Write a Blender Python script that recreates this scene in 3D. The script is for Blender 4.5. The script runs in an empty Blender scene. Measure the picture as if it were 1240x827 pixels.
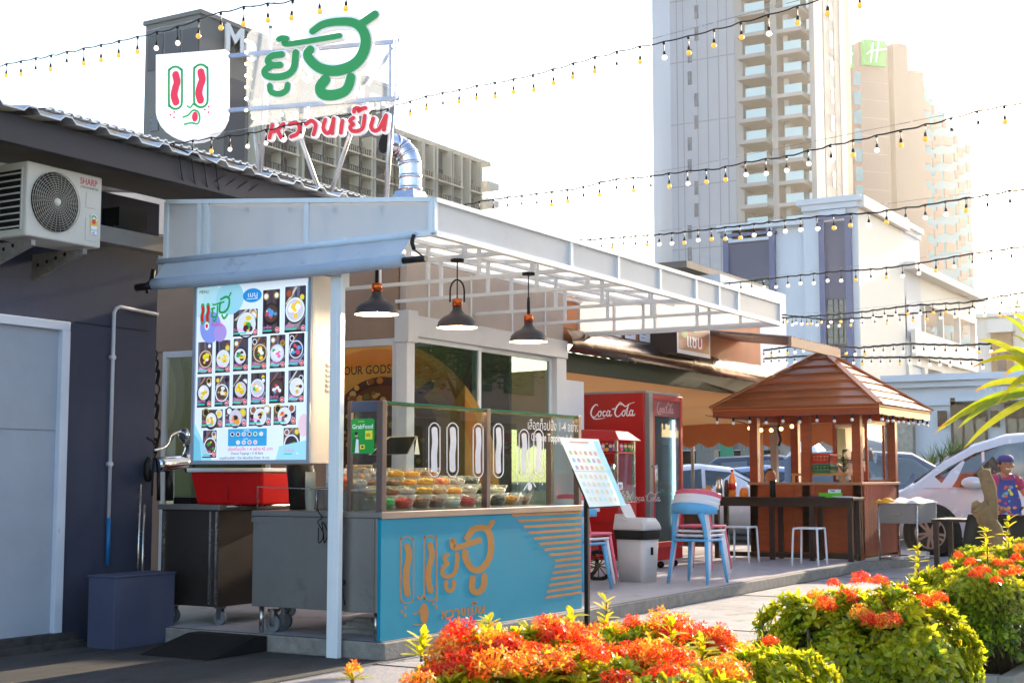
import bpy, math, random
import numpy as np
from math import sin, cos, pi, radians, sqrt, atan2
from mathutils import Vector, Matrix
random.seed(7); rng = np.random.default_rng(7)
SC = bpy.context.scene
# ------------------------------------------------------------------ camera
TH = radians(5.444); FPX = 1726.0; CAMP = Vector((-7.765, -5.634, 1.2))
RGT = Vector((0.5107, -0.8598, 0)); FWD = Vector((0.8598, 0.5107, 0)); UP = Vector((0, 0, 1))
cd = bpy.data.cameras.new('camera'); cam = bpy.data.objects.new('camera', cd); SC.collection.objects.link(cam)
cd.sensor_width = 36; cd.lens = 36 * FPX / 1240; cd.clip_end = 3000; cd.clip_start = 0.05
_f = (FWD * cos(TH) + UP * sin(TH)).normalized(); _u = (UP * cos(TH) - FWD * sin(TH)).normalized()
cam.matrix_world = Matrix((( RGT.x, _u.x, -_f.x, CAMP.x), (RGT.y, _u.y, -_f.y, CAMP.y), (RGT.z, _u.z, -_f.z, CAMP.z), (0, 0, 0, 1)))
cd.dof.use_dof = True; cd.dof.focus_distance = 11.0; cd.dof.aperture_fstop = 13.0
SC.camera = cam
# ------------------------------------------------------------------ sky, sun, exposure
SUN_AZ, SUN_EL = -1.5, 16.0        # azimuth from +x, degrees
w = bpy.data.worlds.new('World'); SC.world = w; w.use_nodes = True
nt = w.node_tree; bg = nt.nodes['Background']; sk = nt.nodes.new('ShaderNodeTexSky')
sk.sky_type = 'NISHITA'; sk.sun_disc = False; sk.sun_elevation = radians(SUN_EL); sk.sun_rotation = radians(90 - SUN_AZ)
sk.dust_density = 1.5; sk.air_density = 1.0; sk.ozone_density = 1.0
nt.links.new(sk.outputs[0], bg.inputs[0]); bg.inputs[1].default_value = 0.15
sl = bpy.data.lights.new('sun', 'SUN'); sl.energy = 4.4; sl.angle = radians(0.6); sl.color = (1, 0.83, 0.60)
so = bpy.data.objects.new('sun', sl); SC.collection.objects.link(so)
sd = Vector((cos(radians(SUN_AZ)) * cos(radians(SUN_EL)), sin(radians(SUN_AZ)) * cos(radians(SUN_EL)), sin(radians(SUN_EL))))
so.rotation_euler = sd.to_track_quat('Z', 'Y').to_euler()
SC.view_settings.view_transform = 'Standard'; SC.view_settings.look = 'None'
SC.view_settings.exposure = 1.85; SC.view_settings.gamma = 1.0
SC.cycles.max_bounces = 7; SC.cycles.transparent_max_bounces = 24; SC.cycles.diffuse_bounces = 3; SC.cycles.glossy_bounces = 3
SC.cycles.transmission_bounces = 6; SC.cycles.sample_clamp_indirect = 6

# ------------------------------------------------------------------ picture measurements -> places
def ray(px, py):
    a = (px - 620) / FPX; v = (413.5 - py) / FPX
    b = cos(TH) - v * sin(TH); z = sin(TH) + v * cos(TH)
    return RGT * a + FWD * b + UP * z
def onx(px, py, x):
    r = ray(px, py); return CAMP + r * ((x - CAMP.x) / r.x)
def ony(px, py, y):
    r = ray(px, py); return CAMP + r * ((y - CAMP.y) / r.y)
def onz(px, py, z):
    r = ray(px, py); return CAMP + r * ((z - CAMP.z) / r.z)
def ond(px, py, d):
    r = ray(px, py); return CAMP + r * (d / r.dot(FWD))

# ------------------------------------------------------------------ materials
def lin(h):
    if isinstance(h, tuple): return h
    h = h.lstrip('#'); o = []
    for i in (0, 2, 4):
        c = int(h[i:i+2], 16) / 255; o.append(c / 12.92 if c <= .04045 else ((c + .055) / 1.055) ** 2.4)
    return tuple(o)
MATS = {}
def mat(name, col='808080', rough=.6, metal=0., var=.12, scale=6., bump=0., bscale=None, spec=.28, emit=0., streak=None, tl=0., coat=0., wear=None, tint=None, objvar=0.):
    """painted / stone / fabric surface: colour mottled by two noises, fine relief, optional streaks and stains"""
    if name in MATS: return MATS[name]
    m = bpy.data.materials.new(name); m.use_nodes = True; MATS[name] = m
    n = m.node_tree.nodes; l = m.node_tree.links; p = n['Principled BSDF']; c = lin(col)
    p.inputs['Roughness'].default_value = rough; p.inputs['Metallic'].default_value = metal
    p.inputs['Specular IOR Level'].default_value = spec; p.inputs['Base Color'].default_value = (*c, 1)
    if coat: p.inputs['Coat Weight'].default_value = coat; p.inputs['Coat Roughness'].default_value = .06
    tc = n.new('ShaderNodeTexCoord'); src = tc.outputs['Object']
    if streak:
        mp = n.new('ShaderNodeMapping'); mp.inputs['Scale'].default_value = streak; l.new(src, mp.inputs[0]); src = mp.outputs[0]
    if var > 0:
        t = n.new('ShaderNodeTexNoise'); t.inputs['Scale'].default_value = scale; t.inputs['Detail'].default_value = 8; t.inputs['Roughness'].default_value = .65
        l.new(src, t.inputs['Vector'])
        r = n.new('ShaderNodeMapRange'); r.inputs[1].default_value = .3; r.inputs[2].default_value = .7
        r.inputs[3].default_value = 1 - var; r.inputs[4].default_value = 1 + var; l.new(t.outputs['Fac'], r.inputs[0])
        x = n.new('ShaderNodeVectorMath'); x.operation = 'SCALE'; x.inputs[0].default_value = c; l.new(r.outputs[0], x.inputs['Scale'])
        out = x.outputs[0]
        if wear:
            wc, ws, wt = wear
            t2 = n.new('ShaderNodeTexNoise'); t2.inputs['Scale'].default_value = ws; t2.inputs['Detail'].default_value = 9; t2.inputs['Roughness'].default_value = .7
            l.new(src, t2.inputs['Vector']); r2 = n.new('ShaderNodeMapRange'); r2.inputs[1].default_value = wt; r2.inputs[2].default_value = wt + .12
            l.new(t2.outputs['Fac'], r2.inputs[0]); mx = n.new('ShaderNodeMix'); mx.data_type = 'RGBA'
            l.new(r2.outputs[0], mx.inputs[0]); l.new(out, mx.inputs[6]); mx.inputs[7].default_value = (*lin(wc), 1); out = mx.outputs[2]
        if objvar:
            oi = n.new('ShaderNodeObjectInfo'); r5 = n.new('ShaderNodeMapRange'); r5.inputs[3].default_value = 1-objvar; r5.inputs[4].default_value = 1+objvar; l.new(oi.outputs['Random'], r5.inputs[0])
            x5 = n.new('ShaderNodeVectorMath'); x5.operation = 'SCALE'; l.new(out, x5.inputs[0]); l.new(r5.outputs[0], x5.inputs['Scale']); out = x5.outputs[0]
        l.new(out, p.inputs['Base Color'])
        r3 = n.new('ShaderNodeMapRange'); r3.inputs[3].default_value = max(.02, rough - .1); r3.inputs[4].default_value = min(1, rough + .1)
        l.new(t.outputs['Fac'], r3.inputs[0]); l.new(r3.outputs[0], p.inputs['Roughness'])
    if bump:
        t = n.new('ShaderNodeTexNoise'); t.inputs['Scale'].default_value = bscale or scale * 8; t.inputs['Detail'].default_value = 6
        l.new(src, t.inputs['Vector']); b = n.new('ShaderNodeBump'); b.inputs['Strength'].default_value = bump; b.inputs['Distance'].default_value = .01
        l.new(t.outputs['Fac'], b.inputs['Height']); l.new(b.outputs[0], p.inputs['Normal'])
    if emit: p.inputs['Emission Color'].default_value = (*lin(tint or col), 1); p.inputs['Emission Strength'].default_value = emit
    if tl:
        o = n['Material Output']; tr = n.new('ShaderNodeBsdfTranslucent'); tr.inputs[0].default_value = (*lin(tint or col), 1)
        mx = n.new('ShaderNodeMixShader'); mx.inputs[0].default_value = tl; l.new(p.outputs[0], mx.inputs[1]); l.new(tr.outputs[0], mx.inputs[2]); l.new(mx.outputs[0], o.inputs[0])
    return m
def glass(name, tint='ffffff', refl=1.0, rough=.01, haze=0., hazecol='ffffff'):
    if name in MATS: return MATS[name]
    m = bpy.data.materials.new(name); m.use_nodes = True; MATS[name] = m
    n = m.node_tree.nodes; l = m.node_tree.links; o = n['Material Output']; n.remove(n['Principled BSDF'])
    t = n.new('ShaderNodeBsdfTransparent'); t.inputs[0].default_value = (*lin(tint), 1)
    g = n.new('ShaderNodeBsdfGlossy'); g.inputs['Roughness'].default_value = rough; g.inputs[0].default_value = (1, 1, 1, 1)
    f = n.new('ShaderNodeLayerWeight'); f.inputs[0].default_value = .5
    pw = n.new('ShaderNodeMath'); pw.operation = 'POWER'; pw.inputs[1].default_value = 4.5; l.new(f.outputs['Facing'], pw.inputs[0])
    k = n.new('ShaderNodeMath'); k.operation = 'MULTIPLY_ADD'; k.inputs[1].default_value = .9 * refl; k.inputs[2].default_value = .045 * refl; k.use_clamp = True; l.new(pw.outputs[0], k.inputs[0])
    mx = n.new('ShaderNodeMixShader'); l.new(k.outputs[0], mx.inputs[0]); l.new(t.outputs[0], mx.inputs[1]); l.new(g.outputs[0], mx.inputs[2]); out = mx.outputs[0]
    if haze:
        d = n.new('ShaderNodeBsdfDiffuse'); d.inputs[0].default_value = (*lin(hazecol), 1)
        tr = n.new('ShaderNodeBsdfTranslucent'); tr.inputs[0].default_value = (*lin(hazecol), 1); ad = n.new('ShaderNodeMixShader')
        l.new(d.outputs[0], ad.inputs[1]); l.new(tr.outputs[0], ad.inputs[2])
        m2 = n.new('ShaderNodeMixShader'); m2.inputs[0].default_value = haze; l.new(out, m2.inputs[1]); l.new(ad.outputs[0], m2.inputs[2]); out = m2.outputs[0]
    l.new(out, o.inputs[0]); return m
def vcol(name, emit=0., rough=.5, grain=.0, gscale=60, tl=0.):
    """colour comes from the 'Col' attribute: printed matter, food, leaves, petals"""
    if name in MATS: return MATS[name]
    m = bpy.data.materials.new(name); m.use_nodes = True; MATS[name] = m
    n = m.node_tree.nodes; l = m.node_tree.links; p = n['Principled BSDF']; p.inputs['Roughness'].default_value = rough
    a = n.new('ShaderNodeAttribute'); a.attribute_name = 'Col'; out = a.outputs['Color']
    if grain:
        t = n.new('ShaderNodeTexNoise'); t.inputs['Scale'].default_value = gscale; t.inputs['Detail'].default_value = 5
        tc = n.new('ShaderNodeTexCoord'); l.new(tc.outputs['Object'], t.inputs['Vector'])
        r = n.new('ShaderNodeMapRange'); r.inputs[1].default_value = .3; r.inputs[2].default_value = .7; r.inputs[3].default_value = 1 - grain; r.inputs[4].default_value = 1 + grain
        l.new(t.outputs['Fac'], r.inputs[0]); x = n.new('ShaderNodeVectorMath'); x.operation = 'SCALE'; l.new(out, x.inputs[0]); l.new(r.outputs[0], x.inputs['Scale']); out = x.outputs[0]
    l.new(out, p.inputs['Base Color'])
    if emit: l.new(out, p.inputs['Emission Color']); p.inputs['Emission Strength'].default_value = emit
    if tl:
        o = n['Material Output']; tr = n.new('ShaderNodeBsdfTranslucent'); l.new(out, tr.inputs[0])
        mx = n.new('ShaderNodeMixShader'); mx.inputs[0].default_value = tl; l.new(p.outputs[0], mx.inputs[1]); l.new(tr.outputs[0], mx.inputs[2]); l.new(mx.outputs[0], o.inputs[0])
    return m

# ------------------------------------------------------------------ objects
FRM = {}       # object name -> matrix that turns world points into its local frame (None: geometry already local)
def tag(o, label=None, cat=None, group=None, kind=None):
    if label: o['label'] = label
    if cat: o['category'] = cat
    if group: o['group'] = group
    if kind: o['kind'] = kind
    return o
def thing(name, label, cat, loc=(0, 0, 0), rz=0., group=None, local=False):
    o = bpy.data.objects.new(name, None); SC.collection.objects.link(o); o.empty_display_size = .1
    o.location = loc; o.rotation_euler = (0, 0, rz)
    FRM[o.name] = None if local else (Matrix.Translation(Vector(loc)) @ Matrix.Rotation(rz, 4, 'Z')).inverted()
    return tag(o, label, cat, group)
def kids(o): return [c for c in bpy.data.objects if c.parent == o]
def copy_tree(o, ch, parent=None):
    c = o.copy(); SC.collection.objects.link(c); c.parent = parent
    for k in ch.get(o, ()): copy_tree(k, ch, c)
    return c
def tree_of(o):
    d = {}
    for c in bpy.data.objects:
        if c.parent: d.setdefault(c.parent, []).append(c)
    return d
def retag(o, label, group=None):
    o['label'] = label
    if group: o['group'] = group
    return o
class MB:
    def __init__(s): s.v = []; s.f = []; s.m = []; s.sm = []; s.c = None
    def add(s, vs, fs, m=0, smooth=False):
        k = len(s.v); s.v += [tuple(p) for p in vs]
        for f in fs: s.f.append([i + k for i in f]); s.m.append(m); s.sm.append(smooth)
        return s
    def box(s, a, b, m=0):
        x0, y0, z0 = [min(a[i], b[i]) for i in range(3)]; x1, y1, z1 = [max(a[i], b[i]) for i in range(3)]
        return s.add([(x0,y0,z0),(x1,y0,z0),(x1,y1,z0),(x0,y1,z0),(x0,y0,z1),(x1,y0,z1),(x1,y1,z1),(x0,y1,z1)],
                     [(0,3,2,1),(4,5,6,7),(0,1,5,4),(1,2,6,5),(2,3,7,6),(3,0,4,7)], m)
    def obox(s, o, ux, uy, uz, m=0):   # corner o and three edge vectors
        o, ux, uy, uz = map(Vector, (o, ux, uy, uz))
        if ux.cross(uy).dot(uz) < 0: ux, uy = uy, ux
        P = [o, o+ux, o+ux+uy, o+uy]; P += [p + uz for p in P]
        return s.add(P, [(0,3,2,1),(4,5,6,7),(0,1,5,4),(1,2,6,5),(2,3,7,6),(3,0,4,7)], m)
    def bar(s, p0, p1, w, h=None, m=0, up=(0,0,1)):
        p0, p1 = Vector(p0), Vector(p1); h = h or w; d = p1 - p0; u = Vector(up)
        sd = d.cross(u)
        if sd.length < 1e-6: sd = d.cross(Vector((1,0,0)))
        sd.normalize(); u2 = sd.cross(d).normalized()
        return s.obox(p0 - sd*w/2 - u2*h/2, sd*w, u2*h, d, m)
    def tube(s, pts, r, n=8, m=0, caps=True, smooth=True):
        P = [Vector(p) for p in pts]; R = r if isinstance(r, (list, tuple)) else [r]*len(P)
        t = (P[1]-P[0]).normalized(); a = t.orthogonal().normalized(); vs = []; fs = []
        for i, p in enumerate(P):
            if i == 0: d = P[1]-P[0]
            elif i == len(P)-1: d = P[-1]-P[-2]
            else: d = (P[i+1]-P[i]).normalized() + (P[i]-P[i-1]).normalized()
            d = d.normalized() if d.length > 1e-9 else t
            a = a - d*a.dot(d); a = a.normalized() if a.length > 1e-6 else d.orthogonal().normalized(); b = d.cross(a)
            for k in range(n): an = 2*pi*k/n; vs.append(p + (a*cos(an) + b*sin(an))*R[i])
        for i in range(len(P)-1):
            for k in range(n): k2 = (k+1) % n; fs.append((i*n+k, i*n+k2, (i+1)*n+k2, (i+1)*n+k))
        s.add(vs, fs, m, smooth)
        if caps: k = len(s.v) - len(vs); s.f.append([k+i for i in range(n)][::-1]); s.m.append(m); s.sm.append(False); e = k+(len(P)-1)*n; s.f.append([e+i for i in range(n)]); s.m.append(m); s.sm.append(False)
        return s
    def lathe(s, c, prof, n=20, m=0, ax=(0,0,1), smooth=True):
        ax = Vector(ax).normalized(); a = ax.orthogonal().normalized(); b = ax.cross(a); c = Vector(c); vs = []; fs = []
        for r, z in prof:
            for k in range(n): an = 2*pi*k/n; vs.append(c + ax*z + (a*cos(an)+b*sin(an))*max(r, 1e-4))
        for i in range(len(prof)-1):
            for k in range(n): k2 = (k+1) % n; fs.append((i*n+k, i*n+k2, (i+1)*n+k2, (i+1)*n+k))
        return s.add(vs, fs, m, smooth)
    def sphere(s, c, r, n=10, m=0, sc=(1,1,1)):
        vs = []; fs = []; h = max(4, n//2); c = Vector(c)
        for i in range(h+1):
            t = pi*i/h
            for k in range(n): a = 2*pi*k/n; vs.append((c.x+r*sc[0]*sin(t)*cos(a), c.y+r*sc[1]*sin(t)*sin(a), c.z+r*sc[2]*cos(t)))
        for i in range(h):
            for k in range(n): k2 = (k+1) % n; fs.append((i*n+k, (i+1)*n+k, (i+1)*n+k2, i*n+k2))
        return s.add(vs, fs, m, True)
    def prism(s, pts, d, m=0):         # planar polygon (3d points) pushed along vector d
        P = [Vector(p) for p in pts]; d = Vector(d); n = len(P); nn = Vector((0,0,0))
        for i in range(n): nn += P[i].cross(P[(i+1) % n])
        if nn.dot(d) > 0: P = P[::-1]
        return s.add(P + [p+d for p in P], [list(range(n)), list(range(2*n-1, n-1, -1))] + [(i, n+i, n+(i+1) % n, (i+1) % n) for i in range(n)], m)
    def build(s, name, mats, parent=None, label=None, cat=None, group=None, kind=None, bevel=0., origin=None, cols=None):
        if not isinstance(mats, (list, tuple)): mats = [mats]
        me = bpy.data.meshes.new(name); V = np.array(s.v, dtype=float).reshape(-1, 3)
        o = bpy.data.objects.new(name, me)
        if parent is None:
            og = np.array(origin) if origin is not None else np.array([(V[:,0].min()+V[:,0].max())/2, (V[:,1].min()+V[:,1].max())/2, V[:,2].min()])
            V = V - og; o.location = tuple(og); FRM[o.name] = Matrix.Translation(Vector(og)).inverted()
        else:
            F = FRM[parent.name]
            if F is not None: A = np.array(F); V = V @ A[:3,:3].T + A[:3,3]
            o.parent = parent; FRM[o.name] = F
        me.from_pydata(V.tolist(), [], s.f)
        for mm in mats: me.materials.append(mm)
        me.polygons.foreach_set('material_index', s.m); me.polygons.foreach_set('use_smooth', s.sm)
        if s.c is not None:
            at = me.color_attributes.new('Col', 'FLOAT_COLOR', 'POINT'); at.data.foreach_set('color', np.array([(*c, 1) for c in s.c], dtype=np.float32).ravel())
        me.update(); SC.collection.objects.link(o)
        if bevel:
            b = o.modifiers.new('bevel', 'BEVEL'); b.width = bevel; b.segments = 2; b.limit_method = 'ANGLE'; b.angle_limit = radians(40); b.harden_normals = False
        return tag(o, label, cat, group, kind)
def catm(pts, n=6):
    P = [Vector((*p, 0)[:3]) for p in pts]
    if len(P) < 3: return P
    Q = [P[0]*2-P[1]] + P + [P[-1]*2-P[-2]]; out = []
    for i in range(1, len(Q)-2):
        for k in range(n):
            t = k/n; a, b, c, d = Q[i-1:i+3]
            out.append(.5*((2*b) + (c-a)*t + (2*a-5*b+4*c-d)*t*t + (3*b-a-3*c+d)*t**3))
    return out + [P[-1]]
# text outlines, made once while the scene is still empty
TXC = {}
def prep_text(items):
    obs = []
    for s_, bold in items:
        c = bpy.data.curves.new('t', 'FONT'); c.body = s_; c.size = 1; c.offset = bold; c.resolution_u = 3
        o = bpy.data.objects.new('t', c); SC.collection.objects.link(o); obs.append((s_, bold, o))
    dg = bpy.context.evaluated_depsgraph_get()
    for s_, bold, o in obs:
        e = o.evaluated_get(dg); me = e.to_mesh()
        TXC[(s_, bold)] = ([(v.co.x, v.co.y) for v in me.vertices], [tuple(p.vertices) for p in me.polygons]); e.to_mesh_clear()
    for _, _, o in obs: d = o.data; bpy.data.objects.remove(o); bpy.data.curves.remove(d)
class Pr:
    """flat print: coloured shapes laid on a plane (origin o, right u, up v), each layer a hair above the one before"""
    def __init__(s, o, u, v=(0,0,1), step=.0004, px=None):
        s.o = Vector(o); s.u = Vector(u).normalized(); s.v = Vector(v).normalized(); s.n = s.u.cross(s.v).normalized(); s.k = 0; s.step = step
        s.mb = MB(); s.mb.c = []
    def uv(s, px, py):
        r = ray(px, py); t = (s.o - CAMP).dot(s.n) / r.dot(s.n); d = CAMP + r*t - s.o; return (d.dot(s.u), d.dot(s.v))
    def pt(s, p, h): return s.o + s.u*p[0] + s.v*p[1] + s.n*h
    def add(s, pts, fs, col, h=None):
        if h is None: s.k += 1; h = s.k*s.step
        s.mb.add([s.pt(p, h) for p in pts], fs); s.mb.c += [lin(col)]*len(pts)
    def poly(s, pts, col): s.add(pts, [tuple(range(len(pts)))], col)
    def rect(s, x0, y0, x1, y1, col): s.poly([(x0,y0),(x1,y0),(x1,y1),(x0,y1)], col)
    def circ(s, x, y, rx, ry=None, col='ffffff', n=20):
        ry = ry or rx; s.poly([(x+rx*cos(2*pi*i/n), y+ry*sin(2*pi*i/n)) for i in range(n)], col)
    def rr(s, x0, y0, x1, y1, r, col, n=5):
        P = []
        for cx, cy, a0 in ((x1-r,y1-r,0),(x0+r,y1-r,90),(x0+r,y0+r,180),(x1-r,y0+r,270)):
            P += [(cx+r*cos(radians(a0+90*i/n)), cy+r*sin(radians(a0+90*i/n))) for i in range(n+1)]
        s.poly(P, col)
    def stroke(s, pts, w, col, smooth=True, ext=0., closed=False, side=None, ns=6, base=0., mapf=None):
        if closed: pts = list(pts) + [pts[0], pts[1]]
        P = catm(pts, ns) if smooth else [Vector((*p, 0)) for p in pts]
        if closed: P = P[:-ns] if smooth else P[:-1]
        W = [w]*len(P) if not isinstance(w, (list, tuple)) else [np.interp(i/(len(P)-1), np.linspace(0, 1, len(w)), w) for i in range(len(P))]
        L = []; Rr = []; T = []
        for i, p in enumerate(P):
            d = (P[min(i+1, len(P)-1)] - P[max(i-1, 0)]); d = d.normalized() if d.length > 1e-9 else Vector((1,0,0)); T.append(d)
            nn = Vector((-d.y, d.x, 0))*W[i]/2; L.append(p+nn); Rr.append(p-nn)
        out = L[:]
        if not closed:
            d = T[-1]; a0 = atan2(d.y, d.x)+pi/2; out += [P[-1] + Vector((cos(a0-pi*k/6), sin(a0-pi*k/6), 0))*W[-1]/2 for k in range(1, 6)]
            out += Rr[::-1]; d = T[0]; a0 = atan2(d.y, d.x)-pi/2; out += [P[0] + Vector((cos(a0-pi*k/6), sin(a0-pi*k/6), 0))*W[0]/2 for k in range(1, 6)]
        else: out += Rr[::-1]
        if mapf: out = [mapf(q.x, q.y) for q in out]
        n = len(L); no = len(out); r0 = no - 5 - n if not closed else no - n; fs = []
        ri = (lambda i: n + (5 if not closed else 0) + (n-1-i))
        for i in range(n-1): fs.append((i, ri(i), ri(i+1), i+1))
        if not closed:
            fs.append([n-1] + [ri(n-1)] + list(range(n+4, n-1, -1)))
            fs.append([ri(0), 0] + list(range(no-1, no-6, -1)))
        s.k += 1; h = s.k*s.step + base
        s.mb.add([s.pt(p, h+ext) for p in out], fs); s.mb.c += [lin(col)]*no
        if ext:
            k = len(s.mb.v); s.mb.add([s.pt(p, h) for p in out] + [s.pt(p, h+ext-.0001) for p in out], [(i, (i+1) % no, no+(i+1) % no, no+i) for i in range(no)]); s.mb.c += [lin(side or col)]*(2*no)
    def text(s, t, x, y, size, col, bold=0., shear=0., sx=1., al='l'):
        vs, fs = TXC[(t, bold)]
        wd = max(v[0] for v in vs)*size*sx; dx = {'l': 0, 'c': -wd/2, 'r': -wd}[al]
        s.add([(x+dx+(a*sx+b*shear)*size, y+b*size) for a, b in vs], fs, col)
    def build(s, name, m, parent, **k):
        return s.mb.build(name, m, parent, **k)
TH_NAME = 'หวานเย็น'; TH_TOP = 'เลือกท็อปปิ้ง 1-4 อย่าง'
prep_text([(t, 0.) for t in ('MENU', TH_TOP, 'เมนู', 'Choose Toppings 1-4 :45 Baht.', 'เลือกท็อปปิ้ง 1-4 อย่าง 45 บาท', 'ท็อปปิ้ง', 'ชุดเล็ก', 'เมนูพร้อมเสิร์ฟ 1 ถ้วย เพิ่มเครื่อง ถ้วยละ 10 บาท', 'แซ่บ', 'ครัวคุณต๋อย', 'ONE')] +
          [(t, .012) for t in ('OUR GODS', 'GrabFood', 'partner', '50%', 'SHARP', 'J-TECH INVERTER', 'Choose Toppings 1-4', '45', 'Coca-Cola', 'TIME', 'ราเมง', 'แซบ', 'น้ำแข็งไส', 'บัวลอย', 'เฉาก๊วย', TH_TOP)] +
          [(t, .03) for t in ('Me', 'ra', 'S', 'C', 'N', 'ITE')])
# ================================================================== materials of the place
concrete = mat('path_concrete', '86848a', .85, var=.30, scale=1.6, bump=.5, bscale=40, wear=('5a5756', 2.6, .54))
asphalt = mat('asphalt', '4a4847', .9, var=.3, scale=1.5, bump=.6, bscale=90, wear=('6a6762', 1.1, .58))
dark_floor = mat('stained_concrete', '3e3c3c', .8, var=.45, scale=1.6, bump=.5, bscale=30, streak=(.5, 2, 1), wear=('2b2927', 1.7, .55))
vinyl = mat('platform_floor', 'b0a9ac', .42, var=.1, scale=9, bump=.04, wear=('77716f', 5, .58))
kerb_stone = mat('kerb_stone', '86807a', .85, var=.25, scale=14, bump=.5, bscale=60)
white = mat('white_steel', 'dfe3e8', .38, var=.05, scale=3, bump=.03, wear=('a9a6a0', 4, .66))
whitep = mat('white_panel', 'cfd0d6', .45, var=.06, scale=2)
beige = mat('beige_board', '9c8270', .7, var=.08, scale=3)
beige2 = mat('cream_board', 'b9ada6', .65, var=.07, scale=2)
greywall = mat('grey_blue_render', '363b50', .75, var=.16, scale=2.2, bump=.08, bscale=70, wear=('3a3d4c', .9, .6))
greyroof = mat('dark_beam', '34323a', .6, var=.15, scale=3, wear=('33313a', 2, .6))
doorp = mat('pale_door_paint', '9ea4b2', .6, var=.08, scale=2, wear=('6b6a72', 5, .68))
doorf = mat('door_frame_paint', 'c4cada', .55, var=.06, scale=4, wear=('77757c', 7, .68))
steel = mat('brushed_steel', '85817f', .42, metal=.65, var=.10, scale=1.6, bump=.05, bscale=3, wear=('6d6866', 1.4, .58))
steel_l = mat('steel_trim', 'b4aeaa', .26, metal=.95, var=.08, scale=9)
chrome = mat('polished_steel', 'd0d0d4', .13, metal=1., var=.04, scale=12)
black = mat('black_plastic', '151518', .45, var=.1)
rubber = mat('black_rubber', '101012', .8, var=.2, scale=20, bump=.3)
blackm = mat('black_metal', '19191c', .4, metal=.3, var=.1)
redm = mat('red_paint', 'b00812', .33, var=.06, scale=4, coat=.3)
redpl = mat('red_plastic', 'c4060c', .45, var=.05)
canvas = mat('blue_grey_canvas', 'b9c5d6', .8, var=.10, scale=2.5, bump=.15, bscale=9, tl=.25, wear=('7d8a9c', 2.5, .6))
poly = mat('translucent_roof_sheet', 'eaecf2', .4, var=.05, scale=2, tl=.5, tint='e8e6e4', wear=('b9b6b4', 3.4, .63))
tealp = mat('teal_vinyl', '00809c', .5, var=.05, scale=3, spec=.15)
woodp = mat('red_brown_wood', '9c3c10', .5, var=.25, scale=3, objvar=.12, streak=(1, 1, 9), bump=.15, coat=.15)
woodv = mat('red_brown_board', '94380f', .5, var=.25, scale=4, objvar=.18, streak=(9, 9, 1), bump=.15)
woodr = mat('red_roof_plank', 'b45c2a', .48, var=.25, scale=2, objvar=.22, wear=('8a5a3c', 5, .6), streak=(8, 1, 8), bump=.2, coat=.25)
darkw = mat('dark_table_wood', '2b1a14', .5, var=.2, scale=5)
tarp = mat('tan_tarp', '94785e', .8, var=.1, scale=1.2, bump=.2, bscale=4, tl=.25, tint='b08050')
orange_cloth = mat('orange_cloth', 'a86a3c', .8, var=.08, tl=.15, tint='c87a40')
orange_wall = mat('orange_render', 'c88a66', .8, var=.08, scale=2, bump=.2)
greenb = mat('dark_green_board', '26301f', .7, var=.12)
foil = mat('crinkled_foil', '6a5a54', .25, metal=.85, var=.2, scale=3, bump=.8, bscale=5)
clear = glass('clear_glass', 'f2f7f5'); green_edge = mat('glass_edge', '2f7a62', .1, var=0, emit=.0)
window_glass = glass('window_glass', 'b9cbc4', refl=1.5); bowlg = glass('bowl_glass', 'f4f6f4', refl=1.3, haze=.05)
smoke_glass = glass('fridge_glass', 'c9d3d3', refl=.7, haze=.22, hazecol='8f9696')
prnt = vcol('printed_vinyl', 0, .4, grain=.05); lit_print = vcol('backlit_print', .14, .3)
bright_print = vcol('illuminated_sign_face', .75, .35)
foodm = vcol('food', 0, .35, grain=.25, gscale=60)
# ================================================================== ground
G = MB(); G.add([(-60,-80,0),(320,-80,0),(320,260,0),(-60,260,0)], [(0,1,2,3)])
G.build('ground', asphalt, kind='structure', origin=(0,0,0))
G = MB(); G.add([(-7,-3.4,.004),(9,-3.4,.004),(16,-1.5,.004),(16,-.1,.004),(-.02,-.1,.004),(-7,-.1,.004)], [(0,1,2,3,4,5)])
path = G.build('path', concrete, kind='structure', origin=(0,0,0))
G = MB(); G.add([(-7,-.1,.006),(-.05,-.1,.006),(-.05,2.45,.006),(-7,2.45,.006)], [(0,1,2,3)])
G.build('yard_floor', dark_floor, kind='structure', origin=(0,0,0))
J = MB()
for x in (-3.1, -.2, 2.9, 6.1, 9.3): J.box((x-.006,-3.4,.003),(x+.006,-.1,.0085))
J.box((-7,-1.72,.003),(12,-1.708,.0085))
J.build('paving_joint', mat('joint_dirt','3a3733',.95), path)
# raised platform with rounded far end
P = [(-.02,-.06),(3.2,-.10),(10.5,-.04),(11.4,-.30),(12.6,-.34),(13.6,-.1),(14.0,.6),(14.0,8),(-.02,8)]
M = MB(); M.prism([(x,y,.0) for x,y in P], (0,0,.116))
pf = M.build('platform', kerb_stone, kind='structure', bevel=.008, origin=(0,0,0))
M = MB(); M.add([(x+(.03 if x<1 else 0),y+.035 if y<1 else y,.120) for x,y in P], [tuple(range(len(P)))])
M.build('floor_sheet', vinyl, pf)
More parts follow.
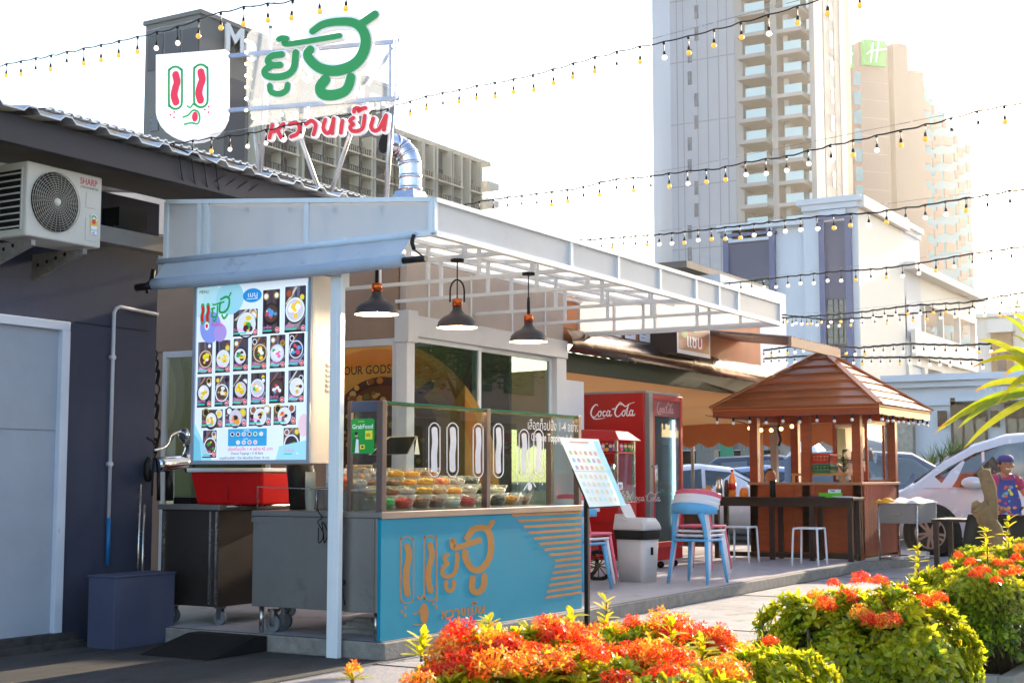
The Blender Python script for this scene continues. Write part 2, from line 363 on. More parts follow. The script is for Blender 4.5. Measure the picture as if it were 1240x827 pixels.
# ================================================================== grey building on the left
t = thing('grey_building', 'dark grey rendered building with corrugated roof, at the left edge of the photo', 'building', (-2,2.45,0))
M = MB(); M.box((-6,2.45,0),(.38,2.65,3.35)); M.box((.18,2.65,0),(.38,7,3.3)); wl = M.build('wall', greywall, t)
M = MB(); M.box((-6,2.35,.0),(-.42,2.45,.10)); M.box((-6,2.26,0),(-.45,2.35,.05)); M.build('base_step', mat('grimy_step','3c3a3b',.9,var=.5,scale=9,bump=.6), t)
M = MB(); M.box((-.45,2.445,2.33),(.28,2.4495,2.338)); M.build('wall_groove', mat('groove','22232c',.9), wl)
M = MB(); M.box((-6,2.44,.1),(-.606,2.449,2.26)); d = M.build('door', doorp, t)
M = MB(); M.box((-6,2.434,1.535),(-.62,2.4395,1.541)); M.build('door_panel_joint', mat('joint_grey','7d8496',.7), d)
M = MB(); M.box((-6,2.40,2.26),(-.53,2.455,2.325)); M.box((-.606,2.398,.1),(-.53,2.455,2.26)); M.build('door_frame', doorf, t, bevel=.004)
# roof beam, soffit, corrugated sheet
M = MB(); M.prism([(-6,1.75,3.33),(-6,1.75,3.535),(1.62,1.75,3.54),(1.62,1.75,3.36)], (0,.05,0)); M.prism([(-6,1.8,3.38),(1.7,1.8,3.40),(1.7,2.9,3.52),(-6,2.9,3.5)], (0,0,.02)); M.build('roof_beam', greyroof, t, bevel=.004)
def corrug(x0, x1, y0, z0, y1, z1, pitch, amp, th=.012):
    m = MB(); prof = []; n = int((x1-x0)/pitch)
    for i in range(n):
        b = x0+i*pitch; prof += [(b,0),(b+pitch*.55,0),(b+pitch*.68,amp),(b+pitch*.88,amp)]
    prof.append((x0+n*pitch,0)); vs = []; k = len(prof)
    for (y,z) in ((y0,z0),(y1,z1)):
        for dz in (0,-th): vs += [(x,y,z+h+dz) for x,h in prof]
    fs = []
    for i in range(k-1): fs += [(i,i+1,2*k+i+1,2*k+i),(k+i,3*k+i,3*k+i+1,k+i+1),(i,k+i,k+i+1,i+1)]
    return m.add(vs, fs)
roofs = mat('roof_sheet', 'b9bcc2', .45, metal=.3, var=.15, scale=2.5, wear=('7b7470', 2, .6))
corrug(-6, 1.95, 1.66, 3.56, 4.6, 3.93, .30, .035).build('roof', roofs, t)
corrug(.95, 5.85, 4.45, 4.53, 9, 4.9, .11, .02).build('roof', roofs, t)
M = MB(); M.box((.95,4.5,3.6),(5.8,4.54,4.51)); M.build('roof_riser', mat('pale_riser','a6a4a6',.7,var=.1), t)
M = MB(); c = onx(30,125,-2.2)
for q in range(4):
    x = -.15+q*.13
    M.tube(catm([(x,1.74,3.56),(x+.01,1.735,3.5),(x+.03,1.738,3.42),(x+.1,1.76,3.36),(x+.3,1.76,3.38),(x+.5,1.74,3.50)], 4), .004, 5)
M.tube(catm([(-.3,1.7,3.6),(.1,1.66,3.55),(.5,1.68,3.52),(.9,1.67,3.58),(1.5,1.7,3.57)], 4), .006, 5); M.build('cable', rubber, t)
M = MB(); M.box((-.72,2.15,2.92),(.42,2.35,3.0)); M.box((-.72,2.13,2.90),(.42,2.15,3.02)); M.build('steel_channel', mat('channel_paint','8a837e',.6,var=.12), t, bevel=.004)
M = MB(); M.box((-.35,2.18,3.0),(-.05,2.4,3.05)); M.box((-.28,2.2,3.05),(.0,2.38,3.2)); M.build('junction_box', black, t)
M = MB(); xp = ony(135,500,2.42).x; M.tube([(xp,2.42,.9),(xp,2.42,2.44),(xp+.02,2.42,2.475),(xp+.06,2.42,2.49),(.36,2.42,2.47)], .014, 8)
for z in (1.3,2.1): M.tube([(xp-.005,2.44,z),(xp-.005,2.40,z)], .02, 8)
pp = M.build('conduit_pipe', mat('white_conduit','b9bccb',.4,var=.05), t)
M = MB(); M.tube([(xp,2.42,.55),(xp,2.42,.9)], .016, 8); M.build('conduit_end', mat('blue_conduit','1766a0',.4,var=.05), pp)
# low grey box in the corner
M = MB(); a = onz(137,788,0); M.box((a.x,a.y,.006),(0.063,2.15,.50)); M.box((a.x-.008,a.y-.008,.50),(0.071,2.158,.515))
M.build('grey_box', mat('grey_box_paint','434860',.7,var=.12,scale=3,bump=.2,wear=('3f4254',3,.6)), label='low grey painted utility box against the dark wall below the pipe', cat='utility box', bevel=.005)
# ramp
M = MB(); A = [onz(q,r,.005) for q,r in ((172,789),(262,796),(318,790))]
M.prism([(-.62,1.55,.008),(-.03,1.55,.008),(-.03,1.55,.112),(-.16,1.55,.112)], (0,-.62,0)); M.build('rubber_ramp', rubber, label='black rubber wedge ramp leading up to the platform by the grey box', cat='ramp', bevel=.004)
# ================================================================== air conditioner
t = thing('air_conditioner', 'white outdoor air conditioning unit with round fan grille, on brackets high on the grey wall', 'air conditioner', (-1.06,2.08,2.81))
acw = mat('ac_casing', 'cfc6bb', .5, var=.05, scale=3, wear=('8c8177', 3.5, .62))
X0, X1, Y0, Y1, Z0, Z1 = -1.375, -.715, 1.92, 2.24, 2.80, 3.305
M = MB(); M.box((X0,Y0,Z0),(X1,Y1,Z1)); M.build('casing', acw, t, bevel=.012)
cx, cz, R = -1.135, 3.06, .205
M = MB(); M.lathe((cx,Y0-.003,cz), [(R,0),(R-.012,-.001),(0,-.001)], 40, ax=(0,1,0)); M.build('fan_opening', mat('dark_opening','0c0c0d',.8), t)
M = MB()
for k in range(5):
    a = 2*pi*k/5+.3; M.add([(cx+.03*cos(a),Y0-.008,cz+.03*sin(a)),(cx+.17*cos(a-.25),Y0-.006,cz+.17*sin(a-.25)),(cx+.185*cos(a+.1),Y0-.006,cz+.185*sin(a+.1)),(cx+.15*cos(a+.45),Y0-.008,cz+.15*sin(a+.45))], [(0,1,2,3)])
M.build('fan_blade', mat('fan_dark','2a2a2c',.6), t)
M = MB()
for r in np.linspace(.045, R, 11): M.tube([(cx+r*cos(2*pi*k/36), Y0-.02-.012*(1-(r/R)**2), cz+r*sin(2*pi*k/36)) for k in range(37)], .0022, 4, caps=False)
for k in range(30):
    a = 2*pi*k/30; M.tube([(cx+.03*cos(a),Y0-.034,cz+.03*sin(a)),(cx+.12*cos(a+.06),Y0-.03,cz+.12*sin(a+.06)),(cx+R*cos(a+.12),Y0-.012,cz+R*sin(a+.12))], .0018, 4)
M.build('fan_grille', mat('grille_wire','a69c90',.4,var=.05), t)
M = MB(); M.lathe((cx,Y0-.03,cz), [(0,-.006),(.026,-.004),(.03,.004)], 20, ax=(0,1,0)); M.build('grille_hub', acw, t)
M = MB(); M.box((-.86,Y0-.004,2.84),(-.755,Y0,3.0)); M.box((-.86,Y0-.004,3.07),(-.775,Y0,3.18)); M.build('service_panel', acw, t, bevel=.003)
M = MB()
for i in range(9): z = 2.86+i*.045; M.box((X0-.012,1.96,z),(X0-.002,2.2,z+.01))
M.box((X0-.012,1.955,2.84),(X0-.002,1.965,3.26)); M.box((X0-.012,2.195,2.84),(X0-.002,2.205,3.26)); M.build('side_guard', acw, t)
M = MB(); M.box((X0-.002,1.96,2.85),(X0-.0005,2.2,3.25)); M.build('coil', mat('coil_dark','141415',.6), t)
pr = Pr((-.9,Y0-.001,3.2), (1,0,0)); pr.text('SHARP', -.02, .03, .062, 'c8102e', .012, sx=.86); pr.text('J-TECH INVERTER', -.015, .003, .021, '55555c', .012); pr.build('brand_badge', prnt, t)
pr = Pr((-.82,Y0-.006,2.92), (1,0,0)); pr.rr(0,0,.062,.105,.006,'f2b61c'); pr.circ(.031,.085,.031,.026,'f7f4ea'); pr.circ(.031,.085,.024,.02,'1c9150'); pr.circ(.031,.08,.015,.014,'e8e0d0'); pr.circ(.031,.06,.018,.018,'d7391f'); pr.rect(.004,.004,.058,.03,'e9eef8'); pr.rect(.004,-.03,.058,-.003,'e9eef8'); pr.text('45',.016,-.026,.022,'22406a',.012)
pr.build('energy_label', prnt, t)
for nm, x in (('bracket', X0+.06), ('bracket', X1-.15)):
    M = MB(); M.prism([(x,2.44,2.78),(x,1.93,2.78),(x,1.93,2.745),(x,2.40,2.60),(x,2.44,2.60)], (.035,0,0)); b = M.build(nm, mat('bracket_steel','8f8880',.5,metal=.4,var=.25,scale=20), t)
    M = MB(); 
    for q in range(4): M.tube([(x-.002,2.38-q*.09,2.70+q*.018),(x+.037,2.38-q*.09,2.70+q*.018)], .014, 8)
    M.build('bolt_hole', mat('hole_dark','0d0d0d',.9), b)
# ================================================================== canopy
t = thing('canopy', 'white flat canopy with translucent roof sheets over the dessert counter', 'canopy', (3.2,.8,0))
XE, YF, YB, ZB = 6.55, -.41, 1.98, 2.81
ztop = lambda y: 3.035 + (y-YF)*.0925
def frame_panel(name, P00, P10, P11, P01, nrm, splits):
    """fascia with a steel frame round each translucent sheet; P00-P10 bottom edge, P01-P11 top edge"""
    P00, P10, P11, P01 = map(Vector, (P00, P10, P11, P01)); nrm = Vector(nrm)
    for i in range(len(splits)-1):
        a, b = splits[i], splits[i+1]
        q = [P00.lerp(P10,a), P00.lerp(P10,b), P01.lerp(P11,b), P01.lerp(P11,a)]
        M = MB(); M.prism([p for p in q], nrm*.008); M.build('sheet', poly, t)
    for a in splits:
        p, q = P00.lerp(P10,a), P01.lerp(P11,a); M = MB(); M.bar(p+nrm*.012, q+nrm*.012, .03, .036, up=(P10-P00).normalized()); M.build('frame_post', white, t)
    M = MB(); M.bar(P00+nrm*.014, P10+nrm*.014, .036, .04); M.build('bottom_rail', white, t); M = MB(); M.bar(P01+nrm*.014, P11+nrm*.014, .036, .032); M.build('top_rail', white, t)
frame_panel('left', (0,YF,ZB), (0,YB,ZB), (0,YB,ztop(YB)), (0,YF,ztop(YF)), (-1,0,0), [0,.44,.83,.86,1])
frame_panel('front', (0,YF,ZB), (XE,YF,ZB), (XE,YF,ztop(YF)), (0,YF,ztop(YF)), (0,-1,0), [0,.29,.415,.54,.66,.745,.82,1])
frame_panel('end', (XE,YF,ZB), (XE,YB,ZB), (XE,YB,ztop(YB)), (XE,YF,ztop(YF)), (1,0,0), [0,.33,.66,1])
# roof: corrugated translucent sheets, each a part
nx = 8
for i in range(nx):
    x0 = XE*i/nx; x1 = XE*(i+1)/nx; m = MB(); k = 12; vs = []; fs = []
    for y in (YF, YB):
        for q in range(k+1): vs.append((x0+(x1-x0)*q/k, y, ztop(y)-.02+.012*(q % 2)))
    for q in range(k): fs.append((q, q+1, k+2+q, k+1+q))
    m.add(vs, fs).build('roof_sheet', poly, t)
for y in (.0,.4,.8,1.2,1.6,1.95):
    M = MB(); M.bar((0,y,ztop(y)-.06), (XE,y,ztop(y)-.06), .03, .03); M.build('purlin', white, t)
for x in (.05,1.0,2.0,2.95,4.2,5.3,6.45):
    M = MB(); M.bar((x,YF,ZB+.01),(x,YB,ZB+.01),.03,.03); M.bar((x,YF,ztop(YF)-.045),(x,YB,ztop(YB)-.045),.03,.03)
    for y in (-.02,.48,.98,1.48): M.bar((x,y,ZB),(x,y,ztop(y)-.05),.028,.028)
    M.build('truss', white, t)
M = MB(); M.box((-.10,.30,.006),(-.045,.36,2.60)); M.box((-.098,.27,.006),(-.05,.30,2.60)); M.box((-.04,.29,2.5),(.02,.35,2.84)); M.box((-.06,.30,2.5),(-.04,.34,2.58)); M.build('post', white, t, bevel=.003)
# ================================================================== roll-down canvas awning on the left side
t = thing('canvas_awning', 'half rolled blue grey canvas awning hanging above the menu board', 'awning', (-.2,.85,2.5))
M = MB(); ny = 28; vs = []; fs = []
for i in range(ny+1):
    y = -.28+2.22*i/ny; sag = .02*sin(pi*i/ny); wv = .006*sin(i*1.7)
    for j,(x,z) in enumerate(((-.045,2.80),(-.07,2.755),(-.10,2.71),(-.13,2.665),(-.15,2.63))): vs.append((x+wv*j*.4, y+.012*j, z-sag*(j*.3)+.004*sin(i*2.3+j)))
for i in range(ny):
    for j in range(4): fs.append((i*5+j, i*5+j+1, i*5+j+6, i*5+j+5))
M.add(vs, fs, 0, True); M.build('canvas', canvas, t)
M = MB(); M.tube([(-.165,-.29+2.24*i/14,2.615-.012*sin(pi*i/14)) for i in range(15)], .042, 14); M.build('canvas_roll', canvas, t)
M = MB(); M.tube([(-.05,-.31,2.80),(-.05,2.02,2.80)], .022, 10); M.build('head_tube', mat('blue_white_tube','c3cfdf',.4,var=.06), t)
M = MB(); M.tube([(-.165,-.29,2.615),(-.165,-.47,2.615)], .022, 12); M.build('roller_end', black, t); M = MB(); M.tube([(-.165,1.95,2.605),(-.165,2.12,2.60)], .028, 12); M.build('roller_end', black, t, kind=None)
M = MB(); M.tube(catm([(-.06,-.30,2.80),(-.08,-.30,2.75),(-.07,-.31,2.70)],3), .014, 8); M.tube([(-.07,-.31,2.70),(-.12,-.44,2.62)], .006, 6); M.build('crank_hook', black, t)
M = MB(); M.bar((-.14,2.0,2.62),(-.04,2.08,2.74),.03); M.bar((-.16,2.02,2.56),(-.02,2.14,2.66),.02); M.build('wall_bracket', black, t)
# ================================================================== backlit menu board
MBX = -.10; y0b, y1b, z0b, z1b = .515, 1.60, 1.295, 2.595
t = thing('menu_board', 'large backlit menu board of dessert photos hanging under the awning', 'menu board', (MBX,1.05,1.295))
M = MB(); M.box((MBX,y0b,z0b),(MBX+.235,y1b,z1b)); M.build('light_box', mat('lightbox_side','cfc7c0',.5,var=.05), t, bevel=.004)
M = MB(); fr = .026
M.box((MBX-.014,y0b,z0b),(MBX-.001,y1b,z0b+fr)); M.box((MBX-.014,y0b,z1b-fr),(MBX-.001,y1b,z1b)); M.box((MBX-.0145,y0b,z0b+fr),(MBX-.001,y0b+fr,z1b-fr)); M.box((MBX-.0145,y1b-fr,z0b+fr),(MBX-.001,y1b,z1b-fr))
M.build('frame', mat('anodised_frame','aeb4c2',.35,metal=.5,var=.04), t)
M = MB()
for i in range(6): M.tube([(MBX+.15,y0b-.006,1.80+i*.035),(MBX+.19,y0b-.006,1.80+i*.035)], .010, 8)
M.build('side_vent', mat('vent_grey','b8b4b4',.5), t)
BW, BH = y1b-y0b, z1b-z0b
pr = Pr((MBX-.0015,y1b,z0b), (0,-1,0)); pr.rect(fr,fr,BW-fr,BH-fr,'e8f2fd')
pr.rect(fr,1.06,.22,BH-fr,'c3e6ee'); pr.circ(.19,1.16,.11,.11,'b6e2ef',24); pr.circ(.34,1.18,.13,.12,'9fd8ea',28); pr.circ(.16,.98,.10,.115,'8b9be8',28); pr.circ(.255,.935,.06,.065,'b39ae0',24)
pr.poly([(fr,fr),(.2,fr),(.13,.13),(fr,.3)],'a6dcea'); pr.poly([(fr,fr),(.1,fr),(.08,.16),(fr,.22)],'79c5dd'); pr.circ(BW-fr-.03,.26,.05,.08,'f1cdd8',20); pr.poly([(BW-fr,fr),(BW-.3,fr),(BW-.27,.12),(BW-fr,.16)],'a6dcea')
pr.poly([(BW-.05,.9),(BW-fr,.9),(BW-fr,BH-.05),(BW-.04,BH-.05)],'8bd4ea')
pr.circ(.55,1.185,.087,.05,'2a8fd8',26); pr.text('เมนู',.505,1.175,.05,'f4f8ff',0.,sx=1.3); pr.rect(.50,1.158,.60,1.163,'d8ecff')
pr.text('MENU',.05,1.228,.034,'3c4a44')
for k in range(2):  # small copy of the shop's mark
    x = .085+.052*k; pr.stroke([(x,1.14),(x+.005,1.10),(x-.005,1.06),(x,1.02)], .034, '35a564'); pr.stroke([(x,1.13),(x+.005,1.10),(x-.005,1.06),(x,1.03)], .024, 'd8232f')
pr.circ(.13,.99,.022,.03,'e8fbe9'); pr.circ(.13,.99,.012,.016,'d8232f')
g='1b9a4c'
for q,wd in (([(.20,1.115),(.175,1.11),(.185,1.09),(.175,1.06),(.20,1.05),(.225,1.06),(.23,1.13)],.013), ([(.255,1.15),(.25,1.09),(.29,1.08),(.33,1.11),(.34,1.17),(.31,1.19),(.26,1.175)],.016), ([(.185,1.145),(.20,1.14),(.29,1.155)],.011), ([(.33,1.18),(.355,1.215)],.012), ([(.19,1.035),(.2,1.018),(.22,1.035)],.011), ([(.275,1.06),(.295,1.035),(.325,1.06)],.014)): pr.stroke(q, wd, g)
pr.text('น้ำแข็งไส',.17,.985,.032,'e2409a',.012)
pr.build('printed_sheet', lit_print, t)
def menu_photo(x0, z0, w_, h_, seed, kind=0):
    r = random.Random(seed); p = Pr((MBX-.0022,y1b,z0b), (0,-1,0), step=.00012)
    p.rr(x0-.006,z0-.006,x0+w_+.006,z0+h_+.006,.008,'f6fbff')
    dark = r.choice(['4c4250','3f3a48','564650','46465a','5a4a44']); p.rr(x0,z0,x0+w_,z0+h_,.006,dark)
    for k in range(5):      # the table's planks and a cloth in the shot
        a = r.random(); p.poly([(x0+w_*a,z0),(x0+w_*min(1,a+.14),z0),(x0+w_*min(1,a+.1),z0+h_),(x0+w_*max(0,a-.04),z0+h_)], r.choice(['4d4148','5a4c4c','2b2630','6a6a86']))
    if r.random() < .7: p.poly([(x0,z0+h_*.1),(x0+w_*.5,z0),(x0+w_,z0+h_*.35),(x0+w_*.7,z0+h_*.55)], r.choice(['b5b8cf','8f96b4','9a8c8c']))
    if r.random() < .8: p.poly([(x0+w_*.02,z0+h_*.62),(x0+w_*.12,z0+h_*.6),(x0+w_*.6,z0+h_*.98),(x0+w_*.5,z0+h_*.99)], r.choice(['c08a5a','a3624a','d8c8b0']))
    cx, cz = x0+w_*r.uniform(.42,.58), z0+h_*r.uniform(.42,.52); R_ = min(w_,h_)*.46
    for k in range(2): u_, v_ = r.choice([(.2,.85),(.8,.86),(.82,.75)]); p.circ(x0+w_*u_, z0+h_*v_, w_*.16, w_*.16, r.choice(['d7b06a','8c3b36','e6e2e8','4e2f2c','b99a3c']), 14); p.circ(x0+w_*u_, z0+h_*v_, w_*.11, w_*.11, r.choice(['f0d848','9c5c3c','f4f4ff','2a2020']), 12)
    p.circ(cx,cz-.004,R_*1.04,R_*1.1,'20181c',20); p.circ(cx,cz,R_,R_*1.02,r.choice(['e9edf6','cfd4e4','d9c0a0','332a30']),20); p.circ(cx,cz,R_*.84,R_*.86,r.choice(['e6e6ee','d8cfdc','5a4438','5a3238','3a3040']),20)
    pal = r.choice([['35a84a','f0d22c','5a2340'],['f3e032','ffffff','f0b92c'],['e33b5a','f3a030','3a2430'],['f4f4f4','d84a68','5aa0d8'],['4b2238','f6e9d8','e8b53c'],['ffffff','f07ab8','40b060'],['3ab04a','ffffff','ffd040']])
    for k in range(9):
        a = r.uniform(0,2*pi); d = R_*r.uniform(0,.58); q = R_*r.uniform(.16,.34); p.circ(cx+d*cos(a), cz+d*sin(a), q, q*r.uniform(.6,1), r.choice(pal), 8)
    p.rect(x0,z0,x0+w_,z0+h_*.045,'241f26')
    p.circ(x0+w_-.020,z0+.026,.019,.019,'f4f4f8',14); p.circ(x0+w_-.020,z0+.026,.0165,.0165,'e01f3a',14); p.text('45',x0+w_-.030,z0+.019,.018,'ffffff',.012)
    p.text(r.choice(['บัวลอย','เฉาก๊วย','น้ำแข็งไส']),x0+.006,z0+.036,.026,'f08ac4',.012); p.rect(x0+.008,z0+.016,x0+w_*.55,z0+.026,'3fd0bc')
    p.build('menu_photo', lit_print, t)
menu_photo(.375,.90,.225,.19,1); menu_photo(.645,.905,.155,.31,2); menu_photo(.845,.905,.185,.32,3)
for i in range(6):
    w_ = .137; x = .045+i*.168; menu_photo(x,.645+.004*i,w_,.232,10+i); menu_photo(x,.405+.003*i,w_,.220,20+i)
for i in range(4): menu_photo(.092+i*.222,.258+.003*i,.20,.130,30+i)
menu_photo(.108,.045,.13,.195,40); menu_photo(.85,.045,.145,.20,41)
p = Pr((MBX-.0022,y1b,z0b), (0,-1,0), step=.00012); p.rr(.345,.125,.70,.245,.006,'3aa2d8'); p.rect(.36,.185,.685,.187,'1c6ca8')
for i in range(6):
    p.circ(.385+i*.053,.208,.019,.016,'e9eef6',14); p.circ(.385+i*.053,.208,.013,.011,['2a2428','7a1f28','b8b0c0','902a30','3aa050','e8e0ea'][i],12)
for i in range(4): p.circ(.44+i*.053,.150,.019,.016,'e9eef6',14); p.circ(.44+i*.053,.150,.013,.011,['e8dfe8','c8b8c8','d88a98','f0a8c8'][i],12)
p.text('ท็อปปิ้ง',.49,.228,.018,'ffffff'); p.text('ชุดเล็ก',.49,.17,.016,'ffffff')
p.text('เลือกท็อปปิ้ง 1-4 อย่าง 45 บาท',.345,.092,.034,'d8266a',0.); p.text('Choose Toppings 1-4 :45 Baht.',.375,.066,.024,'40444c'); p.text('เมนูพร้อมเสิร์ฟ 1 ถ้วย เพิ่มเครื่อง ถ้วยละ 10 บาท',.27,.034,.024,'26344e')
p.build('topping_chart', lit_print, t)
# ================================================================== glazed shop behind the counter
t = thing('glazed_shop', 'shop front of white framed sliding glass behind the dessert counter', 'shop', (4.4,2.6,.12))
XS, YW, XR = 3.0, 1.92, 5.93
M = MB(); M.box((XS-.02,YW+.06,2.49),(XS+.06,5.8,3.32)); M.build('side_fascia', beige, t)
M = MB(); M.box((XS,YW-.02,2.70),(XR+.1,YW+.05,3.24)); M.build('front_fascia', beige2, t)
for x in (3.35,4.1,4.9,5.6):
    M = MB(); M.box((x,YW-.035,2.70),(x+.02,YW-.021,3.2)); M.build('cover_strip', white, t)
M = MB(); M.box((XS-.05,YW-.06,2.505),(XR+.14,YW+.05,2.70)); M.build('header', whitep, t, bevel=.006)
M = MB(); M.box((XS-.06,YW-.09,2.44),(XS+.10,YW+.07,2.735)); M.box((XS-.05,YW-.07,.12),(XS+.075,YW+.06,2.44)); M.build('corner_post', whitep, t, bevel=.006)
M = MB(); M.box((XR-.10,YW-.05,.12),(XR+.12,YW+.06,2.505)); M.build('end_post', whitep, t, bevel=.006)
M = MB(); M.box((XR+.12,YW+.0,.12),(XR+.62,YW+.05,2.28)); M.build('white_side_board', whitep, t)
for (x0,x1,yy) in ((XS+.075,4.32,YW),(4.25,XR-.10,YW+.03)):
    M = MB(); M.box((x0,yy-.02,.14),(x0+.05,yy+.02,2.50)); M.box((x1-.05,yy-.02,.14),(x1,yy+.02,2.50)); M.box((x0+.05,yy-.018,.14),(x1-.05,yy+.018,.22)); M.box((x0+.05,yy-.018,2.46),(x1-.05,yy+.018,2.505))
    s_ = M.build('sliding_door', white, t, bevel=.003); M = MB(); M.box((x0+.05,yy-.004,.22),(x1-.05,yy+.004,2.46)); M.build('pane', window_glass, s_)
ypan = [(onx(482,420,XS).y, onx(398,420,XS).y), (onx(330,420,XS).y, onx(199,420,XS).y)]
for a_, b_ in ypan:
    a_ = max(a_, YW+.06)
    M = MB(); M.box((XS-.02,a_,.14),(XS+.03,a_+.05,2.49)); M.box((XS-.02,b_-.05,.14),(XS+.03,b_,2.49)); M.box((XS-.018,a_+.05,2.42),(XS+.028,b_-.05,2.488)); M.box((XS-.018,a_+.05,.14),(XS+.028,b_-.05,.2))
    s_ = M.build('side_window', whitep, t, bevel=.003); M = MB(); M.box((XS,a_+.05,.2),(XS+.008,b_-.05,2.42)); M.build('pane', glass('side_pane','e0e8e0',refl=.35), s_)
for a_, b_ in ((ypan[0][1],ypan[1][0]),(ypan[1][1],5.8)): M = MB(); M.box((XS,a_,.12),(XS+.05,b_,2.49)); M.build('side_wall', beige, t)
M = MB(); M.box((4.9,5.6,.12),(8.0,5.7,2.74)); M.box((XR+.1,2.6,.12),(XR+.16,5.6,2.74)); M.build('inner_wall', mat('inner_wall_paint','5c4a40',.8,var=.1), t)
# mural on the inner wall
XM = 4.05; pr = Pr((XM,5.75,.12), (0,-1,0), step=.0008); pr.rect(0,0,3.8,2.62,'46582c')
M = MB(); M.box((XM+.002,YW+.1,.12),(XM+.06,5.76,2.74)); M.build('mural_wall', mat('mural_backing','3a3a2a',.8), t)
def mu(px, py): return pr.uv(px, py)
c0 = mu(452,590); R1 = mu(452,413)[1]-c0[1]
arcp = lambda R_, a0, a1, n=30: [(c0[0]+R_*cos(radians(a0+(a1-a0)*i/n)), c0[1]+R_*sin(radians(a0+(a1-a0)*i/n))) for i in range(n+1)]
pr.poly(arcp(R1,200,-20,40),'d09a48'); pr.poly(arcp(R1*.945,200,-20,40),'c87a24'); pr.poly(arcp(R1*.83,200,-20,40),'c89448')
pr.text('OUR GODS', mu(416,447)[0], mu(450,449)[1]-.03, (mu(482,447)[0]-mu(416,447)[0])/5.6, '20160c', .012, sx=.95)
bc = mu(462,545); br = (mu(535,545)[0]-bc[0])
pr.circ(bc[0],bc[1],br,br*1.02,'4a1c12',36); pr.circ(bc[0],bc[1],br*.88,br*.9,'6d3a1e',36)
r = random.Random(5)
for k in range(160):
    a = r.uniform(0,2*pi); d = br*.85*sqrt(r.random()); q = r.uniform(.02,.05); pr.circ(bc[0]+d*cos(a), bc[1]+d*sin(a)*.9+(.16 if k%3==0 else 0)*(1 if abs(d*cos(a))<br*.5 else 0), q, q*.8, r.choice(['b87a36','8a4a22','d8a860','5c2a18','3a2a1c','c8ac7c','6f6a3a']), 7)
a1 = mu(530,468); a2 = mu(478,505); pr.stroke([a1,a2], .10, '3a2a5c', smooth=False); pr.stroke([a2,mu(455,525)], .13, '6d5a50', smooth=False)
pr.circ(*mu(175,480), .75, .8, '1c1712', 40); pr.circ(*mu(172,482), .66, .71, '4a4438', 40); pr.circ(*mu(168,485), .55, .6, '46582c', 40)
pr.build('mural', vcol('mural_paint',0,.6,grain=.12,gscale=3), t)
# ================================================================== pendant lamps
def bulb_mat(): return mat('lamp_bulb','fff0d0',.4,var=0,emit=25,tint='ffd9a0')
lamp_in = mat('lamp_inner_white','f4e6cf',.6,var=0,emit=.35,tint='ffdfae'); copper = mat('copper','c8602c',.25,metal=.9,var=.05); lampb = mat('lamp_grey','3b3335',.5,var=.06)
def lamp(x, y, z, lab, tilt=0, zc=ZB-.04, ring=True):
    q = thing('pendant_lamp', lab, 'lamp', (x,y,z), 0, 'pendant lamps hanging under the canopy')
    M = MB(); M.lathe((x,y,z), [(.150,0),(.148,.012),(.138,.045),(.105,.078),(.06,.10),(.036,.13),(.032,.155)], 32); M.build('shade', lampb, q)
    M = MB(); M.lathe((x,y,z), [(.149,.001),(.135,.04),(.10,.072),(.05,.09),(0,.095)], 32); M.build('shade_lining', lamp_in, q)
    M = MB(); M.lathe((x,y,z+.155), [(.0,0),(.036,0),(.036,.055),(.030,.06),(0,.06)], 20); M.build('socket_cap', copper, q)
    M = MB(); M.sphere((x,y,z+.045), .03, 12); M.build('bulb', bulb_mat(), q)
    M = MB(); M.tube([(x,y,z+.21),(x,y,zc)], .005, 6); M.build('cord', black, q)
    M = MB(); a = .7 if ring else 0.05
    rp = [(x+.052*cos(k*pi/9)*RGT.x*(1 if ring else .12), y+.052*cos(k*pi/9)*RGT.y*(1 if ring else .12), z+.27+.085*sin(k*pi/9)) for k in range(10)]
    M.tube([(rp[0][0],rp[0][1],z+.19)]+rp+[(rp[-1][0],rp[-1][1],z+.19)], .007, 6); M.build('handle_ring', black, q)
    M = MB(); M.lathe((x,y,zc), [(.0,0),(.05,0),(.05,.02),(0,.02)], 18); M.build('ceiling_rose', black, q)
    L = bpy.data.lights.new('lamp_light', 'POINT'); L.energy = 5; L.color = (1,.78,.5); L.shadow_soft_size = .04; lo = bpy.data.objects.new('lamp_light', L); SC.collection.objects.link(lo); lo.parent = q; lo.location = (0,0,.0)
for px, py, d, lab, rg in ((456,381,9.6,'dark grey pendant lamp nearest the menu board',False), (553.5,397,10.4,'middle dark pendant lamp with a ring handle seen face on',True), (640,414,11.1,'dark pendant lamp farthest right over the glass counter',False)):
    c = ond(px, py, d); lamp(c.x, c.y, c.z, lab, ring=rg, zc=ZB-.03)
# ================================================================== the dessert counter
CW = 2.84
t = thing('dessert_counter', 'steel dessert counter with teal front panel carrying a brown logo and stripes', 'counter', (CW/2,.55,.12))
M = MB(); M.box((0,.02,.305),(CW-.01,1.10,.93)); M.build('cabinet', steel, t, bevel=.004)
M = MB(); M.box((-.008,-.012,.93),(CW,1.11,.97)); M.build('worktop', steel, t, bevel=.005)
M = MB(); M.box((-.004,-.022,.925),(CW+.004,-.010,.972)); M.build('front_edge', mat('front_edge_steel','a0908a',.35,metal=.7,var=.08), t, bevel=.003)
M = MB(); M.box((0,-.010,.122),(CW,.018,.924)); fp = M.build('front_panel', tealp, t, bevel=.002)
M = MB(); M.box((-.012,.30,.31),(-.001,.33,.925)); M.box((-.010,.04,.31),(-.001,.05,.925)); M.box((-.006,.30,.925),(-.0,1.11,.89)); M.build('side_trim', steel, t)
for (x,y) in ((.05,.06),(.05,1.05),(CW-.06,.06),(CW-.06,1.05)):
    M = MB(); M.tube([(x,y,.12),(x,y,.31)], .018, 8); M.build('leg', steel_l, t)
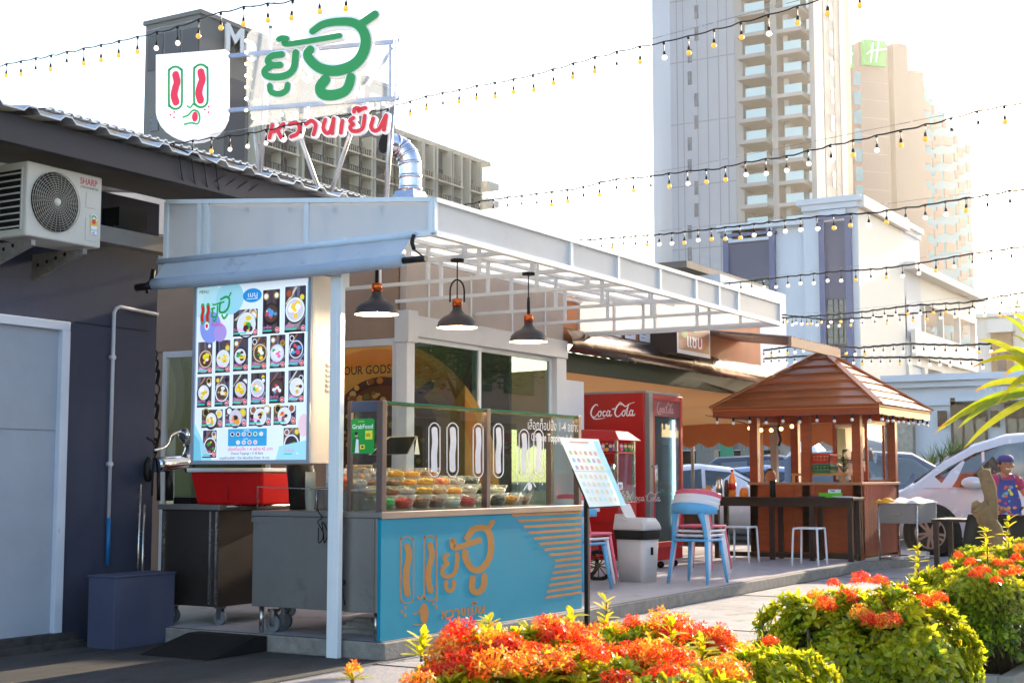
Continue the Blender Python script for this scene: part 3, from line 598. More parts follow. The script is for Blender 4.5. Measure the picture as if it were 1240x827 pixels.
def caster(x, y, z, par, r=.055):
    M = MB(); M.tube([(x-.015,y,z+r),(x+.015,y,z+r)], r, 18); c = M.build('caster', mat('caster_grey','6b7076',.5,var=.1), par)
    M = MB(); M.tube([(x-.017,y,z+r),(x+.017,y,z+r)], r*.45, 12); M.build('hub', steel_l, c)
    M = MB(); M.box((x-.022,y-.02,z+r),(x-.017,y+.02,z+r*2+.03)); M.box((x+.017,y-.02,z+r),(x+.022,y+.02,z+r*2+.03)); M.box((x-.03,y-.03,z+r*2+.02),(x+.03,y+.03,z+r*2+.04)); M.build('fork', steel_l, c)
caster(.12,1.0,.12,t,.06); caster(.3,1.05,.12,t,.06)
brown = '9a6210'
pr = Pr((0,-.0105,.122), (1,0,0), step=.00006)
C8 = lambda x, y: pr.uv(465+x/4.863, 620+y/4.863)
def wp(p, wpx): a = C8(p[0], p[1]); b = C8(p[0], p[1]+wpx); return abs(a[1]-b[1])
def st(pts, wpx, **k): pr.stroke(pts, wpx, brown, mapf=C8, **k)
def capsule(p, cx, cy, hw, hh, n=8): return [(cx+hw*cos(a), cy+(hh-hw)*(1 if sin(a)>0 else -1)+hw*sin(a)) for a in [pi*(2*k+1)/(2*n) for k in range(2*n)]]
st(capsule(pr,136,340,38,195), 7, closed=True); st(capsule(pr,273,328,37,190), 7, closed=True)
st([(137,200),(147,255),(133,330),(128,400),(138,480)], 36); st([(272,192),(282,250),(266,320),(260,390),(274,462)], 34)
st([(198,492),(212,515),(226,488)], 9); st([(175,600),(205,585),(228,545),(248,550),(258,600),(245,650),(225,662),(180,662)], 9); a = C8(234,600); pr.circ(a[0],a[1],.045,.062,brown)
for q in ((126,558),(104,584),(124,606),(310,510),(290,535),(309,557)): a = C8(*q); pr.circ(a[0],a[1],.014,.014,brown,10)
st([(405,172),(420,208),(560,165)], 34); st([(395,180),(400,165),(412,165)], 26); st([(490,150),(520,105),(575,90),(615,115),(630,190),(615,280),(560,340),(510,325),(480,270),(478,235)], 38); st([(605,105),(640,58)], 28)
st([(375,248),(355,262),(362,290),(375,298)], 24); st([(375,298),(345,330),(350,370),(385,378),(418,350),(428,300),(430,245)], 25)
st([(365,410),(368,450),(390,462),(410,440),(412,405)], 24); st([(522,388),(515,440),(535,470),(570,460),(588,420),(590,375)], 36)
def name_strokes(f, wd, T=(0,0), sc=1.0):
    Z = [[(128,592),(121,625),(114,655)], [(123,628),(150,617),(180,590)], [(150,618),(160,635),(170,655)], [(208,592),(235,583),(255,602),(246,635),(215,650)], [(285,590),(310,575),(330,592),(326,620),(320,640)],
         [(375,570),(366,608),(380,632),(400,622),(415,565)], [(415,565),(411,600),(408,634)], [(456,575),(452,600),(448,632)], [(507,562),(491,575),(507,592)], [(507,592),(492,606),(505,624),(538,620),(553,600),(560,552)],
         [(510,534),(514,518),(535,519),(530,531),(550,519),(564,516)], [(600,565),(590,603),(604,622),(628,612),(660,550)], [(660,550),(655,585),(650,618)]]
    for q in Z: f([(T[0]+p[0]*sc, T[1]+p[1]*sc) for p in q], wd)
# the name under the mark
def st2(pts, wd): st([(340+(p[0]-114)*.457, 560+(p[1]-590)*.62 - (p[0]-114)*.015 + 22) for p in pts], wd)
name_strokes(st2, 10)
xr = C8(1150,0)[0]; rows = [(15,750),(52,787),(88,818),(127,848),(166,878),(206,910),(244,940),(282,968),(318,1000),(358,1000),(396,988),(436,976),(476,966),(516,956),(556,946)]
for i,(yy,xx) in enumerate(rows):
    z = .745-.047*i+.035; x = C8(xx,300)[0]; sh = .018*(1 if i < 9 else -1); pr.poly([(x+sh if i<9 else x,z),(CW-.01,z),(CW-.01,z+.020),(x if i<9 else x+.018,z+.020)], 'a8682c')
pr.build('front_print', prnt, fp)
# glass case
t2 = t
frm = mat('case_frame','6b5a58',.4,metal=.5,var=.08)
gl = (0.0,-.045)
zt = 1.715; Y0c, Y1c = -.015, .30
def post(x, y, h=zt, w=.05): M = MB(); M.box((x,y,.972),(x+w,y+w,h)); M.build('case_post', frm, t, bevel=.003)
post(.0,Y0c); post(1.33,Y0c); post(CW-.055,Y0c); post(0,Y1c-.05,w=.03); post(CW-.055,Y1c-.05)
M = MB(); M.box((.005,Y0c+.05,zt-.075),(.03,Y1c-.03,zt)); M.build('case_top_rail', mat('case_rail_blue','4a4f62',.4,var=.05), t, bevel=.003)
for a_, b_ in ((.05,1.33),(1.38,CW-.055)):
    M = MB(); M.box((a_,Y0c+.005,.975),(b_,Y0c+.013,zt-.012)); M.build('case_pane', clear, t)
    M = MB(); M.box((a_,Y0c+.003,zt-.012),(b_,Y1c,zt-.004)); M.build('case_top_pane', clear, t)
    M = MB(); M.box((a_,Y0c+.001,zt-.013),(b_,Y0c+.003,zt-.003)); M.build('glass_edge', green_edge, t)
    M = MB(); M.box((a_,Y0c+.014,zt-.030),(b_,Y0c+.018,zt-.013)); M.build('light_rail', mat('rail_olive','8a8850',.3,metal=.5,var=.05), t)
    M = MB(); M.box((a_+.02,Y0c+.019,zt-.027),(b_-.02,Y0c+.034,zt-.016)); M.build('led_strip', mat('warm_led','fff0c8',.4,var=0,emit=20,tint='ffd58a'), t)
M = MB(); M.box((.008,Y0c+.05,.975),(.016,Y1c-.03,zt-.075)); M.build('case_pane', clear, t)
M = MB(); M.box((CW-.02,Y0c+.05,.975),(CW-.012,Y1c-.05,zt-.01)); M.build('case_pane', clear, t)
M = MB(); M.bar((.01,Y0c+.05,1.115),(.01,Y1c-.03,1.115),.012); M.build('case_rail', steel_l, t)
# white face marks and words on the glass
wh = 'd4d0d4'
def face_mark(plane_y, pxs, ytop, ybot, nm='glass_face_mark', dots=True, xw=5.6):
    p = Pr((0,plane_y,0), (1,0,0), step=.0003)
    for cx in pxs:
        P = [(cx+xw*cos(q), (ytop+xw*1.5 if sin(q)<0 else ybot-xw*1.5)+xw*1.5*sin(q)) for q in [pi*(2*k+1)/24 for k in range(24)]]
        p.stroke(P, 1.3, wh, closed=True, mapf=p.uv)
        p.stroke([(cx,ytop+xw*1.2),(cx+.8,ytop+(ybot-ytop)*.35),(cx-.4,ytop+(ybot-ytop)*.6),(cx,ybot-xw*1.3)], xw*1.05, wh, mapf=p.uv)
    if dots:
        mxp = sum(pxs)/2; q = lambda x, y: p.uv(mxp+x, ybot+y)
        p.stroke([(mxp-3,ybot-2),(mxp,ybot+2),(mxp+3,ybot-3)], 1.3, wh, mapf=p.uv); p.stroke([(mxp-9,ybot+16),(mxp-4,ybot+8),(mxp+1,ybot+6),(mxp+5,ybot+12)], 1.3, wh, mapf=p.uv); a = q(-2,12); p.circ(a[0],a[1],.035,.03,wh)
        for dx, dy in ((-17,2),(-14,5),(-17,8),(12,2),(10,6),(13,9)): a = q(dx,dy); p.circ(a[0],a[1],.009,.009,wh,8)
    return p
p = face_mark(Y0c+.004, (526,548), 512, 577, dots=False, xw=6.8); p.build('glass_face_mark', prnt, t)
p = face_mark(Y0c+.004, (579,603.5), 513, 578, dots=False, xw=6.0); p.build('glass_face_mark', prnt, t)  # middle pair repeats the face mark as its reflection, painted on the pane
p = face_mark(Y0c+.004, (634.5,652), 520, 577, xw=5.8); p.build('glass_face_mark', prnt, t); p = Pr((0,Y0c+.004,0), (1,0,0), step=.0003)
a = p.uv(638.5,514); b = p.uv(697,514); p.text(TH_TOP, a[0], a[1]-.035, .105, wh, 0., sx=.92); p.build('glass_lettering', prnt, t); p = Pr((0,Y0c+.004,0), (1,0,0), step=.0003); a = p.uv(643,525); p.text('Choose Toppings 1-4', a[0], a[1]-.055, .09, wh, .012, sx=.86)
p.build('glass_lettering', prnt, t)
# delivery sticker on the left pane
p = Pr((.004,Y1c-.045,1.36), (0,-1,0), step=.0004); p.rr(0,0,.20,.235,.018,'109c3e'); p.text('GrabFood',.014,.168,.043,'f4fff6',.012,sx=.98); p.text('partner',.065,.212,.018,'b8f05a',.012)
p.rr(.125,.095,.185,.155,.004,'f2e53a'); p.text('50%',.131,.115,.026,'26342a',.012,sx=.8)
p.poly([(.015,.01),(.07,.01),(.075,.10),(.045,.115),(.018,.09)],'0c7030'); p.poly([(.04,.005),(.075,.005),(.07,.095),(.05,.10)],'eef2f4'); p.circ(.052,.128,.013,.016,'d8a888'); p.circ(.05,.136,.015,.012,'1c1514'); p.stroke([(.03,.10),(.025,.13),(.034,.14)],.012,'0f8a3c'); p.rr(.085,.03,.125,.06,.004,'f2e53a'); p.circ(.105,.045,.01,.008,'1c3a24'); p.build('delivery_sticker', prnt, t)
# steel rail, shelf and side cable of the work end
M = MB(); M.tube([(.02,1.08,.97),(.02,1.08,1.135),(.02,.36,1.115),(.02,.36,.97)], .006, 6); M.tube([(.02,.55,1.12),(.02,.55,.97)], .006, 6); M.build('gallery_rail', steel_l, t)
M = MB(); M.tube(catm([(-.01,.52,1.10),(-.03,.50,.98),(-.02,.47,.93),(-.03,.50,.90),(-.02,.46,.83),(-.03,.44,.76),(-.02,.42,.83),(-.02,.47,.90),(-.03,.45,.80),(-.03,.49,.76),(-.02,.50,.86)],5), .004, 5)
M.tube(catm([(-.03,.29,.90),(-.03,.285,.6),(-.03,.28,.45),(-.02,.27,.35)],4), .004, 5); M.sphere((-.03,.285,.50),.022,8); M.build('cable', rubber, t)
# ------------------------------------------------------------------ bowls of toppings in tiers
def bowl_proto():
    q = thing('topping_bowl', 'x', 'bowl', (0,0,0), local=True); M = MB()
    M.lathe((0,0,0), [(.0,.004),(.045,.004),(.062,.03),(.078,.075),(.09,.10),(.093,.104),(.087,.10),(.074,.075),(.058,.032),(.04,.010),(0,.010)], 20); b = M.build('glass_bowl', bowlg, q); return q
def food(kind, q):
    M = MB(); M.c = []; r = random.Random(hash(kind) % 97 + 3)
    base, lumps, n, sz = {'green jelly strands': ('0fa82c',['12b030','2cd048','0a9024'],90,.011), 'red jelly cubes': ('d80c14',['e81018','f03028','b80810'],60,.012), 'brown syrup beans': ('7a4014',['8a4a18','a86020','5c300e'],70,.010),
        'dark red beans': ('6a2412',['7a2c18','8c3a1c','4a180c'],70,.009), 'white coconut jelly': ('e9e4da',['f4f0e6','e0dad0'],40,.014), 'golden sweet corn': ('f09a10',['ffb41c','e88c0c','ffc83c'],90,.009),
        'yellow jackfruit strips': ('e4a41c',['f0b830','dc9818'],40,.016), 'black grass jelly': ('1e1a1a',['2a2424','141212'],40,.014), 'brown sugar lotus seeds': ('b0762c',['c08838','9c6420'],60,.011), 'mixed fruit': ('e8803a',['f06030','f4e0c8','e8a040','d04030'],40,.018), 'pale taro cubes': ('c8b8b8',['d8c8c8','b8a8b0'],45,.014)}[kind]
    k0 = len(M.v); M.lathe((0,0,0), [(.0,.012),(.045,.013),(.064,.045),(.070,.062),(0,.066)], 18); M.c += [lin(base)]*(len(M.v)-k0)
    for k in range(n):
        a = r.uniform(0,2*pi); d = .064*sqrt(r.random()); s = sz*r.uniform(.7,1.25); k0 = len(M.v); c = (d*cos(a), d*sin(a), .064+.014*(1-(d/.064)**2)+r.uniform(-.003,.004))
        M.sphere(c, s, 6, sc=(1,r.uniform(.6,1.4),r.uniform(.5,.9))); M.c += [lin(r.choice(lumps))]*(len(M.v)-k0)
    return M.build('topping', foodm, q)
protos = {}
def place_bowl(kind, x, y, z, lab, grp, sc=1.):
    if kind not in protos:
        q = bowl_proto(); food(kind, q); protos[kind] = (q, [c for c in kids(q)]); new = q
    else:
        q, ch = protos[kind]; new = q.copy(); SC.collection.objects.link(new)
        for c in ch: d = c.copy(); SC.collection.objects.link(d); d.parent = new
    jr = random.Random(int(x*977+y*131)); sc *= jr.uniform(.93,1.05); new.location = (x+jr.uniform(-.008,.008),y+jr.uniform(-.008,.008),z); new.rotation_euler = (0,0,jr.uniform(0,6.28)); new.scale = (sc,sc,sc); retag(new, lab, grp); return new
rows_ = [ (.075, .975, ['green jelly strands','red jelly cubes','brown syrup beans','dark red beans','white coconut jelly','red jelly cubes','white coconut jelly','black grass jelly','golden sweet corn','brown sugar lotus seeds'], 'front row'),
  (.205, 1.045, ['brown sugar lotus seeds','brown syrup beans','pale taro cubes','yellow jackfruit strips','brown sugar lotus seeds','golden sweet corn','pale taro cubes','black grass jelly','white coconut jelly'], 'second row'),
  (.335, 1.105, ['pale taro cubes','brown sugar lotus seeds','brown syrup beans','golden sweet corn','yellow jackfruit strips','mixed fruit','pale taro cubes','black grass jelly'], 'third row'),
  (.465, 1.165, ['pale taro cubes','brown syrup beans','pale taro cubes','yellow jackfruit strips','golden sweet corn','brown sugar lotus seeds'], 'back row')]
for j,(y,z,kk,rn) in enumerate(rows_):
    for i, kd in enumerate(kk):
        end = 'leftmost' if i == 0 else ('rightmost' if i == len(kk)-1 else ['second','third','fourth','fifth','sixth','seventh','eighth','ninth'][i-1]+' from left')
        place_bowl(kd, .17+i*.205-.0*j+.012*j, y, z, f'glass bowl of {kd} in the {rn} of bowls, {end}', 'glass bowls of dessert toppings in tiers', 1.0)
place_bowl('mixed fruit', .10,.40,1.10,'glass bowl of red and white mixed fruit by the left side pane','glass bowls of dessert toppings in tiers',1.15)
for j,(y,z) in enumerate(((.205,1.045),(.335,1.105),(.465,1.165))):
    M = MB(); M.box((.06,y-.065,z-.012),(2.1,y+.065,z-.002)); M.box((.06,y-.06,.975),(.07,y+.06,z-.012)); M.box((2.09,y-.06,.975),(2.1,y+.06,z-.012)); M.build('tier_shelf', clear, t)
# ------------------------------------------------------------------ things on the work end
def obj1(name, lab, cat, M, m, **k): return M.build(name, m, None, lab, cat, **k)
M = MB(); M.lathe((.30,.93,.972), [(.0,0),(.07,0),(.085,.2),(.10,.31),(.095,.32),(.085,.31),(.0,.30)], 20); obj1('black_bin', 'tall black plastic bin standing beside the red cooler on the steel top','bin',M,black)
t3 = thing('plastic_cup_stack','stack of clear plastic cups on the steel counter beside the black bin','cups',(.16,.72,.972)); 
for k in range(9):
    M = MB(); z = .972+k*.022; M.lathe((.16,.72,z), [(.028,0),(.037,.09),(.039,.092)], 16); M.build('cup', glass('cup_plastic','e8ecea',haze=.25), t3)
t3 = thing('topping_box','small white carton with coloured petal print behind the cups','box',(.55,.72,1.13)); M = MB(); M.box((.5,.60,1.13),(.6,.80,1.26)); M.build('carton', mat('carton_white','e8e4e0',.6), t3)
p = Pr((.499,.80,1.13),(0,-1,0)); 
for k,cx in enumerate(['d8232f','2a4a9a','f0b030','d8232f','8a2a6a']): a = k*1.25; p.circ(.09+.035*cos(a),.065+.035*sin(a),.022,.012,cx,8)
p.build('petal_print', prnt, t3)
M = MB(); M.box((.35,.5,.972),(1.0,.98,1.13)); obj1('steel_shelf','low dark steel riser standing on the counter under the jars','shelf',M,steel,bevel=.004)
def jar(x,y,z,lab,cols,r=.055,h=.14):
    q = thing('sweet_jar', lab, 'jar', (x,y,z), 0, 'jars of sweets on the counter'); M = MB(); M.lathe((x,y,z),[(0,0),(r,0),(r,h-.015),(r*.9,h)],18); M.build('glass', bowlg, q)
    M = MB(); M.lathe((x,y,z+h),[(0,0),(r*1.02,0),(r*1.02,.02),(0,.02)],18); M.build('lid', mat('jar_lid','b08a60',.5), q)
    M = MB(); M.c = []; rr_ = random.Random(int(x*100+y*50))
    for k in range(90): a = rr_.uniform(0,2*pi); d = r*.85*sqrt(rr_.random()); k0 = len(M.v); M.sphere((x+d*cos(a),y+d*sin(a),z+.01+rr_.random()*h*.7), .011, 6); M.c += [lin(rr_.choice(cols))]*(len(M.v)-k0)
    M.build('sweets', foodm, q)
jar(.45,.56,1.13,'sweet jar with pink and white pieces left of the white post',['e05068','f4e8ec','d03048']); jar(.36,.40,1.13,'sweet jar with red pieces directly behind the white post',['d83028','f0a040','f4e8ec']); jar(.2,.33,1.13,'sweet jar with orange pieces just right of the white post',['e87028','f0c060','e0d8c8'],.05,.12)
t3 = thing('cash_basket','dark basket with hooped handle behind the white carton','basket',(.75,.85,1.13)); M = MB(); M.tube([(.75+.0*k,.85+.09*cos(pi*k/10),1.22+.07*sin(pi*k/10)) for k in range(11)],.008,6); M.build('handle', black, t3); M = MB(); M.lathe((.75,.85,1.13),[(0,0),(.09,0),(.1,.09),(.09,.09),(0,.02)],16); M.build('bowl', darkw, t3)
t3 = thing('tablet_stand','tilted dark tablet on a white stand inside the glass case','tablet',(.55,.35,1.25)); q = [ond(447.5,551,9.9),ond(494,550,10.15),ond(505,528,10.2),ond(471.5,529,10.0)]
M = MB(); nn = (q[1]-q[0]).cross(q[3]-q[0]).normalized()*-.012; M.prism(q, nn if nn.dot(FWD)>0 else -nn); M.build('case', mat('tablet_back','9a8f8a',.4), t3)
c_ = sum(q, Vector())/4; M = MB(); M.prism([c_+(p_-c_)*.93-FWD*.004 for p_ in q], -FWD*.003); M.build('screen', mat('tablet_screen','121416',.15,var=0), t3)
M = MB(); M.prism([q[2],q[2]+Vector((.02,-.01,-.13)),q[2]+Vector((-.02,.01,-.13))], (.015,.01,0)); M.build('foot', white, t3)
# under the counter: folded sack
M = MB()
for k,(w_,z) in enumerate(((.42,.14),(.40,.17),(.36,.20),(.30,.225))): M.tube(catm([(.25,.12+.05*k,z),(.28,.12+w_/2,z+.012*sin(k*2)),(.25,.10+w_,z)],5), [.015]+[.022]*9+[.012], 8)
obj1('folded_sack','folded grey plastic sacks lying on the platform under the steel counter','sack',M,mat('sack_grey','8d8884',.6,var=.3,scale=10,bump=.4))
# ================================================================== second steel cabinet, cooler and juicer
t = thing('steel_cabinet','dark steel cabinet on casters below the red cooler','cabinet',(.7,1.9,.12))
M = MB(); M.box((.22,1.62,.255),(1.2,2.19,.96)); M.build('body', mat('dark_brushed_steel','4a4240',.4,metal=.7,var=.12,scale=2), t, bevel=.004)
M = MB(); M.box((.19,1.59,.96),(1.22,2.21,1.0)); M.build('top', steel, t, bevel=.004)
M = MB()
for y in (1.625,1.685,2.15): M = MB(); M.box((.209,y,.27),(.219,y+.018,.95)); M.build('edge_strip', steel_l, t)
M = MB(); M.tube([(.24,1.57,.985),(1.2,1.57,.985)], .012, 8); M.build('handle_bar', steel_l, t)
caster(.30,1.66,.12,t,.05); caster(.30,2.12,.12,t,.05); caster(1.1,1.66,.12,t,.05)
t = thing('cool_box','red plastic cool box with a white lid rim on the dark steel cabinet','cool box',(.55,1.6,1.0))
M = MB(); a = onx(243,600,.4); M.add([(.32,1.30,1.0),(.80,1.30,1.0),(.80,1.93,1.0),(.32,1.93,1.0),(.28,1.26,1.24),(.84,1.26,1.24),(.84,1.97,1.24),(.28,1.97,1.24)],[(0,3,2,1),(4,5,6,7),(0,1,5,4),(1,2,6,5),(2,3,7,6),(3,0,4,7)]); M.build('tub', redpl, t, bevel=.015)
M = MB(); M.box((.26,1.24,1.24),(.86,1.99,1.27)); M.build('lid_rim', mat('lid_white','d8dce4',.5,var=.03), t, bevel=.008)
M = MB(); M.box((.298,1.60,1.03),(.303,1.608,1.22)); M.build('seam', mat('seam_red','8a0e10',.5,var=0), t)
t = thing('juice_press','polished steel hand press with curved arm, left of the menu board','juice press',(.55,2.15,1.0))
bx_, by_ = .42, 2.13
P = lambda px, py, y=2.13: ony(px, py, y)
M = MB(); M.tube([P(188,563),P(200,562),P(222,560),P(228,556)], [.055,.058,.058,.045], 16); M.build('barrel', chrome, t)
M = MB(); M.tube(catm([P(222,560),P(230,552),P(234,545),P(235,541)],5), [.045,.05,.05,.05,.055,.058,.06,.062,.064,.066,.07,.072,.075,.078,.08,.082], 16); M.build('spout', chrome, t)
M = MB(); M.tube(catm([P(186,545),P(195,543),P(203,538),P(207,528),P(214,524),P(221,523)],5), .011, 8); M.build('lever_arm', chrome, t)
M = MB(); c_ = P(222,527); M.lathe(c_-FWD*.02, [(0,0),(.035,.0),(.052,.008),(.055,.016),(0,.02)], 18, ax=(FWD*.9+RGT*.5)); M.build('lever_disc', chrome, t)
M = MB(); M.tube([P(205,568),P(205,606)], .03, 12); M.tube([P(192,567),P(192,606)], .014, 8); M.box((.35,2.02,1.0),(.75,2.2,1.05)); M.build('stand', blackm, t)
M = MB(); M.tube(catm([P(178,530),P(186,535),P(190,545),P(186,560),P(184,600)],4), .008, 6); M.build('hose', rubber, t); M = MB(); M.tube(catm([P(225,570),P(233,568),P(237,556)],4), .012, 6); M.build('hose', rubber, t)
t = thing('hanging_tools','dark utensils and cables hanging on the wall edge above the press','utensils',(.45,2.4,1.3)); M = MB(); 
for k in range(9): a = ony(186+(k*5)%4, 420+k*14, 2.5); M.tube(catm([a, a+Vector((.03,-.01,-.05+.02*(k%3))), a+Vector((.0,-.02,-.11))],3), .006+.004*(k%3), 6)
M.tube([ony(187,420,2.5),ony(186,552,2.5)], .004, 5); M.build('cable', rubber, t)
M = MB(); a = ony(180,560,2.40); M.lathe(a-Vector((0,0,.15)), [(0,0),(.03,.01),(.04,.06),(.04,.14),(.02,.19),(0,.2)], 14); M.build('kettle_handle', black, t)
M = MB(); a = ony(185,650,2.2); M.tube([(a.x,2.3,.13),(a.x,2.3,1.0)], .012, 8); M.tube([(a.x-.05,2.3,.13),(a.x-.04,2.3,1.15)], .010, 8); obj1('steel_pipes','thin steel pipes running down beside the dark steel cabinet','pipe',M,steel_l)
# ================================================================== menu stand on pole
t = thing('brochure_stand','black pole stand holding an open white menu leaflet in front of the counter end','menu stand',(2.72,-.22,.006))
b0 = onz(711,748,.006); b0 = ony(711,745,-.2); bx0, by0 = b0.x, -.2
top = ond(708,592,(Vector((bx0,by0,0))-CAMP).dot(FWD))
M = MB(); M.bar((bx0,by0,.01),(bx0,by0,top.z),.035); M.box((bx0-.16,by0-.14,.0065),(bx0+.16,by0+.14,.016)); M.build('pole', blackm, t, bevel=.002)
dd = (Vector((bx0,by0,0))-CAMP).dot(FWD)
q = [ond(677.5,530,dd-.14), ond(724.5,532,dd-.02), ond(751,612,dd-.10), ond(713.5,614,dd-.22)]
nn = (q[1]-q[0]).cross(q[3]-q[0]).normalized(); nn = nn if nn.dot(FWD) > 0 else -nn
M = MB(); M.prism([q[0]*.55+q[3]*.45, q[1]*.5+q[2]*.5, q[2]+Vector((0,0,-.006)), q[3]+Vector((0,0,-.006))], nn*.02); M.build('tray', blackm, t)
q2 = [p_-nn*.006 for p_ in q]; M = MB(); M.prism(q2, nn*.003); lf = M.build('leaflet', mat('paper_white','eef2f2',.6,var=.02), t)
u_ = (q2[1]-q2[0]); v_ = (q2[3]-q2[0]); p = Pr(q2[0]-nn*.0012, u_, -(v_-u_*(v_.dot(u_)/u_.dot(u_))), step=.0001)
Lu = u_.length; vdir = p.v; sk_ = v_.dot(p.u); Lv = -v_.dot(vdir)
def lp(a, b): return (a*Lu*.98 + b*sk_, -b*Lv)
cols_ = ['e8b89a','dca090','a8cc98','ecd898','c0aecc','d8b098','a0c8d4']
p.poly([lp(.85,.03),lp(.99,.03),lp(.99,.97),lp(.85,.97)],'bfe6ee')
for rr_ in range(8):
    for cc in range(6):
        if rr_ in (0,): continue
        z0_ = .08+rr_*.108+(.02 if rr_>3 else 0); a = .08+cc*.13; p.poly([lp(a,z0_),lp(a+.07,z0_),lp(a+.07,z0_+.055),lp(a,z0_+.055)], random.choice(cols_) if rr_<4 else random.choice(['e8d8c0','cfe0d8','d8e8ee','f0d0b8']))
p.poly([lp(.2,.05),lp(.7,.05),lp(.7,.065),lp(.2,.065)],'e8a088'); p.poly([lp(0,.485),lp(1,.475),lp(1,.48),lp(0,.49)],'9aa4a8'); p.build('leaflet_print', prnt, lf)
# ================================================================== Cola fridge
FX, FY = 7.53, 1.60
t = thing('drinks_fridge','tall red drinks fridge with white script on its side and a glass door','fridge',(FX+.48,FY+.42,.12))
M = MB(); M.box((FX,FY+.03,.22),(FX+.96,FY+.84,2.21)); M.build('cabinet', redm, t, bevel=.01)
M = MB(); M.box((FX,FY+.0,2.195),(FX+.96,FY+.84,2.225)); M.build('top_cap', mat('cap_grey','8c8884',.4), t, bevel=.004)
M = MB(); M.box((FX+.01,FY-.02,.22),(FX+.95,FY+.028,.36)); M.build('kick_panel', redm, t, bevel=.004)
M = MB(); M.box((FX+.0,FY-.035,.37),(FX+.10,FY+.025,2.19)); M.build('door_stile', mat('stile_grey','8a8486',.35,metal=.5,var=.05), t, bevel=.004)
M = MB(); M.box((FX+.10,FY-.035,.37),(FX+.145,FY+.025,2.19)); M.box((FX+.90,FY-.035,.37),(FX+.96,FY+.025,2.19)); M.box((FX+.145,FY-.034,2.12),(FX+.90,FY+.024,2.19)); M.box((FX+.145,FY-.034,.37),(FX+.90,FY+.024,.44)); d = M.build('door', redm, t, bevel=.004)
M = MB(); M.box((FX+.145,FY-.02,.44),(FX+.90,FY-.012,1.93)); M.build('door_glass', smoke_glass, d)
M = MB(); M.box((FX+.145,FY-.026,1.93),(FX+.90,FY-.01,2.12)); M.build('door_header', mat('header_red','8a4048',.3,var=.05), d)
M = MB(); M.tube([(FX+.06,FY-.035,1.33),(FX+.06,FY-.08,1.33),(FX+.06,FY-.08,.98),(FX+.06,FY-.035,.98)], .013, 8); M.tube([(FX+.12,FY-.035,1.34),(FX+.12,FY-.07,1.34),(FX+.12,FY-.07,.99),(FX+.12,FY-.035,.99)], .010, 8); M.build('handle', steel_l, d)
M = MB(); M.box((FX+.74,FY-.005,.62),(FX+.80,FY+.01,1.90)); M.build('led_tube', mat('cool_led','e8fbff',.4,var=0,emit=2.2,tint='d8f4ff'), t)
for k in range(5):
    z = .62+k*.27; M = MB(); M.box((FX+.16,FY+.06,z),(FX+.9,FY+.5,z+.012)); M.build('shelf', mat('shelf_wire','a0a4a6',.4), t)
M = MB(); M.box((FX+.1,FY+.0295,.44),(FX+.9,FY+.032,1.93)); M.build('inner_liner', mat('liner_grey','8e9698',.6), t)
for k in range(3): M = MB(); x_ = FX+.08+k*.4; M.tube([(x_-.02,FY+.06,.16),(x_+.02,FY+.06,.16)], .04, 10); M.build('caster', rubber, t)
M = MB(); M.box((FX+.96,FY+.05,1.0),(FX+1.06,FY+.3,1.45)); M.build('side_bracket', redm, t, bevel=.01)
M = MB(); M.box((FX+.05,FY-.024,.27),(FX+.12,FY-.019,.32)); M.build('rating_plate', white, t)
def cola(p, x, y, s, col):
    f = lambda pts, w_: p.stroke([(x+a*s, y+b*s) for a, b in pts], [w_[0]*s, w_[1]*s, w_[2]*s] if isinstance(w_, tuple) else w_*s, col)
    f([(.62,.92),(.55,1.02),(.35,.98),(.10,.70),(.0,.35),(.10,.08),(.35,.05),(.62,.30)], (.05,.15,.05))
    f([(.10,.08),(.3,-.10),(.8,-.12),(1.3,-.05)], (.12,.08,.02))
    f([(.72,.45),(.62,.25),(.70,.08),(.84,.12),(.92,.32),(.86,.50),(.74,.46)], .09); f([(.90,.45),(1.0,.40),(1.08,.42)], .05)
    f([(1.30,.45),(1.18,.48),(1.08,.28),(1.14,.08),(1.34,.16)], .09)
    f([(1.68,.45),(1.54,.50),(1.42,.30),(1.48,.08),(1.62,.15),(1.72,.48)], .09); f([(1.72,.48),(1.66,.20),(1.74,.08),(1.86,.18)], .09)
    f([(1.95,.62),(2.10,.66)], .10)
    f([(2.75,.92),(2.66,1.02),(2.46,.95),(2.26,.68),(2.16,.35),(2.26,.08),(2.50,.05),(2.76,.30)], (.05,.15,.05))
    f([(2.46,1.0),(2.62,1.16),(2.85,1.0),(3.1,.82),(3.45,1.0),(3.9,1.12)], (.03,.10,.03))
    f([(2.88,.45),(2.78,.25),(2.86,.08),(3.0,.12),(3.08,.32),(3.02,.50),(2.90,.46)], .09); f([(3.06,.45),(3.2,.6),(3.36,.95)], .05)
    f([(3.38,.98),(3.26,.55),(3.20,.18),(3.30,.06),(3.42,.18)], .09)
    f([(3.72,.45),(3.58,.50),(3.46,.30),(3.52,.08),(3.66,.15),(3.76,.48)], .09); f([(3.76,.48),(3.70,.20),(3.78,.06),(3.92,.18)], .09)
p = Pr((FX-.001,FY+.84,.12),(0,-1,0)); cola(p,.10,1.80,.150,'f4f0f0'); p.build('script_lettering', prnt, t)
p = Pr((FX+.145,FY-.0265,1.93),(1,0,0)); cola(p,.09,.04,.118,'c89098'); p.build('door_lettering', prnt, t)
p = Pr((FX-.001,FY+.84,.12),(0,-1,0)); cola(p,.62,.80,.10,'e8c8c8'); p.build('low_lettering', prnt, t)
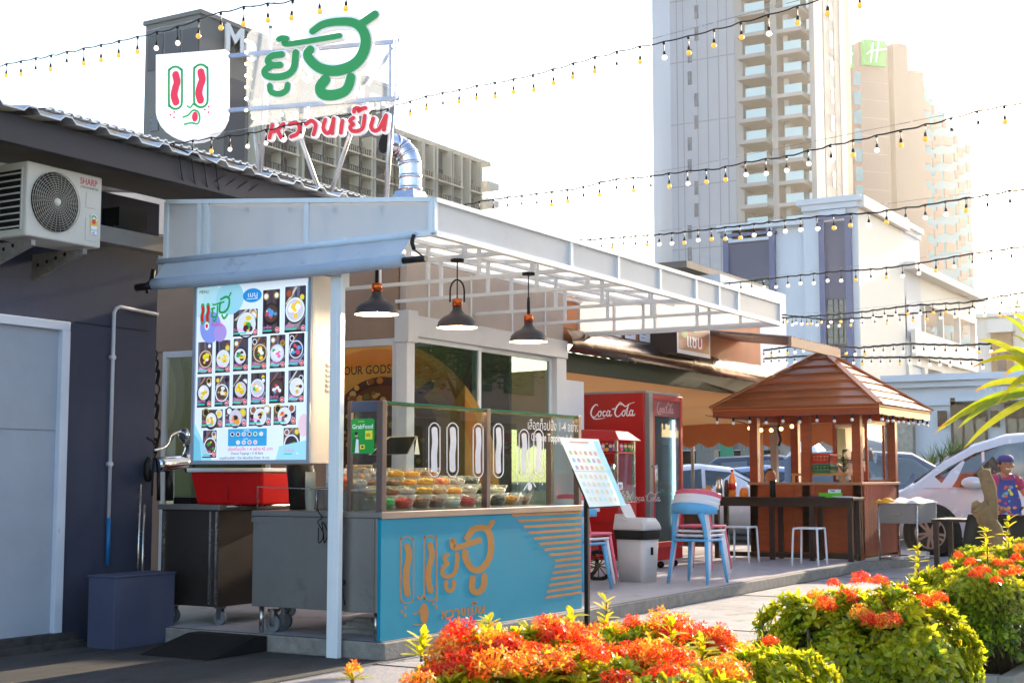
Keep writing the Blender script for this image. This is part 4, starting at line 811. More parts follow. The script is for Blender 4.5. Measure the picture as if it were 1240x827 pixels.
# ================================================================== popcorn cart
PXc, PYc = 5.95, 1.2
t = thing('popcorn_cart','red popcorn cart with glass case, toy figures on its ledge and spoked wheels','popcorn cart',(PXc+.3,PYc+.25,.12))
pc = onx(747,530,PXc); yR, yL = pc.y, onx(708,520,PXc).y+.1
X1p = PXc+.45
M = MB(); M.add([(PXc-.05,yR-.05,1.60),(X1p+.05,yR-.05,1.60),(X1p+.05,yL,1.60),(PXc-.05,yL,1.60),(PXc+.06,yR+.05,1.70),(X1p-.08,yR+.05,1.70),(X1p-.08,yL-.02,1.72),(PXc+.06,yL-.02,1.72)],[(0,3,2,1),(4,5,6,7),(0,1,5,4),(1,2,6,5),(2,3,7,6),(3,0,4,7)]); M.build('canopy_top', redm, t, bevel=.004)
M = MB(); M.box((PXc,yR,1.46),(X1p,yL,1.475)); M.build('toy_ledge', redm, t)
for (x_,y_) in ((PXc,yR),(X1p-.03,yR),(PXc,yL-.03)):
    M = MB(); M.box((x_,y_,.92),(x_+.03,y_+.03,1.60)); M.build('case_post', steel_l, t)
M = MB(); M.box((PXc+.002,yR+.03,.95),(PXc+.008,yL-.03,1.455)); M.build('case_pane', clear, t); M = MB(); M.box((PXc+.03,yR+.002,.95),(X1p-.03,yR+.008,1.455)); M.build('case_pane', clear, t)
M = MB(); M.box((PXc-.01,yR-.01,.72),(X1p,yL,.94)); M.box((PXc,yR,.62),(X1p,yL,.72)); M.build('base_cabinet', redm, t, bevel=.006)
M = MB(); M.box((PXc,yR+.0,.35),(X1p,yR+.03,.62)); M.box((PXc,yL-.03,.35),(X1p,yL,.62)); M.box((PXc,yR+.03,.33),(X1p,yL-.03,.36)); M.build('lower_frame', redm, t)
M = MB(); M.lathe((PXc+.22,(yR+yL)/2,1.22), [(.0,0),(.09,0),(.10,.12),(.0,.13)], 16); M.tube([(PXc+.22,(yR+yL)/2,1.35),(PXc+.22,(yR+yL)/2,1.45)], .01, 6); M.build('kettle', steel_l, t)
M = MB(); M.c = []; r = random.Random(3)
for k in range(220): c_ = (r.uniform(PXc+.03,X1p-.04), r.uniform(yR+.03,yL-.04), .95+r.random()**2*.10); k0 = len(M.v); M.sphere(c_, .016, 5); M.c += [lin(r.choice(['f4e8c8','f0dca8','e8d090']))]*(len(M.v)-k0)
M.build('popcorn', foodm, t, kind='stuff')
for k in range(9):
    cc = r.choice([('e03a3a','f4f0f0'),('f0c030','2a2a2a'),('3a60c0','f4d8c0'),('e878a8','f4f0f0'),('30a050','f4e0c0')]); M = MB(); M.c = []
    c_ = (PXc+.04, yR+.05+k*(yL-yR-.1)/8.5, 1.475) if k < 6 else (PXc+.08+(k-5)*.1, yR+.04, 1.475)
    for dz, rr_, co in ((.025,.024,cc[0]),(.063,.022,cc[1]),(.08,.017,cc[0])): k0 = len(M.v); M.sphere((c_[0],c_[1],c_[2]+dz), rr_, 8); M.c += [lin(co)]*(len(M.v)-k0)
    M.build('toy_figure', foodm, None, f'tiny round toy figure on the popcorn cart ledge, {["leftmost","second from left","third from left","fourth from left","fifth from left","beside the corner post","first past the corner post","second past the corner post","rightmost"][k]}', 'toy', 'toy figures on the popcorn cart')
for nm, yy, rr_ in (('wheel', yR-.03, .155), ('wheel', yL-.05, .155)):
    c_ = Vector((5.80, 1.36, .12+rr_)) if nm == 'wheel' and yy < yL-.1 else Vector((PXc+.06, yy, .12+rr_)); M = MB(); W_ = []
    ax_ = Vector((-1,-.45,0)).normalized(); a_ = Vector((0,0,1)); b_ = ax_.cross(a_)
    M.tube([c_ + (a_*cos(2*pi*k/28)+b_*sin(2*pi*k/28))*rr_*.93 for k in range(29)], .022, 8, caps=False); wv = M.build(nm, rubber, t)
    M = MB(); 
    for k in range(10): M.tube([c_, c_+(a_*cos(2*pi*k/10)+b_*sin(2*pi*k/10))*rr_*.9], .007, 5)
    M.tube([c_-ax_*.03, c_+ax_*.03], .025, 10); M.build('spokes', mat('spoke_bronze','5a4a34',.5,metal=.5), wv)
p = Pr((PXc+.03,yR-.001,.95),(1,0,0)); p.rr(-.02,.12,.10,.20,.02,'e8f0f8'); p.circ(.03,.16,.03,.02,'3a80d0',10); p.circ(.07,.16,.02,.02,'e8b030',10); p.rect(0,.13,.08,.14,'e04048'); p.build('case_sticker', prnt, t)
# ================================================================== waste bin
bxx, byy = 5.86, .93
t = thing('waste_bin','pale grey swing lid waste bin with a black liner showing, beside the red fridge','bin',(bxx,byy,.12),radians(-12),local=True)
wb = mat('bin_plastic','c9c4c6',.45,var=.04)
def rrect(w_, d_, z, r=.05, n=4):
    P = []
    for sx, sy, a0 in ((1,1,0),(-1,1,90),(-1,-1,180),(1,-1,270)): P += [(sx*(w_/2-r)+r*cos(radians(a0+90*i/n)), sy*(d_/2-r)+r*sin(radians(a0+90*i/n)), z) for i in range(n+1)]
    return P
def loft(M, rings, m=0, cap=True):
    n = len(rings[0]); M.add([p for R_ in rings for p in R_], [(i*n+k, i*n+(k+1)%n, (i+1)*n+(k+1)%n, (i+1)*n+k) for i in range(len(rings)-1) for k in range(n)], m, True)
    if cap: k = len(M.v)-n*len(rings); M.f += [[k+i for i in range(n)][::-1], [k+(len(rings)-1)*n+i for i in range(n)]]; M.m += [m,m]; M.sm += [False,False]
    return M
loft(MB(), [rrect(.26,.34,0),rrect(.30,.38,.48)]).build('body', wb, t); loft(MB(), [rrect(.315,.395,.44),rrect(.325,.405,.47),rrect(.33,.41,.535)]).build('liner_rim', rubber, t)
loft(MB(), [rrect(.33,.41,.535),rrect(.34,.42,.555),rrect(.31,.40,.60),rrect(.22,.36,.66)]).build('lid', wb, t)
M = MB(); M.prism([(-.16,.20,.54),(-.16,-.20,.54),(-.16,-.185,.60),(-.11,.0,.635),(-.12,.12,.70),(-.12,.20,.70)], (.02,0,0)); M.prism([(-.15,-.19,.545),(.15,-.19,.545),(.13,-.185,.60),(-.14,-.185,.60)], (0,.015,0)); M.build('lid_side', wb, t)
M = MB(); M.prism([(-.08,.08,.64),(.10,.08,.64),(.10,.17,.80),(-.08,.17,.80)], (0,.015,.006)); M.build('swing_flap', wb, t, bevel=.006)
M = MB(); M.box((-.02,-.192,.28),(.02,-.188,.36)); M.build('foot_mark', rubber, t)
# ================================================================== moulded chairs
def chair(col, nm):
    m = mat('chair_'+nm, col, .42, var=.04); q = thing('moulded_chair','x','chair',(0,0,0),local=True)
    s_ = loft(MB(), [[(p_[0],p_[1],p_[2]) for p_ in rrect(.42,.40,.43,.07)], rrect(.44,.42,.445,.08), rrect(.43,.41,.455,.08)]); s_.build('seat', m, q, bevel=.0)
    R_ = []; 
    for k in range(15):     # bowed top rail, back faces -x
        a = radians(-82+164*k/14); x_ = -.02-.25*cos(a); y_ = .26*sin(a); hh = .045+.075*max(0,cos(a))**.7; z_ = .735+.035*cos(a); R_.append([(x_-.012*cos(a),y_+.0,z_-hh/2),(x_+.012*cos(a),y_,z_-hh/2),(x_+.016*cos(a),y_,z_+hh/2),(x_-.016*cos(a),y_,z_+hh/2)])
    loft(MB(), R_).build('back_rail', m, q)
    for sy in (-1,1):
        M = MB(); M.tube(catm([(-.21,sy*.145,.72),(-.19,sy*.17,.60),(-.17,sy*.185,.45)],4), [.036,.034,.030,.027,.025,.023,.022,.021,.021], 8); M.build('back_support', m, q)
        M = MB(); M.tube([(-.17,sy*.185,.45),(-.235,sy*.225,0)], [.022,.014], 8); M.build('leg', m, q)
        M = MB(); M.tube([(.16,sy*.17,.45),(.22,sy*.225,0)], [.022,.014], 8); M.build('leg', m, q)
    return q
ch_p = {k: chair(c, k) for k, c in (('blue','5ca6d8'),('white','dcd6dc'),('pink','d8607a'))}
used = set(); TR = tree_of(None)
def put_chair(col, x, y, z, rz, lab):
    q = ch_p[col]
    if col in used: q = copy_tree(q, TR)
    used.add(col); q.location = (x,y,z); q.rotation_euler = (0,0,rz); retag(q, lab, 'stacked moulded plastic chairs'); return q
sx_, sy_ = 5.98, .30
for k,(c_, lab) in enumerate((('blue','light blue moulded chair at the bottom of the stack in front of the red fridge'),('white','lower white moulded chair in the stack in front of the red fridge'),('white','upper white moulded chair just under the pink seat in the right hand stack'),('pink','pink moulded chair on top of the stack in front of the red fridge'))): put_chair(c_, sx_+.045*k, sy_+.004*k, .12+.045*k, radians(-4), lab)
for k,(c_, lab) in enumerate((('blue','light blue moulded chair partly hidden behind the leaflet pole'),('white','white moulded chair stacked behind the leaflet pole'),('pink','pink moulded chair on top of the stack behind the leaflet pole'))): put_chair(c_, 4.62+.06*k, .96, .12+.045*k, radians(-10), lab)
# ================================================================== stools
def stool(x, y, lab, first=[None]):
    if first[0] is None:
        q = thing('metal_stool','x','stool',(0,0,0),local=True); m = mat('stool_white','dcdde2',.35,var=.03)
        for sy in (-1,1): M = MB(); M.tube(catm([(-.20,sy*.165,0),(-.185,sy*.155,.30),(-.175,sy*.15,.42),(-.15,sy*.145,.448),(.15,sy*.145,.448),(.175,sy*.15,.42),(.185,sy*.155,.30),(.20,sy*.165,0)],4), .0125, 8); M.build('leg_frame', m, q)
        loft(MB(), [rrect(.35,.33,.445,.04),rrect(.35,.33,.462,.04)]).build('seat', m, q); first[0] = q; first.append([c for c in kids(q)])
    else:
        q = first[0].copy(); SC.collection.objects.link(q)
        for c in first[1]: d = c.copy(); SC.collection.objects.link(d); d.parent = q
    q.location = (x,y,.12); q.rotation_euler = (0,0,radians(3)); retag(q, lab, 'white metal stools at the bar'); return q
stool(9.47,.31,'white metal stool standing in front of the kiosk bar'); stool(9.5,1.22,'white metal stool half hidden behind the stacked chairs')
# ================================================================== wooden kiosk
KX0, KX1, KY0, KY1 = 10.85, 12.62, .06, 1.62
t = thing('kiosk','red brown wooden kiosk with hipped plank roof at the far end of the platform','kiosk',((KX0+KX1)/2,(KY0+KY1)/2,.12))
M = MB()
nb = 9
for i in range(5):
    y0 = KY0+(KY1-KY0)*i/5; M = MB(); M.box((KX0,y0+.002,.20),(KX0+.03,y0+(KY1-KY0)/5-.002,1.10)); M.build('front_board', woodp, t)
for i in range(18):
    x0 = KX0+.03+(KX1-KX0-.03)*i/18; M = MB(); M.box((x0+.003,KY0-.0,.16),(x0+(KX1-KX0)/18-.003,KY0+.025,1.10)); M.build('side_board', woodv, t)
M = MB(); M.box((KX0+.03,KY0+.026,.16),(KX1,KY0+.04,1.10)); M.box((KX0+.035,KY0+.04,.16),(KX0+.05,KY1,1.10)); M.build('backing', darkw, t)
M = MB(); M.box((KX0-.02,KY0-.02,1.10),(KX1+.01,KY0+.08,1.135)); M.box((KX0-.02,KY0+.08,1.10),(KX0+.09,KY1+.02,1.135)); M.build('sill', mat('sill_wood','b0764f',.5,var=.15,streak=(3,3,9)), t, bevel=.003)
for (x,y) in ((KX0,KY0),(KX0,.76),(KX0,KY1-.12),(KX1-.12,KY0),(KX1-.12,KY1-.12)):
    M = MB(); M.box((x,y,.12),(x+.115,y+.115,2.10)); M.build('post', woodp, t, bevel=.004)
EX0, EX1, EY0, EY1, EZ = 10.45, 13.05, -.33, 2.02, 2.10
AP = Vector(((EX0+EX1)/2,(EY0+EY1)/2,2.96))
for a, b in (((EX0+.04,EY0+.04),(EX1-.04,EY0+.04)),((EX0+.04,EY1-.04),(EX1-.04,EY1-.04)),((EX0+.04,EY0+.04),(EX0+.04,EY1-.04)),((EX1-.04,EY0+.04),(EX1-.04,EY1-.04))):
    M = MB(); M.bar((*a,EZ-.02),(*b,EZ-.02),.04,.13); M.build('eave_beam', woodp, t, bevel=.003)
CN = [Vector((EX0,EY0,EZ+.03)),Vector((EX1,EY0,EZ+.03)),Vector((EX1,EY1,EZ+.03)),Vector((EX0,EY1,EZ+.03))]
NP = 7
for s_ in range(4):
    a, b = CN[s_], CN[(s_+1) % 4]; nn = (b-a).cross(AP-a).normalized()
    for k in range(NP):
        f0, f1 = k/NP, (k+1)/NP; th = .022
        q = [a.lerp(AP,f0)+nn*.03, b.lerp(AP,f0)+nn*.03, b.lerp(AP,min(1,f1+.02))+nn*.004, a.lerp(AP,min(1,f1+.02))+nn*.004]
        M = MB(); M.prism(q, -nn*th); M.build('roof_plank', woodr, t)
    M = MB(); M.prism([a-nn*.02, b-nn*.02, AP-nn*.02], -nn*.01); M.build('roof_lining', mat('orange_lining','c9742c',.7,var=.1), t)
    M = MB(); M.bar(a+Vector((0,0,.03)), AP+Vector((0,0,.035)), .09, .022); M.build('hip_cap', woodr, t)
M = MB(); M.box((KX0+.1,KY0+.1,.12),(KX1,KY1,.16)); M.build('kiosk_floor', darkw, t)
# string of globe bulbs under the eaves
t = thing('eave_lights','black cord with clear globe bulbs hung under the kiosk eaves','string lights',(EX0,EY0,2.0))
M = MB(); pts = [(EX0+.02,2.1,2.05)]+[(EX0+.0,EY1-.1-i*.235,2.02-.015*(i%2)) for i in range(10)]+[(EX0+.15+i*.25,EY0+.02,2.02-.012*(i%2)) for i in range(10)]
M.tube(pts, .005, 5); M.build('cord', black, t)
clr = mat('clear_bulb','d8d4dc',.12,var=0,emit=.04,tint='ffd9b0')
for i,p_ in enumerate(pts[1:]):
    M = MB(); M.tube([Vector(p_),Vector(p_)-Vector((0,0,.05))], .016, 8); s_ = M.build('socket', black, t); M = MB(); M.sphere(Vector(p_)-Vector((0,0,.072)), .023, 10); M.build('bulb', clr, s_)
M = MB(); q_ = catm([(EX0+.5,1.9,2.0),(EX0+.55,1.5,1.9),(EX0+.6,1.15,1.93),(EX0+.5,.7,2.04)],5); M.tube(q_,.006,5); M.build('cord', black, t)
for p_ in q_[3:-1:2]: M = MB(); M.sphere(p_-Vector((0,0,.05)), .028, 10); M.build('bulb', mat('warm_bulb','ffcf90',.3,var=0,emit=2.5,tint='ffb766'), t)
# kiosk contents
t = thing('display_cabinet','wooden glass fronted display cabinet inside the right side of the kiosk','cabinet',(11.9,.3,1.135))
a = ony(1049,582,.16); b = ony(1083,520,.16); x0, x1, z0, z1 = a.x, b.x, 1.14, 1.98
M = MB(); M.box((x0,.13,z1-.05),(x1,.62,z1)); M.box((x0,.58,z0),(x1,.62,z1-.05)); M.box((x0,.13,z0),(x1,.62,z0+.03))
M.build('case', woodp, t)
for x in (x0, x1-.04, (x0+x1)/2+.1): M = MB(); M.box((x,.135,z0+.03),(x+.04,.17,z1-.05)); M.build('stile', woodp, t)
M = MB(); M.box((x0+.04,.15,z0+.03),(x1-.04,.155,z1-.05)); M.build('pane', window_glass if False else clear, t)
M = MB(); M.box((x0+.04,.2,z0+.3),(x1-.04,.58,z0+.31)); M.build('shelf', darkw, t)
M = MB(); M.prism([(x0+.06,.565,z0+.25),(x0+.45,.565,z0+.25),(x0+.40,.565,z1-.1),(x0+.06,.565,z1-.1)],(0,.01,0)); M.build('curtain', mat('yellow_curtain','d8c48a',.8,emit=0), t)
rr_ = random.Random(9)
for k in range(7):
    cx_ = x0+.12+k*.12; M = MB(); M.lathe((cx_,.35,z0+(.03 if k%2 else .31)), [(0,0),(.05,0),(.045,.1),(.02,.14),(.02,.17),(0,.17)], 10); M.build('jar', mat('jar_'+str(k%3),['b23a2a','e8e0d8','6a3a24'][k%3],.4), None, f'small {["dark red","white","brown"][k%3]} jar in the kiosk display cabinet, {["leftmost on the upper shelf","leftmost on the floor","second on the upper shelf","middle of the floor","third on the upper shelf","rightmost on the floor","rightmost on the upper shelf"][k]}', 'jar', 'jars in the kiosk display cabinet')
def crate(c, w_, d_, h_, m, lab, full=None):
    t = thing('plastic_crate', lab, 'crate', c, 0, 'stacked plastic crates'); x, y, z = c
    M = MB(); M.box((x-w_/2,y-d_/2,z),(x+w_/2,y+d_/2,z+.012)); M.build('base', m, t)
    for (p0, p1) in (((x-w_/2,y-d_/2),(x+w_/2,y-d_/2)),((x-w_/2,y+d_/2),(x+w_/2,y+d_/2)),((x-w_/2,y-d_/2),(x-w_/2,y+d_/2)),((x+w_/2,y-d_/2),(x+w_/2,y+d_/2))):
        M = MB(); M.bar((*p0,z+.02),(*p1,z+.02),.012,.04); M.bar((*p0,z+h_-.02),(*p1,z+h_-.02),.018,.03); M.bar((*p0,z+h_*.55),(*p1,z+h_*.55),.01,.02)
        for k in range(9): f_ = k/8; q = (p0[0]+(p1[0]-p0[0])*f_, p0[1]+(p1[1]-p0[1])*f_); M.bar((*q,z),(*q,z+h_-.02),.014)
        M.build('side', m, t)
    M = MB(); M.c = []
    for k in range(26): k0 = len(M.v); M.sphere((x+rr_.uniform(-.4,.4)*w_, y+rr_.uniform(-.4,.4)*d_, z+rr_.uniform(.05,h_*.7)), .035, 7); M.c += [lin(rr_.choice(['f0e8c0','d8c890','e8e0d0']))]*(len(M.v)-k0)
    M.build('contents', foodm, t)
cy = onx(993,575,KX0+.35).y; zz = onx(993,573,KX0+.35).z
M = MB(); M.box((KX0+.15,cy-.42,zz-.03),(KX0+.6,cy+.34,zz)); 
for yy in (cy-.4,cy+.3): M.box((KX0+.16,yy,1.12),(KX0+.2,yy+.03,zz-.03)); M.box((KX0+.55,yy,1.12),(KX0+.59,yy+.03,zz-.03))
obj1('wood_shelf','pale wooden shelf carrying the green and red crates in the kiosk','shelf',M,mat('pale_pine','c8843c',.6,var=.15))
crate((KX0+.35,cy,zz), .32, .38, .13, mat('green_plastic','1f6a34',.45,var=.05), 'dark green plastic crate on the kiosk shelf under the red one')
crate((KX0+.35,cy,zz+.132), .32, .38, .14, mat('crate_red','e0301c',.45,var=.05,tl=.3,tint='ff5030'), 'bright red plastic crate on top of the green crate')
def leafy(name, lab, cat, c, spread, h_, n, cols, L=.12, Wd=.02, stems=True, parent=None, upb=.5, seed=1, droop=.3):
    r = random.Random(seed); t = thing(name, lab, cat, c); M = MB(); M.c = []
    for k in range(n):
        a = r.uniform(0,2*pi); el = r.uniform(.1,1.2); d = Vector((cos(a)*cos(el), sin(a)*cos(el), sin(el)*upb+.2)).normalized(); b = Vector(c)+Vector((r.uniform(-1,1)*spread*.5, r.uniform(-1,1)*spread*.5, h_*r.uniform(.2,1))); l_ = L*r.uniform(.6,1.2); sd = d.cross(UP).normalized()*Wd/2*r.uniform(.7,1.2)
        m_ = b+d*l_*.5; e_ = b+d*l_-UP*l_*droop; M.add([b,m_-sd,e_,m_+sd],[(0,1,2,3)]); M.c += [lin(r.choice(cols))]*4
    M.build('foliage', vcol('leaf_plain',0,.5,tl=.35), t); return t
t = thing('potted_plant','leafy plant in a white pot on the kiosk shelf right of the crates','plant',(KX0+.3,.28,1.14)); py = onx(1022,578,KX0+.3).y
M = MB(); M.lathe((KX0+.3,py,1.14),[(0,0),(.06,0),(.075,.11),(.06,.105),(0,.10)],14); M.build('pot', mat('pot_white','d8cfc8',.5), t)
r = random.Random(4); M = MB(); M.c = []
for k in range(70):
    a = r.uniform(0,2*pi); hh = r.uniform(.12,.42); d = Vector((cos(a),sin(a),r.uniform(-.1,.7))).normalized(); b = Vector((KX0+.3,py,1.14+hh)); l_ = .09*r.uniform(.6,1.3); sd = d.cross(UP).normalized()*.022; M.add([b,b+d*l_*.5-sd,b+d*l_,b+d*l_*.5+sd],[(0,1,2,3)]); M.c += [lin(r.choice(['3a5a1c','56781e','2a4418','7a7a2a']))]*4
M.build('foliage', vcol('leaf_plain',0,.5,tl=.35), t); M = MB(); M.tube([(KX0+.3,py,1.2),(KX0+.31,py+.01,1.55)],.008,5); M.build('stem', darkw, t)
# bar in front of the kiosk
t = thing('bar_table','dark wooden bar table standing along the front of the kiosk','table',(10.45,.85,.12))
by0, by1 = -.0, 2.0; bx0_, bx1_ = 10.30, 10.78
M = MB(); M.box((bx0_,by0,.905),(bx1_,by1,.94)); M.build('table_top', darkw, t, bevel=.004)
M = MB(); M.box((bx0_+.04,by0+.05,.82),(bx0_+.07,by1-.05,.905)); M.build('apron', darkw, t)
for y in (by0+.04,.55,1.1,by1-.12):
    for x in (bx0_+.05,bx1_-.1):
        if y == by0+.04 or True: M = MB(); M.box((x,y,.12),(x+.06,y+.06,.905)); M.build('leg', darkw, t)
M = MB(); M.box((bx0_+.3,by0+.05,.14),(bx0_+.36,by1-.05,.20)); M.build('foot_rail', darkw, t)
t = thing('side_table','dark table with bottles between the fridge and the kiosk','table',(10.9,2.8,.12)); M = MB(); M.box((10.5,2.05,.90),(11.1,3.6,.93)); M.build('table_top', darkw, t)
for y in (2.1,2.8,3.5):
    M = MB(); M.box((10.55,y,.12),(10.62,y+.06,.90)); M.build('leg', darkw, t)
M = MB(); M.box((10.62,2.1,.25),(10.66,3.5,.85)); M.build('back_board', mat('drawer_brown','4a2c1c',.5,var=.2), t)
M = MB(); c = onx(936,604,10.5); M.lathe((c.x,c.y,.94),[(0,0),(.038,0),(.042,.17),(.045,.19),(.045,.22),(.0,.22)],16); obj1('tumbler','black travel tumbler standing on the kiosk bar','tumbler',M,blackm)
t = thing('card_holder','green and white card holder on the right end of the kiosk bar','card holder',(10.5,.3,.94)); c = onx(1003,604,10.5); M = MB(); M.box((10.48,c.y-.17,.94),(10.56,c.y+.12,1.0)); M.build('tray', mat('lime_green','5cb81c',.5), t); M = MB(); M.box((10.5,c.y-.16,1.0),(10.54,c.y+.0,1.045)); M.build('card', mat('card_white','d8e0e4',.6), t)
p = Pr((10.499,c.y,1.0),(0,-1,0)); p.text('TIME',.02,.012,.035,'1c2a2a',.012); p.build('card_print', prnt, t)
M = MB(); c = onx(1015,605,10.45)
for k in range(4): M.prism([(10.36+.01*k,c.y-.22+.03*k,.942+.004*k),(10.55,c.y-.24+.03*k,.942+.004*k),(10.56,c.y+.02+.03*k,.942+.004*k),(10.37,c.y+.0+.02*k,.942+.004*k)],(0,0,.003))
obj1('loose_papers','loose white papers on the right end of the kiosk bar','papers',M,mat('paper_sheet','c8ccd4',.6),kind=None)
M = MB(); c = onx(986,606,10.45); M.box((10.40,c.y-.14,.94),(10.56,c.y+.12,.955)); obj1('dark_notebook','dark flat notebook on the bar between tumbler and card holder','notebook',M,mat('note_dark','2c2c44',.6))
# bottles and jars on the side table
c = onx(887,598,10.7); t = thing('soda_bottle','clear soda bottle with red label and red cap left of the kiosk','bottle',(c.x,c.y,.93))
M = MB(); M.lathe((c.x,c.y,.93),[(0,0),(.045,.0),(.05,.05),(.05,.22),(.04,.27),(.018,.32),(.016,.35)],16); M.build('body', glass('amber_bottle','e8a860',haze=.3,hazecol='f0b060'), t); M = MB(); M.lathe((c.x,c.y,1.03),[(.051,0),(.0515,.0),(.0515,.09),(.051,.09)],16); M.build('label', redpl, t); M = MB(); M.lathe((c.x,c.y,1.28),[(.018,0),(.02,0),(.02,.03),(0,.03)],12); M.build('cap', redpl, t)
for px, h_, r_, m, lab in ((871,.27,.045,mat('caddy_chrome','c8b8a8',.2,metal=.8),'metal tissue holder beside the soda bottle'),(880,.24,.035,mat('caddy_dark','5a3a24',.3),'dark brown sauce bottle behind the soda bottle'),(850,.12,.06,mat('amber_jar','e89a3c',.3,tl=.5,tint='ffb040'),'amber jar at the left end of the bottle table'),(858,.16,.05,mat('amber_jar2','f0c070',.3,tl=.5,tint='ffc860'),'pale amber jar next to the leftmost jar'),(901,.13,.06,mat('amber_jar','e89a3c',.3),'squat amber jar right of the soda bottle')):
    c = onx(px,598,10.72); M = MB(); M.lathe((c.x,c.y,.93),[(0,0),(r_,0),(r_*1.05,h_*.5),(r_*.8,h_*.85),(r_*.5,h_),(0,h_)],14); obj1('condiment_jar',lab,'jar',M,m)
# steel grill stand on the road
t = thing('grill_stand','steel leg grill box with white cloth on top, on the road by the kiosk','grill',(11.8,-.35,0))
gx0, gx1, gy0, gy1 = 11.0, 11.95, -.62, -.12
for (x,y) in ((gx0,gy0),(gx1,gy0),(gx0,gy1),(gx1,gy1)): M = MB(); M.tube([(x,y,.006),(x,y,.84)], .014, 8); M.build('leg', steel_l, t)
M = MB(); M.tube([(gx0,gy0,.14),(gx1,gy0,.14)],.01,6); M.tube([(gx0,gy1,.14),(gx1,gy1,.14)],.01,6); M.tube([(gx0,gy0,.14),(gx0,gy1,.14)],.01,6); M.tube([(gx1,gy0,.14),(gx1,gy1,.14)],.01,6); M.build('lower_frame', steel_l, t)
M = MB(); M.box((gx0-.01,gy0-.01,.60),(gx1+.01,gy1+.01,.86)); M.build('fire_box', steel, t, bevel=.004)
c = (gx0-.012, (gy0+gy1)/2, .72); M = MB(); M.tube(catm([(c[0],c[1]-.05,c[2]),(c[0]-.03,c[1]-.04,c[2]),(c[0]-.03,c[1]+.04,c[2]),(c[0],c[1]+.05,c[2])],4),.007,6); M.build('handle', steel_l, t)
def cloth(name, lab, x0, x1, y0, y1, z, hgt, m, seed=1):
    r = np.random.default_rng(seed); n = 16; M = MB(); ph = r.uniform(0,6,8); vs = []
    for i in range(n+1):
        for j in range(n+1):
            u_, v_ = i/n, j/n; e_ = min(1, 5*min(u_,1-u_,v_,1-v_)); vs.append((x0+(x1-x0)*u_+.02*sin(7*v_+ph[0]), y0+(y1-y0)*v_+.03*sin(6*u_+ph[1]), z+hgt*e_*(.55+.25*sin(9*u_+ph[2]+3*v_)+.2*sin(13*v_+ph[3]-5*u_))))
    M.add(vs, [(i*(n+1)+j,(i+1)*(n+1)+j,(i+1)*(n+1)+j+1,i*(n+1)+j+1) for i in range(n) for j in range(n)], 0, True); return obj1(name, lab, 'cloth', M, m)
cloth('white_cloth','crumpled white cloth heaped on the grill box',gx0-.02,gx1,gy0-.03,gy1-.1,.865,.075,mat('cloth_white','dedcd8',.85,var=.05))
cloth('yellow_cloth','folded orange and yellow cloth at the left of the grill box',gx0-.03,gx0+.5,gy1-.18,gy1+.04,.866,.07,mat('cloth_yellow','e0951c',.85,var=.3,scale=12),3)
# ================================================================== neighbouring stall: signs, gutter, tarpaulins
t = thing('food_stall','orange rendered food stall front with foil gutter beyond the canopy','stall',(9.2,2.3,.12))
M = MB(); M.box((6.1,2.0,2.72),(12.35,2.12,3.55)); M.build('upper_wall', orange_wall, t)
M = MB(); n = 60; vs = []; P_ = [(1.93,2.86),(1.86,2.82),(1.80,2.74),(1.79,2.66),(1.84,2.60),(1.95,2.60)]
for i in range(n+1):
    x = 6.05+6.35*i/n
    for y,z in P_: vs.append((x, y+.005*sin(i*1.9+z*30), z-.02*i/n+.004*sin(i*2.7+y*40)))
k = len(P_); M.add(vs, [(i*k+j,i*k+j+1,(i+1)*k+j+1,(i+1)*k+j) for i in range(n) for j in range(k-1)], 0, True); M.build('foil_gutter', foil, t)
M = MB(); M.box((6.05,1.97,2.38),(12.4,2.02,2.60)); M.build('green_beam', greenb, t)
M = MB(); M.box((12.3,2.0,.12),(12.4,2.1,2.6)); M.build('end_post', orange_wall, t)
M = MB(); M.prism([(8.0,3.6,3.35),(13.2,3.6,3.35),(13.2,.9,3.20),(8.0,1.9,3.26)],(0,0,.03)) if False else None
# lean-to roof sheet poking past the canopy
a, b, c, d = ond(866,398,16.0), ond(983,404,17.2), ond(982,418,17.2), ond(872,402,16.0)
rs = corrug(9.6, 11.6, .55, 2.98, 2.0, 3.16, .12, .02); rs.build('lean_to_roof', mat('roof_sheet_brown','a88c80',.5,metal=.3,var=.2,scale=4), t)
M = MB(); M.box((9.6,.54,2.86),(11.6,.58,2.98)); M.build('roof_edge', mat('roof_edge_brown','9a7464',.6,var=.15), t)
# tarpaulin ceiling that slopes away, with scalloped edge
M = MB(); n = 24; vs = []
for i in range(n+1):
    f_ = i/n
    for j in range(9): g = j/8; vs.append((8.6+6.6*f_, 2.06-.4*f_+6.2*g, 2.62-.52*f_-.05*sin(pi*f_)+.03*sin(g*14+f_*3)))
M.add(vs, [(i*9+j,(i+1)*9+j,(i+1)*9+j+1,i*9+j+1) for i in range(n) for j in range(8)], 0, True); M.build('tarpaulin', tarp, t)
M = MB(); yA, yB = 1.66, 7.9; nS = 17; top = [(15.2,yA,2.12),(15.2,yB,2.12)]; pts = []
for i in range(nS):
    for k in range(8): y = yB-(yB-yA)*(i+k/8)/nS; pts.append((15.2,y,1.80-.085*sin(pi*k/8)))
pts.append((15.2,yA,1.80)); M.prism([(15.2,yA,2.12),(15.2,yB,2.12)]+pts, (.006,0,0)); va = M.build('valance', orange_cloth, t)
M = MB(); M.tube([(14.9,1.25,2.18),(14.9,3.6,2.18)],.02,6); M.build('tarp_pole', white, t)
for y in (2.4,4.4,6.4): M = MB(); M.tube([(15.3,y,.0),(15.3,y,2.1)],.03,8); M.build('pole', mat('pole_grey','8a8480',.5), t)
